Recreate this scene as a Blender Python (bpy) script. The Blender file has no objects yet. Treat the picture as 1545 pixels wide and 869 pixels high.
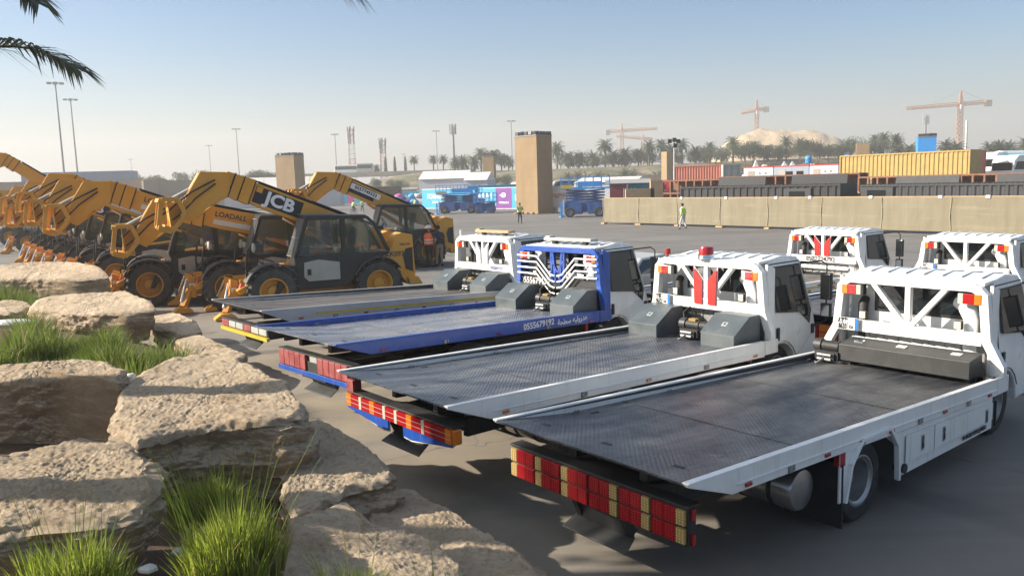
import bpy, bmesh, math, random
from mathutils import Vector, Matrix, noise, Euler
R = math.radians
random.seed(11)
S = bpy.context.scene
COL = S.collection

# ------------------------------------------------------------------ camera
FPX, PITCH, ROLL, CAMH = 1214.6, R(7.38), R(1.66), 3.398      # photo is 1545 x 869


def ray(u, v):
    X = u - 772.5
    Y = v - 434.5
    x = X * math.cos(ROLL) - Y * math.sin(ROLL)
    y = X * math.sin(ROLL) + Y * math.cos(ROLL)
    return Vector((x, FPX * math.cos(PITCH) - y * math.sin(PITCH), -FPX * math.sin(PITCH) - y * math.cos(PITCH)))


def onz(u, v, z=0.0):
    "world point of height z seen at a photo pixel"
    d = ray(u, v)
    return Vector((0, 0, CAMH)) + d * ((z - CAMH) / d.z)


def ony(u, v, Y):
    "world point at forward distance Y seen at a photo pixel"
    d = ray(u, v)
    return Vector((0, 0, CAMH)) + d * (Y / d.y)


def gx(u, Y):
    "ground point at forward distance Y in the column of photo pixel u"
    p = ony(u, 277, Y)
    return Vector((p.x, p.y, 0))


cam = bpy.data.objects.new('camera', bpy.data.cameras.new('camera'))
COL.objects.link(cam)
cam.data.sensor_width = 36
cam.data.lens = 36 * FPX / 1545
cam.data.clip_start = 0.05
cam.data.clip_end = 6000
cam.matrix_world = Matrix.Translation((0, 0, CAMH)) @ Matrix.Rotation(R(90) - PITCH, 4, 'X') @ Matrix.Rotation(-ROLL, 4, 'Z')
S.camera = cam

# ------------------------------------------------------------------ materials
MATS = {}


def mat(name, col, rough=.5, metal=0., var=.12, scale=4., bump=0., bscale=60., coat=0., dust=0., spec=.5, alpha=1., dustcol=(.42, .35, .26)):
    if name in MATS:
        return MATS[name]
    m = bpy.data.materials.new(name)
    m.use_nodes = True
    nt = m.node_tree
    N, L = nt.nodes, nt.links
    b = N['Principled BSDF']
    b.inputs['Roughness'].default_value = rough
    b.inputs['Metallic'].default_value = metal
    b.inputs['Specular IOR Level'].default_value = spec
    b.inputs['Coat Weight'].default_value = coat
    b.inputs['Alpha'].default_value = alpha
    tc = N.new('ShaderNodeTexCoord')
    if var > 0 or dust > 0:
        no = N.new('ShaderNodeTexNoise')
        no.inputs['Scale'].default_value = scale
        no.inputs['Detail'].default_value = 6
        no.inputs['Roughness'].default_value = .62
        L.new(tc.outputs['Object'], no.inputs['Vector'])
        cr = N.new('ShaderNodeValToRGB')
        cr.color_ramp.elements[0].position = .3
        cr.color_ramp.elements[1].position = .7
        cr.color_ramp.elements[0].color = (*[max(0, c * (1 - var)) for c in col], 1)
        cr.color_ramp.elements[1].color = (*[min(1, c * (1 + var)) for c in col], 1)
        L.new(no.outputs['Fac'], cr.inputs['Fac'])
        out = cr.outputs['Color']
        if dust > 0:
            n2 = N.new('ShaderNodeTexNoise')
            n2.inputs['Scale'].default_value = scale * .6 + .7
            n2.inputs['Detail'].default_value = 8
            n2.inputs['Roughness'].default_value = .7
            L.new(tc.outputs['Object'], n2.inputs['Vector'])
            mr = N.new('ShaderNodeMapRange')
            mr.inputs['From Min'].default_value = .45
            mr.inputs['From Max'].default_value = .75
            mr.inputs['To Max'].default_value = dust
            L.new(n2.outputs['Fac'], mr.inputs['Value'])
            mx = N.new('ShaderNodeMix')
            mx.data_type = 'RGBA'
            L.new(mr.outputs['Result'], mx.inputs['Factor'])
            L.new(out, mx.inputs['A'])
            mx.inputs['B'].default_value = (*dustcol, 1)
            out = mx.outputs['Result']
            ad = N.new('ShaderNodeMath')
            ad.operation = 'MULTIPLY_ADD'
            L.new(mr.outputs['Result'], ad.inputs[0])
            ad.inputs[1].default_value = .5
            ad.inputs[2].default_value = rough
            ad.use_clamp = True
            L.new(ad.outputs[0], b.inputs['Roughness'])
        L.new(out, b.inputs['Base Color'])
    else:
        b.inputs['Base Color'].default_value = (*col, 1)
    if bump > 0:
        nb = N.new('ShaderNodeTexNoise')
        nb.inputs['Scale'].default_value = bscale
        nb.inputs['Detail'].default_value = 4
        L.new(tc.outputs['Object'], nb.inputs['Vector'])
        bp = N.new('ShaderNodeBump')
        bp.inputs['Strength'].default_value = bump
        bp.inputs['Distance'].default_value = .02
        L.new(nb.outputs['Fac'], bp.inputs['Height'])
        L.new(bp.outputs['Normal'], b.inputs['Normal'])
    MATS[name] = m
    return m


def nodes(name):
    m = bpy.data.materials.new(name)
    m.use_nodes = True
    MATS[name] = m
    return m, m.node_tree.nodes, m.node_tree.links, m.node_tree.nodes['Principled BSDF']


def noise_node(N, L, vec, scale, detail=6, rough=.6, dist=0.):
    n = N.new('ShaderNodeTexNoise')
    n.inputs['Scale'].default_value = scale
    n.inputs['Detail'].default_value = detail
    n.inputs['Roughness'].default_value = rough
    n.inputs['Distortion'].default_value = dist
    L.new(vec, n.inputs['Vector'])
    return n.outputs['Fac']


def ramp(N, L, fac, stops):
    c = N.new('ShaderNodeValToRGB')
    e = c.color_ramp.elements
    while len(e) < len(stops):
        e.new(.5)
    for i, (p, col) in enumerate(stops):
        e[i].position = p
        e[i].color = (*col, 1) if len(col) == 3 else col
    L.new(fac, c.inputs['Fac'])
    return c.outputs['Color']


def mapr(N, L, v, a, b, c=0., d=1.):
    n = N.new('ShaderNodeMapRange')
    for k, x in zip(('From Min', 'From Max', 'To Min', 'To Max'), (a, b, c, d)):
        n.inputs[k].default_value = x
    L.new(v, n.inputs['Value'])
    return n.outputs['Result']


def mixc(N, L, f, a, b):
    n = N.new('ShaderNodeMix')
    n.data_type = 'RGBA'
    if hasattr(f, 'links'):
        L.new(f, n.inputs['Factor'])
    else:
        n.inputs['Factor'].default_value = f
    for k, x in (('A', a), ('B', b)):
        if hasattr(x, 'links'):
            L.new(x, n.inputs[k])
        else:
            n.inputs[k].default_value = (*x, 1)
    return n.outputs['Result']


def mapping(N, L, scale=(1, 1, 1), out='Object', rot=(0, 0, 0)):
    tc = N.new('ShaderNodeTexCoord')
    mp = N.new('ShaderNodeMapping')
    mp.inputs['Scale'].default_value = scale
    mp.inputs['Rotation'].default_value = rot
    L.new(tc.outputs[out], mp.inputs['Vector'])
    return mp.outputs['Vector']


def bumpn(N, L, h, strength, dist=.02, prev=None):
    b = N.new('ShaderNodeBump')
    b.inputs['Strength'].default_value = strength
    b.inputs['Distance'].default_value = dist
    L.new(h, b.inputs['Height'])
    if prev is not None:
        L.new(prev, b.inputs['Normal'])
    return b.outputs['Normal']


def math_n(N, L, op, a, b=None):
    n = N.new('ShaderNodeMath')
    n.operation = op
    for i, x in enumerate((a, b)):
        if x is None:
            continue
        if hasattr(x, 'links'):
            L.new(x, n.inputs[i])
        else:
            n.inputs[i].default_value = x
    return n.outputs[0]


def make_special():
    # worn tarmac of the lot
    m, N, L, b = nodes('tarmac')
    v = mapping(N, L)
    big = noise_node(N, L, v, .12, 6, .65)
    col = ramp(N, L, big, [(.3, (.125, .118, .112)), (.5, (.155, .147, .137)), (.72, (.195, .183, .167))])
    vs = mapping(N, L, (.05, .6, 1), rot=(0, 0, R(-4)))
    st = noise_node(N, L, vs, 1.2, 5, .6)
    col = mixc(N, L, mapr(N, L, st, .50, .66, 0, .6), col, (.085, .082, .078))
    sp = noise_node(N, L, v, 40, 3, .7)
    col = mixc(N, L, mapr(N, L, sp, .5, .8, 0, .35), col, (.075, .07, .066))
    dirt = noise_node(N, L, v, .5, 7, .7)
    col = mixc(N, L, mapr(N, L, dirt, .55, .75, 0, .45), col, (.23, .195, .15))
    sp3 = N.new('ShaderNodeSeparateXYZ')
    L.new(v, sp3.inputs[0])
    near = math_n(N, L, 'MULTIPLY', mapr(N, L, sp3.outputs['Y'], 27, 12, 0, 1), mapr(N, L, sp3.outputs['X'], 4, -4, .1, 1))
    near = math_n(N, L, 'MULTIPLY', near, mapr(N, L, noise_node(N, L, v, .7, 7, .7), .32, .62, .35, 1))
    col = mixc(N, L, near, col, (.33, .275, .20))          # sand blown off the bank
    for i_, (cx_, cy_, sc_) in enumerate(((-14, 30, .055), (30, 26, .045), (8, -22, .05))):        # tyre marks in wide turns
        mp_ = N.new('ShaderNodeMapping')
        mp_.inputs['Location'].default_value = (-cx_, -cy_, 0)
        L.new(v, mp_.inputs['Vector'])
        rg_ = N.new('ShaderNodeTexWave')
        rg_.wave_type = 'RINGS'
        rg_.rings_direction = 'Z'
        rg_.inputs['Scale'].default_value = sc_
        rg_.inputs['Distortion'].default_value = 1.2
        rg_.inputs['Detail'].default_value = 1
        rg_.inputs['Detail Scale'].default_value = .06
        L.new(mp_.outputs['Vector'], rg_.inputs['Vector'])
        tm = math_n(N, L, 'MULTIPLY', mapr(N, L, rg_.outputs['Fac'], .982, .997, 0, 1), mapr(N, L, noise_node(N, L, mp_.outputs['Vector'], .16, 4, .6), .42, .6, 0, .55))
        col = mixc(N, L, tm, col, (.07, .066, .062))
    crk = N.new('ShaderNodeTexVoronoi')
    crk.feature = 'DISTANCE_TO_EDGE'
    crk.inputs['Scale'].default_value = .16
    wv = N.new('ShaderNodeVectorMath')
    wv.operation = 'ADD'
    nz = N.new('ShaderNodeTexNoise')
    nz.inputs['Scale'].default_value = 1.5
    L.new(v, nz.inputs['Vector'])
    L.new(v, wv.inputs[0])
    L.new(nz.outputs['Color'], wv.inputs[1])
    L.new(wv.outputs[0], crk.inputs['Vector'])
    col = mixc(N, L, mapr(N, L, crk.outputs['Distance'], .003, .0, 0, .6), col, (.05, .047, .043))
    oil = noise_node(N, L, v, .9, 3, .4)
    col = mixc(N, L, mapr(N, L, oil, .68, .76, 0, .6), col, (.05, .048, .046))
    L.new(col, b.inputs['Base Color'])
    b.inputs['Roughness'].default_value = .85
    f = noise_node(N, L, v, 120, 3, .7)
    L.new(bumpn(N, L, f, .35, .01), b.inputs['Normal'])
    # desert sand
    m, N, L, b = nodes('sand')
    v = mapping(N, L)
    col = ramp(N, L, noise_node(N, L, v, .05, 8, .7), [(.3, (.33, .26, .18)), (.7, (.45, .36, .25))])
    L.new(col, b.inputs['Base Color'])
    b.inputs['Roughness'].default_value = .95
    # heaped excavated sand
    m, N, L, b = nodes('heap_sand')
    v = mapping(N, L)
    col = ramp(N, L, noise_node(N, L, v, .12, 9, .75), [(.3, (.42, .31, .19)), (.7, (.60, .47, .31))])
    L.new(col, b.inputs['Base Color'])
    b.inputs['Roughness'].default_value = .95
    L.new(bumpn(N, L, noise_node(N, L, v, .5, 8, .7), .9, 1.5), b.inputs['Normal'])
    # scrubby embankment
    m, N, L, b = nodes('scrub_bank')
    v = mapping(N, L, (1, 1, 3))
    col = ramp(N, L, noise_node(N, L, v, .12, 9, .72), [(.36, (.075, .085, .04)), (.5, (.13, .115, .065)), (.62, (.26, .21, .14))])
    L.new(col, b.inputs['Base Color'])
    b.inputs['Roughness'].default_value = .95
    # soil
    m, N, L, b = nodes('planting_soil')
    v = mapping(N, L)
    col = ramp(N, L, noise_node(N, L, v, 2.2, 9, .75), [(.3, (.06, .035, .02)), (.7, (.15, .095, .055))])
    L.new(col, b.inputs['Base Color'])
    b.inputs['Roughness'].default_value = 1
    L.new(bumpn(N, L, noise_node(N, L, v, 18, 8, .75), .9, .06), b.inputs['Normal'])
    # limestone blocks
    m, N, L, b = nodes('limestone')
    v = mapping(N, L)
    vl = mapping(N, L, (1, 1, 3.2))
    lay = noise_node(N, L, vl, 1.5, 8, .7, .5)
    col = ramp(N, L, lay, [(.28, (.42, .30, .185)), (.46, (.56, .445, .315)), (.60, (.63, .51, .37)), (.78, (.52, .375, .23))])
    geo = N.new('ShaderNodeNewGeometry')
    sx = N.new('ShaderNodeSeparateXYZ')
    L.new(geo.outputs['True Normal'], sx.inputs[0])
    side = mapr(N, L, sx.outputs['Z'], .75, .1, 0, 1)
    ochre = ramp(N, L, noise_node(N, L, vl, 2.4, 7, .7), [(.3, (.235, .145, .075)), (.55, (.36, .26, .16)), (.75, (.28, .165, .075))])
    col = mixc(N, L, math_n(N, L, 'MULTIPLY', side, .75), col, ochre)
    fine = noise_node(N, L, v, 14, 9, .78)
    col = mixc(N, L, mapr(N, L, fine, .52, .36, 0, .5), col, (.26, .18, .11))
    L.new(col, b.inputs['Base Color'])
    b.inputs['Roughness'].default_value = .95
    b.inputs['Specular IOR Level'].default_value = .2
    vo = N.new('ShaderNodeTexVoronoi')
    vo.inputs['Scale'].default_value = 9
    L.new(v, vo.inputs['Vector'])
    n1 = bumpn(N, L, fine, 1.0, .05)
    n2 = bumpn(N, L, vo.outputs['Distance'], .35, .04, n1)
    n3 = bumpn(N, L, noise_node(N, L, v, 55, 5, .8), .7, .012, n2)
    L.new(n3, b.inputs['Normal'])

    # checker plate decks
    def deck(name, base, worn_lit, lo, hi, rgh, metal, tread=1.0):
        m, N, L, b = nodes(name)
        v = mapping(N, L)
        vs = mapping(N, L, (.45, 2.2, 1))
        w = noise_node(N, L, vs, 1.1, 8, .68, .4)
        f = mapr(N, L, w, lo, hi, 0, 1)
        col = mixc(N, L, f, base, worn_lit)
        sc = noise_node(N, L, mapping(N, L, (.6, 6, 1), rot=(0, 0, .08)), 2.3, 9, .75)
        col = mixc(N, L, mapr(N, L, sc, .60, .72, 0, .55), col, tuple(min(1, c * 2.0 + .05) for c in worn_lit))
        oil = noise_node(N, L, v, .9, 4, .5)
        col = mixc(N, L, mapr(N, L, oil, .62, .74, 0, .7), col, (.02, .02, .022))
        L.new(col, b.inputs['Base Color'])
        b.inputs['Metallic'].default_value = metal
        rr = mapr(N, L, noise_node(N, L, v, 3, 8, .7), .3, .7, rgh - .1, rgh + .14)
        L.new(rr, b.inputs['Roughness'])
        if tread > 0:
            vr = mapping(N, L, (1, 1, 1), rot=(0, 0, R(45)))
            wv = N.new('ShaderNodeTexWave')
            wv.wave_type = 'BANDS'
            wv.bands_direction = 'X'
            wv.inputs['Scale'].default_value = 8
            L.new(vr, wv.inputs['Vector'])
            w2 = N.new('ShaderNodeTexWave')
            w2.wave_type = 'BANDS'
            w2.bands_direction = 'Y'
            w2.inputs['Scale'].default_value = 8
            L.new(vr, w2.inputs['Vector'])
            h = math_n(N, L, 'MULTIPLY', wv.outputs['Fac'], w2.outputs['Fac'])
            n1 = bumpn(N, L, h, tread, .006)
            n2 = bumpn(N, L, noise_node(N, L, v, 1.2, 3, .5), .25, .03, n1)
            L.new(n2, b.inputs['Normal'])
    deck('deck_black', (.026, .030, .039), (.150, .148, .145), .42, .66, .34, .1, .6)  # lighter blotches mix real scuffs with sun dapples put into the colour
    deck('deck_grey', (.060, .076, .104), (.24, .235, .225), .42, .68, .30, .35, 1.0)  # blue in the base stands for reflected sky
    deck('deck_steel', (.15, .18, .25), (.42, .40, .37), .38, .64, .28, .45, 1.0)
    deck('deck_brown', (.060, .056, .055), (.19, .165, .14), .40, .66, .44, .1, .5)
    # glass
    m, N, L, b = nodes('glass')
    b.inputs['Base Color'].default_value = (.10, .14, .11, 1)
    b.inputs['Roughness'].default_value = .03
    b.inputs['Alpha'].default_value = .26
    b.inputs['Specular IOR Level'].default_value = .9
    m, N, L, b = nodes('dark_glass')
    b.inputs['Base Color'].default_value = (.012, .016, .018, 1)
    b.inputs['Roughness'].default_value = .05
    b.inputs['Specular IOR Level'].default_value = .6
    # hoarding mesh cloth
    m, N, L, b = nodes('hoarding_cloth')
    v = mapping(N, L)
    c1 = ramp(N, L, noise_node(N, L, mapping(N, L, (1.2, 1.2, .12)), 1.3, 6, .6), [(.3, (.175, .15, .098)), (.7, (.225, .195, .13))])
    c1 = mixc(N, L, mapr(N, L, noise_node(N, L, mapping(N, L, (.2, .2, 2.5)), 1.5, 5, .6), .55, .7, 0, .5), c1, (.29, .255, .175))
    L.new(c1, b.inputs['Base Color'])
    b.inputs['Roughness'].default_value = .8
    b.inputs['Alpha'].default_value = 1
    L.new(bumpn(N, L, noise_node(N, L, mapping(N, L, (1, 1, .3)), 3, 5, .6), .5, .06), b.inputs['Normal'])
    # sheathing of the towers
    m, N, L, b = nodes('tower_wrap')
    c1 = ramp(N, L, noise_node(N, L, mapping(N, L, (.6, .6, .25)), 1.0, 7, .65), [(.3, (.26, .175, .09)), (.7, (.32, .22, .12))])
    wv = N.new('ShaderNodeTexWave')
    wv.wave_type = 'BANDS'
    wv.bands_direction = 'Z'
    wv.inputs['Scale'].default_value = .35
    wv.inputs['Distortion'].default_value = .6
    L.new(mapping(N, L), wv.inputs['Vector'])
    c1 = mixc(N, L, mapr(N, L, wv.outputs['Fac'], .94, 1., 0, .25), c1, (.24, .145, .07))
    L.new(c1, b.inputs['Base Color'])
    b.inputs['Roughness'].default_value = .8
    L.new(bumpn(N, L, noise_node(N, L, mapping(N, L, (1, 1, .4)), .9, 4, .6), .5, .15), b.inputs['Normal'])
    # translucent foliage
    for nm, c, t in (('palm_leaf', (.12, .135, .095), (.22, .24, .12)), ('far_palm_leaf', (.075, .095, .055), (.10, .13, .06)),
                     ('tree_leaf', (.065, .082, .045), (.09, .12, .05)), ('shaded_bed_grass', (.075, .112, .025), (.20, .28, .04)), ('grass_blade', (.13, .18, .03), (.44, .54, .07))):  # bed grass has palm shade put into its darker colour
        m, N, L, b = nodes(nm)
        oi = N.new('ShaderNodeObjectInfo')
        v = mapping(N, L)
        f = noise_node(N, L, v, 3.0 if 'grass' in nm else .9, 4, .6)
        col = mixc(N, L, mapr(N, L, f, .35, .65), tuple(x * .72 for x in c), tuple(min(1, x * 1.35) for x in c))
        if 'grass' in nm:
            col = mixc(N, L, mapr(N, L, noise_node(N, L, v, 9, 3, .6), .58, .74, 0, .75), col, (.34, .25, .10))
        L.new(col, b.inputs['Base Color'])
        b.inputs['Roughness'].default_value = .55
        b.inputs['Specular IOR Level'].default_value = .3
        tr = N.new('ShaderNodeBsdfTranslucent')
        tr.inputs['Color'].default_value = (*t, 1)
        ms = N.new('ShaderNodeMixShader')
        ms.inputs[0].default_value = .38
        L.new(b.outputs[0], ms.inputs[1])
        L.new(tr.outputs[0], ms.inputs[2])
        L.new(ms.outputs[0], N['Material Output'].inputs['Surface'])


make_special()
M = MATS


def grimy_paint(name, base, rough, grime=.4):
    "sprayed body paint with run-down streaks, dust and chips"
    m, N, L, b = nodes(name)
    v = mapping(N, L)
    col = mixc(N, L, mapr(N, L, noise_node(N, L, v, 1.7, 7, .7), .42, .72, 0, .35), base, tuple(c * .78 for c in base))
    st = noise_node(N, L, mapping(N, L, (7, 7, .55)), 1.6, 6, .65)
    col = mixc(N, L, mapr(N, L, st, .56, .76, 0, grime), col, (.26, .22, .17))
    du = noise_node(N, L, v, .8, 8, .75)
    col = mixc(N, L, mapr(N, L, du, .50, .75, 0, grime), col, (.42, .36, .28))
    ch = noise_node(N, L, v, 24, 5, .75)
    col = mixc(N, L, mapr(N, L, ch, .71, .74, 0, .8), col, (.10, .055, .03))
    L.new(col, b.inputs['Base Color'])
    L.new(mapr(N, L, du, .45, .75, rough, rough + .35), b.inputs['Roughness'])
    b.inputs['Coat Weight'].default_value = .15
    L.new(bumpn(N, L, noise_node(N, L, v, 2.2, 3, .5), .12, .02), b.inputs['Normal'])


grimy_paint('white_paint', (.76, .765, .75), .32, .40)
grimy_paint('cab_white', (.74, .755, .75), .27, .20)
grimy_paint('blue_paint', (.016, .075, .36), .30, .22)
mat('dry_grass', (.36, .27, .12), .7, 0, .25, 9)
mat('silver_paint', (.46, .47, .47), .35, .3, .08, 3, dust=.3)
mat('chassis_black', (.018, .018, .02), .6, 0, .3, 5, dust=.28, dustcol=(.12, .1, .08))
mat('rubber', (.022, .022, .023), .85, 0, .25, 7, dust=.4, dustcol=(.14, .12, .095))
mat('tyre_dusty', (.055, .054, .052), .9, 0, .25, 5, dust=.55, dustcol=(.20, .18, .15))
mat('rim_silver', (.36, .37, .38), .38, .75, .12, 6, dust=.35, dustcol=(.2, .18, .15))
mat('winch_ochre', (.30, .20, .05), .6, 0, .2, 10, dust=.3)
mat('cream_dot', (.66, .50, .22), .3, 0, .1, 60)
mat('steel', (.42, .42, .42), .30, .9, .12, 8, dust=.15)
mat('galv', (.30, .30, .30), .5, .6, .2, 8, dust=.3)
mat('box_grey', (.070, .088, .098), .42, 0, .12, 3, dust=.35, dustcol=(.25, .24, .22))
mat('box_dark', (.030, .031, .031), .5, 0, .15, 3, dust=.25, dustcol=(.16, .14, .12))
mat('red_lens', (.34, .010, .012), .18, 0, .06, 20, coat=.5)
mat('red_led', (.40, .010, .016), .3, 0, .5, 120, coat=.3)
mat('cream_led', (.40, .28, .10), .3, 0, .35, 120, coat=.3)
mat('amber_lens', (.62, .17, .015), .2, 0, .06, 20, coat=.5)
mat('clear_lens', (.55, .52, .42), .15, 0, .08, 20, coat=.6)
mat('faded_red', (.27, .050, .050), .5, 0, .35, 6, dust=.35, dustcol=(.34, .2, .17))
mat('yellow_stripe', (.50, .36, .03), .5, 0, .12, 5)
mat('red_plate', (.62, .022, .018), .35, 0, .06, 5)
mat('green_lens', (.01, .10, .10), .25, 0, .1, 10)
mat('plate_white', (.72, .72, .70), .4, 0, .06, 20)
mat('plate_blue', (.02, .16, .55), .4, 0, .06, 20)
mat('ink', (.02, .02, .025), .6, 0, 0)
mat('ink_blue', (.02, .05, .25), .6, 0, 0)
mat('ink_white', (.8, .8, .8), .5, 0, 0)
mat('worn_ink', (.06, .06, .06), .6, 0, .3, 20)
mat('machine_yellow', (.66, .305, .018), .42, 0, .10, 1.6, coat=.15, dust=.38, dustcol=(.38, .27, .14))
mat('machine_yellow_dark', (.60, .30, .03), .5, 0, .14, 2, dust=.5, dustcol=(.36, .26, .15))
mat('stabiliser_orange', (.62, .27, .022), .45, 0, .12, 3, dust=.3)
mat('cab_black', (.016, .017, .018), .45, 0, .2, 3, dust=.25, dustcol=(.10, .09, .075))
mat('machine_grey', (.055, .057, .06), .5, 0, .2, 3, dust=.4, dustcol=(.2, .18, .15))
mat('chrome', (.7, .7, .7), .15, 1, 0)
mat('pale_panel', (.35, .36, .33), .5, 0, .12, 3, dust=.3)
mat('seat_black', (.03, .03, .03), .8, 0, .2, 6)
mat('warn_red', (.55, .10, .08), .5, 0, .2, 8)
mat('rust', (.20, .085, .045), .8, 0, .35, 3, dust=.3)
mat('seam_cloth', (.265, .235, .16), .8, 0, .1, 4)
mat('container_red', (.60, .21, .145), .6, 0, .12, 1.5, dust=.35, dustcol=(.5, .3, .22))
mat('container_yellow', (.38, .25, .06), .6, 0, .12, 1.5, dust=.3)
mat('container_grey', (.33, .345, .335), .6, 0, .12, 1.5, dust=.3)
mat('container_dark', (.020, .022, .025), .65, 0, .15, 1.5, dust=.2, dustcol=(.1, .09, .08))
mat('container_top', (.24, .12, .08), .7, 0, .2, 1.5)
mat('cabin_white', (.72, .71, .68), .5, 0, .05, 1)
mat('cabin_grey', (.30, .34, .40), .5, 0, .06, 1)
mat('trim_red', (.55, .04, .04), .5, 0, .05, 1)
mat('door_tan', (.45, .36, .29), .6, 0, .1, 2)
mat('tank_blue', (.03, .26, .66), .5, 0, .08, 1)
mat('lift_blue', (.02, .26, .66), .4, 0, .1, 1.5, dust=.15)
mat('lift_navy', (.010, .075, .26), .5, 0, .15, 1.5, dust=.15)
mat('banner_blue', (.025, .31, .52), .55, 0, .07, .6)
mat('banner_purple', (.16, .03, .24), .55, 0, .07, .6)
mat('banner_pink', (.55, .08, .30), .55, 0, .1, .6)
mat('banner_teal', (.03, .42, .55), .55, 0, .1, .6)
mat('sign_red', (.70, .08, .03), .5, 0, 0)
mat('tent_white', (.62, .605, .57), .7, 0, .05, .6)
mat('tent_side', (.40, .42, .46), .7, 0, .06, .6)
mat('wall_tan', (.43, .34, .255), .85, 0, .08, .15)
mat('roof_blue', (.17, .22, .30), .7, 0, .05, .2)
mat('concrete', (.36, .33, .28), .85, 0, .12, .3)
mat('mast_grey', (.22, .23, .24), .55, .2, .1, 1)
mat('mast_red', (.50, .11, .08), .6, 0, .1, 1)
mat('mast_white', (.6, .58, .56), .6, 0, .1, 1)
mat('crane_ochre', (.48, .25, .12), .6, 0, .1, 1)
mat('bark', (.14, .105, .07), .95, 0, .35, 4, bump=.5, bscale=12)
mat('timber', (.42, .29, .16), .8, 0, .15, 2)
mat('maroon', (.16, .025, .03), .6, 0, .1, 1)
mat('pink_red', (.50, .05, .12), .4, 0, .08, 1)
mat('hivis_orange', (.86, .15, .03), .75, 0, .1, 6)
mat('hivis_lime', (.42, .72, .03), .75, 0, .1, 6)
mat('reflective', (.62, .64, .62), .5, 0, .05, 6)
mat('skin', (.30, .16, .10), .6, 0, .08, 8)
mat('cloth_black', (.02, .021, .026), .85, 0, .2, 8)
mat('cloth_navy', (.025, .03, .05), .85, 0, .2, 8)
mat('cloth_khaki', (.26, .22, .16), .85, 0, .12, 8)
mat('cloth_pale', (.48, .50, .54), .85, 0, .1, 8)
mat('cloth_white', (.65, .64, .6), .85, 0, .1, 8)
mat('hair', (.015, .012, .010), .7, 0, .2, 20)
mat('helmet', (.70, .69, .65), .4, 0, .05, 8)
mat('litter_blue', (.03, .22, .45), .4, 0, .1, 8)
mat('litter_white', (.62, .63, .62), .5, 0, .1, 8)


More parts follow.
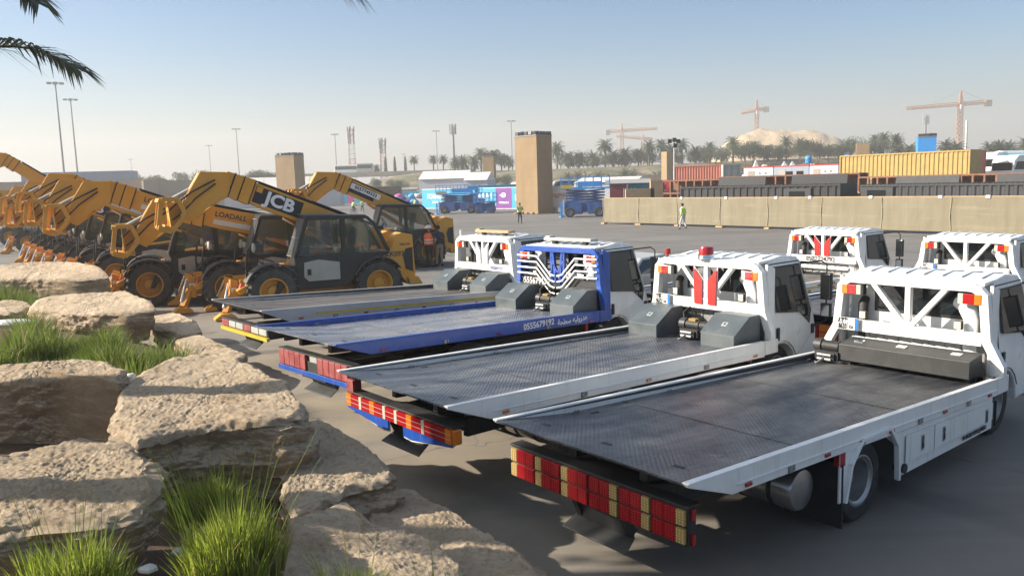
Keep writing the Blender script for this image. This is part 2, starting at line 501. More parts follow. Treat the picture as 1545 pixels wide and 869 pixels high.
# ------------------------------------------------------------------ mesh builder
class MB:
    def __init__(s):
        s.v, s.f, s.m = [], [], []
        s.cur = 0

    def mi(s, i):
        s.cur = i
        return s

    def add(s, verts, faces):
        o = len(s.v)
        s.v += [tuple(v) for v in verts]
        for f in faces:
            s.f.append(tuple(o + i for i in f))
            s.m.append(s.cur)
        return s

    def box(s, c, size, rot=None):
        x, y, z = [d / 2 for d in size]
        P = [Vector((a * x, b * y, d * z)) for a in (-1, 1) for b in (-1, 1) for d in (-1, 1)]
        if rot is not None:
            P = [rot @ p for p in P]
        c = Vector(c)
        return s.add([c + p for p in P], [(0, 1, 3, 2), (4, 6, 7, 5), (0, 4, 5, 1), (2, 3, 7, 6), (0, 2, 6, 4), (1, 5, 7, 3)])

    def bar(s, a, b, w, h, up=(0, 0, 1)):
        a, b = Vector(a), Vector(b)
        d = (b - a)
        l = d.length
        d.normalize()
        up = Vector(up)
        if abs(d.dot(up)) > .98:
            up = Vector((1, 0, 0))
        y = up.cross(d).normalized()
        z = d.cross(y)
        rot = Matrix((d, y, z)).transposed()
        return s.box((a + b) / 2, (l, w, h), rot)

    def extrude(s, pts, vec):
        "closed polygon of 3D points swept along vec"
        n = len(pts)
        vec = Vector(vec)
        P = [Vector(p) for p in pts]
        Q = [p + vec for p in P]
        nrm = Vector((0, 0, 0))
        for i in range(n):
            nrm += (P[i] - P[0]).cross(P[(i + 1) % n] - P[0])
        F = []
        flip = nrm.dot(vec) > 0
        F.append(tuple(reversed(range(n))) if flip else tuple(range(n)))
        F.append(tuple(range(n, 2 * n)) if flip else tuple(reversed(range(n, 2 * n))))
        for i in range(n):
            j = (i + 1) % n
            F.append((i, j, n + j, n + i) if flip else (j, i, n + i, n + j))
        return s.add(P + Q, F)

    def prof(s, xz, y0, y1):
        return s.extrude([(x, y0, z) for x, z in xz], (0, y1 - y0, 0))

    def ribbon(s, path, w, x0, x1, closed=False):
        "mitred band of width w along a (y,z) path, swept from x0 to x1"
        n = len(path)
        A, B = [], []
        for i, (y, z) in enumerate(path):
            p = Vector((y, z))
            d0 = (p - Vector(path[i - 1])).normalized() if i > 0 else None
            d1 = (Vector(path[i + 1]) - p).normalized() if i < n - 1 else None
            if d0 is None:
                d0 = d1
            if d1 is None:
                d1 = d0
            nn = Vector((-(d0 + d1).y, (d0 + d1).x)).normalized()
            k = max(.5, nn.dot(Vector((-d0.y, d0.x))))
            A.append(p + nn * (w / 2 / k))
            B.append(p - nn * (w / 2 / k))
        V = []
        for x in (x0, x1):
            V += [(x, q.x, q.y) for q in A] + [(x, q.x, q.y) for q in B]
        F = []
        for i in range(n - 1):
            a, b, c, d = i, i + 1, n + i + 1, n + i
            F.append((a, b, c, d))
            F.append((2 * n + d, 2 * n + c, 2 * n + b, 2 * n + a))
            F.append((b, a, 2 * n + a, 2 * n + b))
            F.append((d, c, 2 * n + c, 2 * n + d))
        F.append((0, n, 3 * n, 2 * n))
        F.append((n - 1, 3 * n - 1, 4 * n - 1, 2 * n - 1))
        return s.add(V, F)

    def cyl(s, p0, p1, r0, r1=None, n=16, cap=True):
        r1 = r0 if r1 is None else r1
        p0, p1 = Vector(p0), Vector(p1)
        d = (p1 - p0).normalized()
        u = d.orthogonal().normalized()
        w = d.cross(u)
        V = []
        for p, r in ((p0, r0), (p1, r1)):
            for i in range(n):
                a = 2 * math.pi * i / n
                V.append(p + (u * math.cos(a) + w * math.sin(a)) * r)
        F = [(i, (i + 1) % n, n + (i + 1) % n, n + i) for i in range(n)]
        if cap:
            F += [tuple(reversed(range(n))), tuple(range(n, 2 * n))]
        return s.add(V, F)

    def tube(s, pts, r, n=8, cap=True):
        P = [Vector(p) for p in pts]
        rr = r if isinstance(r, (list, tuple)) else [r] * len(P)
        V, F = [], []
        u = None
        for i, p in enumerate(P):
            d = (P[min(i + 1, len(P) - 1)] - P[max(i - 1, 0)]).normalized()
            if u is None:
                u = d.orthogonal().normalized()
            u = (u - d * u.dot(d)).normalized()
            w = d.cross(u)
            for k in range(n):
                a = 2 * math.pi * k / n
                V.append(p + (u * math.cos(a) + w * math.sin(a)) * rr[i])
        for i in range(len(P) - 1):
            for k in range(n):
                F.append((i * n + k, i * n + (k + 1) % n, (i + 1) * n + (k + 1) % n, (i + 1) * n + k))
        if cap:
            F += [tuple(reversed(range(n))), tuple(range((len(P) - 1) * n, len(P) * n))]
        return s.add(V, F)

    def lathe(s, c, axis, prof, n=24):
        "prof: list of (radius, offset along axis)"
        c, d = Vector(c), Vector(axis).normalized()
        u = d.orthogonal().normalized()
        w = d.cross(u)
        V, F = [], []
        for r, h in prof:
            for k in range(n):
                a = 2 * math.pi * k / n
                V.append(c + d * h + (u * math.cos(a) + w * math.sin(a)) * r)
        for i in range(len(prof) - 1):
            for k in range(n):
                F.append((i * n + k, i * n + (k + 1) % n, (i + 1) * n + (k + 1) % n, (i + 1) * n + k))
        return s.add(V, F)

    def ball(s, c, r, n=10, sq=(1, 1, 1)):
        prof = [(math.sin(math.pi * i / n) * r + 1e-4, -math.cos(math.pi * i / n) * r) for i in range(n + 1)]
        o = len(s.v)
        s.lathe((0, 0, 0), (0, 0, 1), prof, n * 2)
        for i in range(o, len(s.v)):
            v = s.v[i]
            s.v[i] = (c[0] + v[0] * sq[0], c[1] + v[1] * sq[1], c[2] + v[2] * sq[2])
        return s

    def build(s, name, mats, parent=None, smooth=0, bevel=0, label=None, loc=None):
        me = bpy.data.meshes.new(name)
        me.from_pydata(s.v, [], s.f)
        mats = mats if isinstance(mats, (list, tuple)) else [mats]
        for m in mats:
            me.materials.append(M[m] if isinstance(m, str) else m)
        if len(mats) > 1:
            me.polygons.foreach_set('material_index', s.m)
        if smooth:
            me.polygons.foreach_set('use_smooth', [True] * len(me.polygons))
            me.update()
            me.set_sharp_from_angle(angle=R(smooth))
        me.update()
        o = bpy.data.objects.new(name, me)
        COL.objects.link(o)
        if parent is not None:
            o.parent = parent
        if loc is not None:
            o.location = loc
        if bevel:
            b = o.modifiers.new('bevel', 'BEVEL')
            b.width = bevel
            b.segments = 2
            b.limit_method = 'ANGLE'
            b.angle_limit = R(40)
        if label:
            o['label'] = label
        return o


def tag(o, label, cat, group=None):
    o['label'] = label
    o['category'] = cat
    if group:
        o['group'] = group
    return o


def thing(name, label, cat, loc=(0, 0, 0), rotz=0, group=None, scale=1):
    o = bpy.data.objects.new(name, None)
    COL.objects.link(o)
    o.location = loc
    o.rotation_euler = (0, 0, rotz)
    o.scale = (scale,) * 3
    o.empty_display_size = .2
    return tag(o, label, cat, group)


def structure(o):
    o['kind'] = 'structure'
    return o


def copy_tree(o, parent=None):
    c = o.copy()
    COL.objects.link(c)
    if parent is not None:
        c.parent = parent
    for ch in list(o.children):
        copy_tree(ch, c)
    return c


def frame3(loc, xdir, ydir):
    x = Vector(xdir).normalized()
    y = Vector(ydir)
    y = (y - x * y.dot(x)).normalized()
    z = x.cross(y)
    m = Matrix((x, y, z)).transposed().to_4x4()
    m.translation = Vector(loc)
    return m


def text(name, body, size, parent, loc, xdir, ydir, material, bold=0., ext=.002, align='CENTER', sx=1., shear=0.):
    c = bpy.data.curves.new(name, 'FONT')
    c.body = body
    c.size = size
    c.extrude = ext
    c.offset = bold
    c.align_x = align
    c.align_y = 'CENTER'
    c.shear = shear
    c.resolution_u = 3
    c.materials.append(M[material])
    tmp = bpy.data.objects.new(name, c)
    COL.objects.link(tmp)
    me = bpy.data.meshes.new_from_object(tmp.evaluated_get(bpy.context.evaluated_depsgraph_get()))
    bpy.data.objects.remove(tmp)
    bpy.data.curves.remove(c)
    me.name = name
    o = bpy.data.objects.new(name, me)
    COL.objects.link(o)
    o.parent = parent
    o.matrix_local = frame3(loc, xdir, ydir) @ Matrix.Diagonal((sx, 1, 1, 1))
    return o


def wheel(parent, c, r, w, tyre='rubber', rim='rim_silver', rimr=.6, side=1, dual=False, lugs=0, label=None):
    "side = +1: the outer face looks to +y"
    c = Vector(c)
    t = MB()
    ax = (0, side, 0)
    offs = [0] if not dual else [0, -w * 1.12]
    for o in offs:
        t.lathe(c + Vector((0, side * o, 0)), ax, [(r * rimr, -w / 2), (r * .90, -w / 2), (r * .985, -w * .36), (r, -w * .22), (r, w * .22), (r * .985, w * .36), (r * .90, w / 2), (r * (rimr + .05), w / 2 * 1.02), (r * rimr, w * .42), (r * rimr, -w / 2)], 32)
    if lugs:
        for k in range(lugs):
            for sd in (-1, 1):
                a = 2 * math.pi * (k + (.25 if sd > 0 else .0)) / lugs
                d = Vector((math.cos(a), 0, math.sin(a)))
                tg = Vector((-math.sin(a), 0, math.cos(a)))
                p = c + d * (r * 1.0) + Vector((0, sd * w * .25, 0))
                xx = (Vector((0, sd, 0)) + tg * .75).normalized()
                rot = Matrix((xx, d.cross(xx), d)).transposed()
                t.box(p, (w * .62, r * .11, r * .09), rot)
    # object origin on the hub
    t.v = [tuple(Vector(v) - c) for v in t.v]
    wo = t.build('wheel', tyre, parent, 40, label=label, loc=c)
    h = MB()
    q = r * rimr
    h.lathe((0, 0, 0), ax, ([(q * 1.04, w * .46), (q * .95, w * .46), (q * .88, w * .2), (q * .80, -w * .02), (q * .42, w * .04), (q * .40, w * .22), (q * .2, w * .26), (.001, w * .26)] if not dual else [(q * 1.05, w * .47), (q * .97, w * .48), (q * .93, w * .40), (q * .86, w * .36), (q * .82, -w * .10), (q * .76, -w * .34), (q * .42, -w * .40), (q * .38, -w * .05), (q * .30, w * .02), (.001, w * .02)]), 24)
    for k in range(8):
        a = 2 * math.pi * k / 8
        p = Vector((math.cos(a) * q * .58, 0, math.sin(a) * q * .58))
        h.cyl(p + Vector((0, side * (-.02 if not dual else -w * .42), 0)), p + Vector((0, side * ((w * .06 + .02) if not dual else -w * .30), 0)), q * .05, n=6)
    h.build('rim', rim, wo, 40)
    return wo
# ------------------------------------------------------------------ flatbed recovery trucks
GT = 'flatbed recovery trucks'


def truck(p):
    L, W, zb, zr, zt, ins, lean = p['L'], p['W'], p['zb'], p['zr'], p['zt'], p['ins'], p['ln']
    paint = p.get('paint', 'white_paint')
    rail_paint = p.get('rail', paint)
    yaw = R(p['yaw'])
    t = thing('flatbed_truck', p['label'], 'flatbed truck', (p['F'][0], p['F'][1], 0), yaw, GT)
    H = W / 2
    rh = .08                                   # inner height of the side rails
    top = lambda x: zb + (zr - zb) * (-x / L)            # top of the rail
    dk = lambda x: top(x) - rh * min(1, max(0, (x + L) / .9))
    tilt = math.atan2(zr - (zb - rh), L)
    # chassis
    m = MB()
    for s in (-1, 1):
        m.bar((-L + .75, s * .43, .66), (1.7, s * .43, .62), .08, .22)
        m.bar((-L + .35, s * .43, dk(-L) - .19), (-.1, s * .43, zb - rh - .17), .09, .15)
    for k in range(7):
        x = -L + .9 + k * (L + .4) / 6
        m.box((x, 0, .64), (.1, .86, .14))
    for k in range(9):
        x = -L + .5 + k * (L - .8) / 8
        m.box((x, 0, dk(x) - .085), (.07, W - .2, .07))
    m.box((-L + .55, 0, .72), (.5, .7, .26))
    m.cyl((-L + p['wo'], -.8, .42), (-L + p['wo'], .8, .42), .11, n=12)
    m.cyl((-L + p['wo'] - .02, 0, .42), (-L + p['wo'] + .25, 0, .42), .24, n=12)
    m.cyl((lean + .57, -.8, .40), (lean + .57, .8, .40), .08, n=12)
    m.box((-L * .45, .62, .60), (1.0, .36, .42))
    m.cyl((-L + .5, .25, .80), (-L + 2.6, .2, .74), .07, n=12)
    m.build('chassis', 'chassis_black', t, bevel=.006)
    # wheels
    for s in (-1, 1):
        wheel(t, (-L + p['wo'], s * (H - .22), .415), .415, .24, side=s, dual=True, rimr=.60)
        wheel(t, (lean + .11 + .22 + .24, s * .80, .405), .405, .23, side=s, rimr=.62)
    # deck
    m = MB()
    n = 12
    V, F = [], []
    for i in range(n + 1):
        x = -L + L * i / n
        for y in (-H + .05, H - .05):
            V.append((x, y, dk(x)))
            V.append((x, y, dk(x) - (.05 if i else .018)))
    for i in range(n):
        a = 4 * i
        F += [(a, a + 2, a + 6, a + 4), (a + 1, a + 5, a + 7, a + 3), (a, a + 4, a + 5, a + 1), (a + 2, a + 3, a + 7, a + 6)]
    F += [(0, 1, 3, 2), (4 * n, 4 * n + 2, 4 * n + 3, 4 * n + 1)]
    m.add(V, F)
    dk_o = m.build('deck', p['deck'], t)
    m = MB()                                    # seams, lashing slots and scars standing 2 mm off the plate
    for x in (-L * .36, -L * .70):
        m.bar((x, -H + .06, dk(x) + .003), (x, H - .06, dk(x) + .0025), .006, .003)
    for x in (-L + .35, ):
        for y in (-H + .38, 0, H - .38):
            m.box((x, y, dk(x) + .001), (.05, .10, .006))
    for x in (-L * .18, -L * .55, -L * .8):
        for s in (-1, 1):
            m.box((x, s * (H - .22), dk(x) + .001), (.11, .03, .006))
    m.build('lashing_slot', 'chassis_black', dk_o, label='dark plate seams and lashing slots cut in the deck')
    # side rails
    oh = p.get('rail_depth', .20)
    for s in (-1, 1):
        m = MB()
        y0, y1 = s * (H - .055), s * H
        pts = [(-L, zr - .006), (-L + .02, zr - .03), (-L + .55, top(-L + .55) - oh), (0, zb - oh), (0, zb)]
        m.prof(pts, min(y0, y1), max(y0, y1))
        m.bar((-L, s * (H - .03), zr + .001), (0, s * (H - .03), zb + .003), .066, .018)
        if p.get('rail_lip', 1):
            m.bar((-L + .6, s * (H + .004), top(-L + .6) - oh * .62), (-.02, s * (H + .004), zb - oh * .62), .02, .012)
        rl = m.build('side_rail', rail_paint, t, bevel=.006)
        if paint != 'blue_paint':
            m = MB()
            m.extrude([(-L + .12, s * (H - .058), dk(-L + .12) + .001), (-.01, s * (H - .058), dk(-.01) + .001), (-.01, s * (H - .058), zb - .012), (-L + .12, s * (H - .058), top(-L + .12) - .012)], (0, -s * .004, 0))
            m.build('rail_inner_strip', 'box_dark', rl)  # thin dark strip over the inner face of the rail
        if p.get('stripe'):
            m = MB()
            m.bar((-L + 1.05, s * (H + .006), top(-L + 1.05) - .13), (-.1, s * (H + .006), zb - .11), .006, .05)
            m.build('reflective_strip', 'yellow_stripe', rl)
        k = p.get('markers', 6)
        for i in range(k):
            x = -L + .75 + i * (L - 1.0) / max(1, k - 1)
            m = MB()
            if i % 2 == 0 or p.get('only_markers'):
                m.box((x, s * (H + .010), top(x) - oh * .78), (.085, .018, .03))
                m.build('marker_lamp', p.get('marker', 'red_lens'), rl, bevel=.004)
            else:
                m.box((x, s * (H + .008), top(x) - oh * .80), (.05, .03, .055))
                m.box((x + .06, s * (H + .006), top(x) - oh * .80), (.02, .014, .05))
                m.build('lashing_hook', 'galv', rl)
        for i in range(4):
            x = -L + 1.0 + i * (L - 1.4) / 3
            m = MB()
            z = dk(x)
            yy = s * (H - .10)
            m.tube([(x - .04, yy, z), (x - .03, yy - s * .03, z + .035), (x + .03, yy - s * .03, z + .035), (x + .04, yy, z)], .007, 6)
            m.build('lashing_ring', 'galv', rl, 40)
    # headboard
    x0, x1 = lean, lean + .11
    zg = zb + .40
    hw = H - ins
    zm = zt - .70
    rr = .16
    m = MB()
    path = [(-H + .05, zb - .02), (-H + .05, zb + .10), (-hw - .0, zg), (-hw + .055, zt - rr)]
    for a in (25, 50, 75):
        path.append((-hw + .055 + rr - rr * math.cos(R(a)), zt - .055 - rr + rr * math.sin(R(a)) + .055 - .055))
    path.append((-hw + .055 + rr, zt - .055))
    full = path + [(-y, z) for y, z in reversed(path)]
    m.ribbon(full, .105, x0, x1)
    if p.get('head') != 'wings':
        m.bar((x0 + .055, -hw + .06, zm), (x0 + .055, hw - .06, zm), .09, .155)
    if p.get('head') != 'wings':
        m.bar((x0 + .055, 0, zm + .07), (x0 + .055, 0, zt - .09), .07, .085, up=(1, 0, 0))
        for s in (-1, 1):
            m.bar((x0 + .055, s * .03, zm + .06), (x0 + .055, s * .47, zt - .10), .066, .080, up=(1, 0, 0))
    else:
        for s in (-1, 1):
            m.bar((x0 + .055, s * .05, zm - .02), (x0 + .055, s * .12, zt - .10), .05, .06, up=(1, 0, 0))
            m.bar((x0 + .055, s * .15, zm + .0), (x0 + .055, s * .17, zt - .10), .05, .05, up=(1, 0, 0))
        m.bar((x0 + .05, -.15, zm + .42), (x0 + .05, 0, zm + .2), .04, .05, up=(1, 0, 0))
        m.bar((x0 + .05, .15, zm + .42), (x0 + .05, 0, zm + .2), .04, .05, up=(1, 0, 0))
    # side cheeks running forward to the cab
    for s in (-1, 1):
        pts = [(x1, zb - .18), (x1 + .20, zb - .18), (x1 + .20, zb + .25), (x1 + .20, zg + .1), (x1 + .20, zt - .1), (x1, zt - .03)]
        m.prof(pts, s * hw - .02, s * hw + .02)
    m.bar((0.02, -H + .03, zb - .1), (x0 + .2, -H + .03, zb - .1), .05, .2)
    m.bar((0.02, H - .03, zb - .1), (x0 + .2, H - .03, zb - .1), .05, .2)
    hb = m.build('headboard', paint, t, bevel=.012)
    if p.get('head') == 'wings':
        for s in (-1, 1):
            for k in range(4):
                z = zt - .20 - k * .115
                m = MB()
                m.tube([(x0 - .02, s * (hw - .02), z), (x0 - .02, s * .50, z - .005), (x0 - .02, s * .16, z - .33), (x0 - .02, s * .03, z - .36)], .018, 8)
                m.build('wing_bar', 'white_paint', hb, 40)
    if p.get('head') == 'wings':
        m = MB()
        m.box((x0 + .06, 0, zm - .02), (.02, 2 * hw - .12, .24))
        m.build('name_panel', 'box_dark', hb)
    if p.get('logo'):
        c = p['logo']
        for s in (-1, 1):
            m = MB()
            lz = zm + (.085 if p.get('phone') else 0)
            pts = [(x0 - .012, s * .055, lz), (x0 - .012, s * .20, lz), (x0 - .012, s * .22, zt - .13), (x0 - .012, s * .055, zt - .32)]
            m.extrude(pts, (.01, 0, 0))
            m.cur = 1
            q = Vector((0, s * .135, (lz + zt - .13) / 2))
            m.extrude([(Vector(v) - q) * 1.10 + q + Vector((.012, 0, 0)) for v in pts], (.008, 0, 0))
            m.build('emblem_plate', [c, 'ink_white'], hb)
    for s in (-1, 1):                            # combination lamps
        m = MB()
        for i, (mt, wd) in enumerate((('amber_lens', .085), ('red_lens', .15), ('clear_lens', .06))):
            pass
        y = s * (hw - .22)
        zz = zt - .20
        m.mi(0).box((x0 + .03, y + s * .105, zz), (.08, .082, .13))
        m.mi(1).box((x0 + .03, y, zz), (.08, .125, .13))
        m.mi(2).box((x0 + .03, y - s * .095, zz), (.08, .062, .13))
        m.mi(3).box((x0 + .085, y, zz), (.04, .31, .15))
        m.build('combination_lamp', ['amber_lens', 'red_lens', 'clear_lens', 'chassis_black'], hb, bevel=.005)
        m = MB()
        m.mi(0).box((x0 + .08, s * .62, zm + .15), (.05, .10, .11))
        m.mi(1).box((x0 + .045, s * .62, zm + .15), (.02, .085, .095))
        m.build('work_lamp', ['chassis_black', 'clear_lens'], hb, bevel=.006)
    if p.get('plate'):
        y = hw - .19
        m = MB()
        m.mi(0).box((x0 - .03, y, zm + .02), (.012, .30, .17))
        m.mi(1).box((x0 - .037, y - .125, zm + .02), (.006, .045, .165))
        m.mi(2).box((x0 - .037, y + .022, zm + .02), (.004, .24, .005))
        m.mi(2).box((x0 - .037, y + .0, zm + .02), (.004, .005, .15))
        pl = m.build('licence_plate', ['plate_white', 'plate_blue', 'ink'], hb)
        a, b = p['plate']
        text('lettering', b, .092, pl, (x0 - .039, y + .075, zm - .025), (0, -1, 0), (0, 0, 1), 'ink', .004, sx=.66)
        text('lettering', a, .092, pl, (x0 - .039, y + .075, zm + .062), (0, -1, 0), (0, 0, 1), 'ink', .004, sx=.66)
        text('lettering', 'KSA', .055, pl, (x0 - .039, y - .05, zm - .025), (0, -1, 0), (0, 0, 1), 'ink', .001, sx=.6)
    if p.get('phone'):
        body, yy, sz, ink = p['phone']
        text('lettering', body, sz, hb, (x0 - (.008 if p.get('head') != 'wings' else -.047), yy, zm), (0, -1, 0), (0, 0, 1), ink, .001, sx=.95)
    # lower panel / bulkhead between the posts
    m = MB()
    m.box((x1 + .10, 0, (zb + zm) / 2 - .09), (.03, 2 * hw - .16, zm - zb + .0))
    for k in range(9):
        m.box((x1 + .08, -.8 + k * .2, (zb + zm) / 2 - .09), (.02, .03, zm - zb - .06))
    m.build('bulkhead_panel', p.get('bulk', 'galv'), t)
    # boxes and winch
    bx = p.get('boxes', 'pair')
    if bx == 'pair':
        for s in (-1, 1):
            m = MB()
            z0 = dk(-.3)
            pts = [(-.52, z0 + .004), (-.52, z0 + .20), (-.14, z0 + .44), (x0 - .02, z0 + .44), (x0 - .02, z0 + .004)]
            y = s * (H - .46)
            m.prof(pts, y - .29, y + .29)
            tb = m.build('tool_box', 'box_grey', t, bevel=.006)
            m = MB()
            sl = Vector((.38, 0, .24)).normalized()
            nn = Vector((-.24, 0, .38)).normalized()
            c = Vector((-.33, y, z0 + .32)) + nn * .004
            rot = Matrix((Vector((0, 1, 0)), sl, Vector((0, 1, 0)).cross(sl))).transposed()
            m.mi(0).box(c, (.085, .085, .012), rot)
            m.mi(1).box(c + nn * .006, (.04, .05, .008), rot)
            m.build('latch', ['pale_panel', 'chrome'], tb)
            m = MB()
            m.bar(Vector((-.52, y, z0 + .20)) + nn * .004, Vector((-.14, y, z0 + .44)) + nn * .004, .60, .008, up=nn)
            m.build('lid', 'box_grey', tb, bevel=.003)
    elif bx == 'long':
        m = MB()
        z0 = dk(-.1) + .07
        yl = hw - .26
        m.prof([(-.24, z0), (-.24, z0 + .22), (x0 - .03, z0 + .27), (x0 - .03, z0)], -hw + .02, yl)
        tb = m.build('tool_box', 'box_dark', t, bevel=.008, label='long black tool box across the front of the deck')
        for y in (-hw + .25, -.05, yl - .2):
            m = MB()
            m.box((-.05, y, z0 + .252), (.09, .12, .012), Matrix.Rotation(-.13, 3, 'Y'))
            m.build('latch', 'chrome', tb)
        for y in (-hw + .12, yl - .12):
            m = MB()
            m.box((-.02, y, z0 - .037), (.1, .08, .072))
            m.build('box_foot', 'chassis_black', tb)
        m = MB()
        m.box((.04, (yl - hw) / 2, z0 - .037), (.04, hw + yl - .1, .072))
        m.build('box_plinth', 'chassis_black', tb)
    zw = dk(-.2)
    m = MB()
    yw = 0. if bx == 'pair' else hw - .1
    m.mi(0).box((-.12, yw, zw + .10), (.30, .34, .12))
    m.cyl((-.12, yw - .12, zw + .21), (-.12, yw + .12, zw + .21), .075, n=14)
    m.mi(1).cyl((-.12, yw + .13, zw + .21), (-.12, yw + .24, zw + .21), .09, n=14)
    m.mi(0).cyl((-.12, yw - .13, zw + .21), (-.12, yw - .30, zw + .21), .065, n=14)
    m.cyl((-.12, yw - .30, zw + .21), (-.12, yw - .36, zw + .21), .085, n=14)
    m.mi(1).box((-.29, yw, zw + .09), (.03, .26, .10))
    m.mi(2).cyl((-.32, yw - .10, zw + .06), (-.32, yw + .10, zw + .06), .022, n=10)
    m.cyl((-.32, yw - .10, zw + .12), (-.32, yw + .10, zw + .12), .022, n=10)
    m.tube([(-.3, yw, zw + .09), (-.40, yw + .02, zw + .05), (-.44, yw + .05, zw + .02), (-.41, yw + .08, zw + .03)], .014, 6)
    if bx == 'pair':
      m.mi(3).box((-.13, yw + .0, zw + .29), (.10, .13, .04))
      m.mi(0).tube([(-.1, yw - .2, zw + .2), (-.02, yw - .33, zw + .3), (.04, yw - .45, zw + .22), (.1, yw - .5, zw + .1)], .016, 6)
      m.tube([(-.1, yw + .2, zw + .25), (.0, yw + .3, zw + .36), (.06, yw + .22, zw + .45), (.12, yw + .1, zw + .30)], .016, 6)
    m.build('winch', ['chassis_black', 'box_dark', 'galv', 'winch_ochre'], t, 40, bevel=.004)
    if p.get('duct'):
        m = MB()
        for k in range(9):
            y = -.62 + k * .155
            m.cyl((x1 + .03, y, zm - .22), (x1 + .03, y + .135, zm - .22), .050, .060, n=12)
        m.tube([(x1 + .03, -.64, zm - .22), (x1 + .03, .80, zm - .22)], .045, 10)
        m.build('ribbed_duct', 'cab_white', t, 40)
    # cab
    cx, cl, cw = x1 + .22, 1.62, min(2.0, W - .36)
    wc = cx + .32
    zc = zt + p.get('cabdz', .03)
    hc = cw / 2
    prof = [(cx, .52), (cx, zc - .10), (cx + .10, zc - .02), (cx + .55, zc + .02), (cx + 1.08, zc - .02), (cx + 1.20, zc - .10), (cx + 1.52, 1.22), (cx + 1.62, .95), (cx + 1.62, .42), (cx + 1.0, .42)]
    for a in range(0, 181, 20):
        prof.append((wc + .56 * math.cos(R(a)), .40 + .46 * math.sin(R(a))))
    prof = [q for q in prof if q[0] >= cx]
    prof.append((cx, .84))
    prof[0] = (cx, .86)
    inn = Vector((cx + .75, 1.2))
    m = MB()
    K = len(prof)
    V = []
    for s, kk in ((-1, 1), (1, 1)):
        for x, z in prof:
            nar = max(0, (z - 1.25)) / 1.0 * .13
            V.append((x, s * (hc - nar), z))
    F = [tuple(range(K)), tuple(reversed(range(K, 2 * K)))]
    for i in range(K):
        j = (i + 1) % K
        F.append((j, i, K + i, K + j))
    m.add(V, F)
    cab = m.build('cab', 'cab_white', t, bevel=.022)
    narr = lambda z: hc - max(0, (z - 1.25)) * .13
    # rear window
    m = MB()
    zwn = zc - .34
    m.mi(1).box((cx - .008, 0, zwn), (.02, 1.18, .42))
    m.mi(0).box((cx - .014, 0, zwn), (.02, 1.08, .34))
    m.build('rear_window', ['dark_glass', 'cab_black'], cab, bevel=.01)
    m = MB()
    m.box((cx + 1.37, 0, (zc + 1.12) / 2), (.02, cw * .86, .62), Matrix.Rotation(R(-24), 3, 'Y') @ Matrix.Rotation(0, 3, 'X'))
    m.build('windscreen', 'dark_glass', cab)
    m = MB()                                     # roof ribs, front to back
    for k in range(7):
        y = -hc * .72 + k * hc * 1.44 / 6
        m.bar((cx + .10, y, zc - .005), (cx + .56, y, zc + .027), .05, .016)
        m.bar((cx + .56, y, zc + .027), (cx + 1.02, y, zc - .005), .05, .016)
    m.build('roof_rib', 'cab_white', cab, bevel=.006)
    # intake stack and sill behind the cab
    m = MB()
    m.tube([(cx - .14, -hc + .28, zm - .3), (cx - .14, -hc + .28, zc - .52), (cx - .10, -hc + .36, zc - .36), (cx - .04, -hc + .44, zc - .30)], [.10, .10, .11, .12], 12)
    m.build('air_intake', 'cab_white', cab, 50)
    m = MB()
    m.tube([(cx - .14, hc - .3, .8), (cx - .14, hc - .3, zc - .45), (cx - .06, hc - .3, zc - .38)], [.07, .07, .06], 10)
    m.build('exhaust_stack', 'chassis_black', cab, 50)
    m = MB()
    m.box((cx - .1, -hc + .14, zm + .12), (.16, .13, .34))
    m.build('battery_box', 'chassis_black', cab, bevel=.01)
    for s in (-1, 1):
        # door: panel standing a little proud, with glass above
        d0, d1 = cx + .07, cx + 1.44
        pane = [(d0 + .09, 1.36), (d0 + .09, zc - .16), (cx + 1.10, zc - .16), (cx + 1.36, 1.30), (cx + 1.30, 1.10), (cx + .95, 1.30)]
        m = MB()
        ol = [(d0, .60), (d0, zc - .10), (cx + 1.14, zc - .10), (cx + 1.46, 1.22), (cx + 1.50, .95)]
        arch = [(wc + .60 * math.cos(R(a)), .40 + .50 * math.sin(R(a))) for a in (25, 45, 65, 85, 105, 120)]
        ol = [(d0, .92)] + ol[1:] + [(q, z) for q, z in arch if d0 + .02 < q < cx + 1.46]
        pts = [(x, s * (narr(z) + .004), z) for x, z in ol]
        m.extrude(pts, (0, s * .010, 0))
        dr = m.build('door', 'cab_white', cab, bevel=.006)
        m = MB()                                 # dark rubber seal showing round the door
        qc = sum((Vector(q) for q in pts), Vector()) / len(pts)
        big = [(Vector(q) - qc) for q in pts]
        m.extrude([(qc.x + d.x * 1.022, q[1] - s * .002, qc.z + d.z * 1.018) for d, q in zip(big, pts)], (0, s * .005, 0))
        m.build('door_seal', 'cab_black', cab)
        m = MB()
        big = [((x - inn.x) * 1.06 + inn.x, (z - 1.5) * 1.06 + 1.5) for x, z in pane]
        m.mi(1).extrude([(x, s * (narr(z) + .013), z) for x, z in big], (0, s * .006, 0))
        m.mi(0).extrude([(x, s * (narr(z) + .019), z) for x, z in pane], (0, s * .005, 0))
        m.build('window', ['dark_glass', 'cab_black'], dr)
        m = MB()
        m.box((d0 + .08, s * (narr(1) + .024), 1.02), (.085, .03, .20))
        m.build('handle', 'cab_black', dr, bevel=.01)
        m = MB()                                 # mirror on its arm
        yx = s * (hc + .22)
        m.mi(0).tube([(cx + 1.16, s * (narr(zc - .12)), zc - .14), (cx + 1.42, s * (hc + .16), zc - .10), (cx + 1.50, yx, zc - .16), (cx + 1.50, yx, 1.12), (cx + 1.45, s * (hc + .02), 1.02)], .014, 6)
        m.box((cx + 1.50, yx, zc - .50), (.09, .17, .42))
        m.box((cx + 1.50, yx, zc - .88), (.08, .16, .22))
        m.mi(1).box((cx + 1.452, yx, zc - .50), (.006, .145, .38))
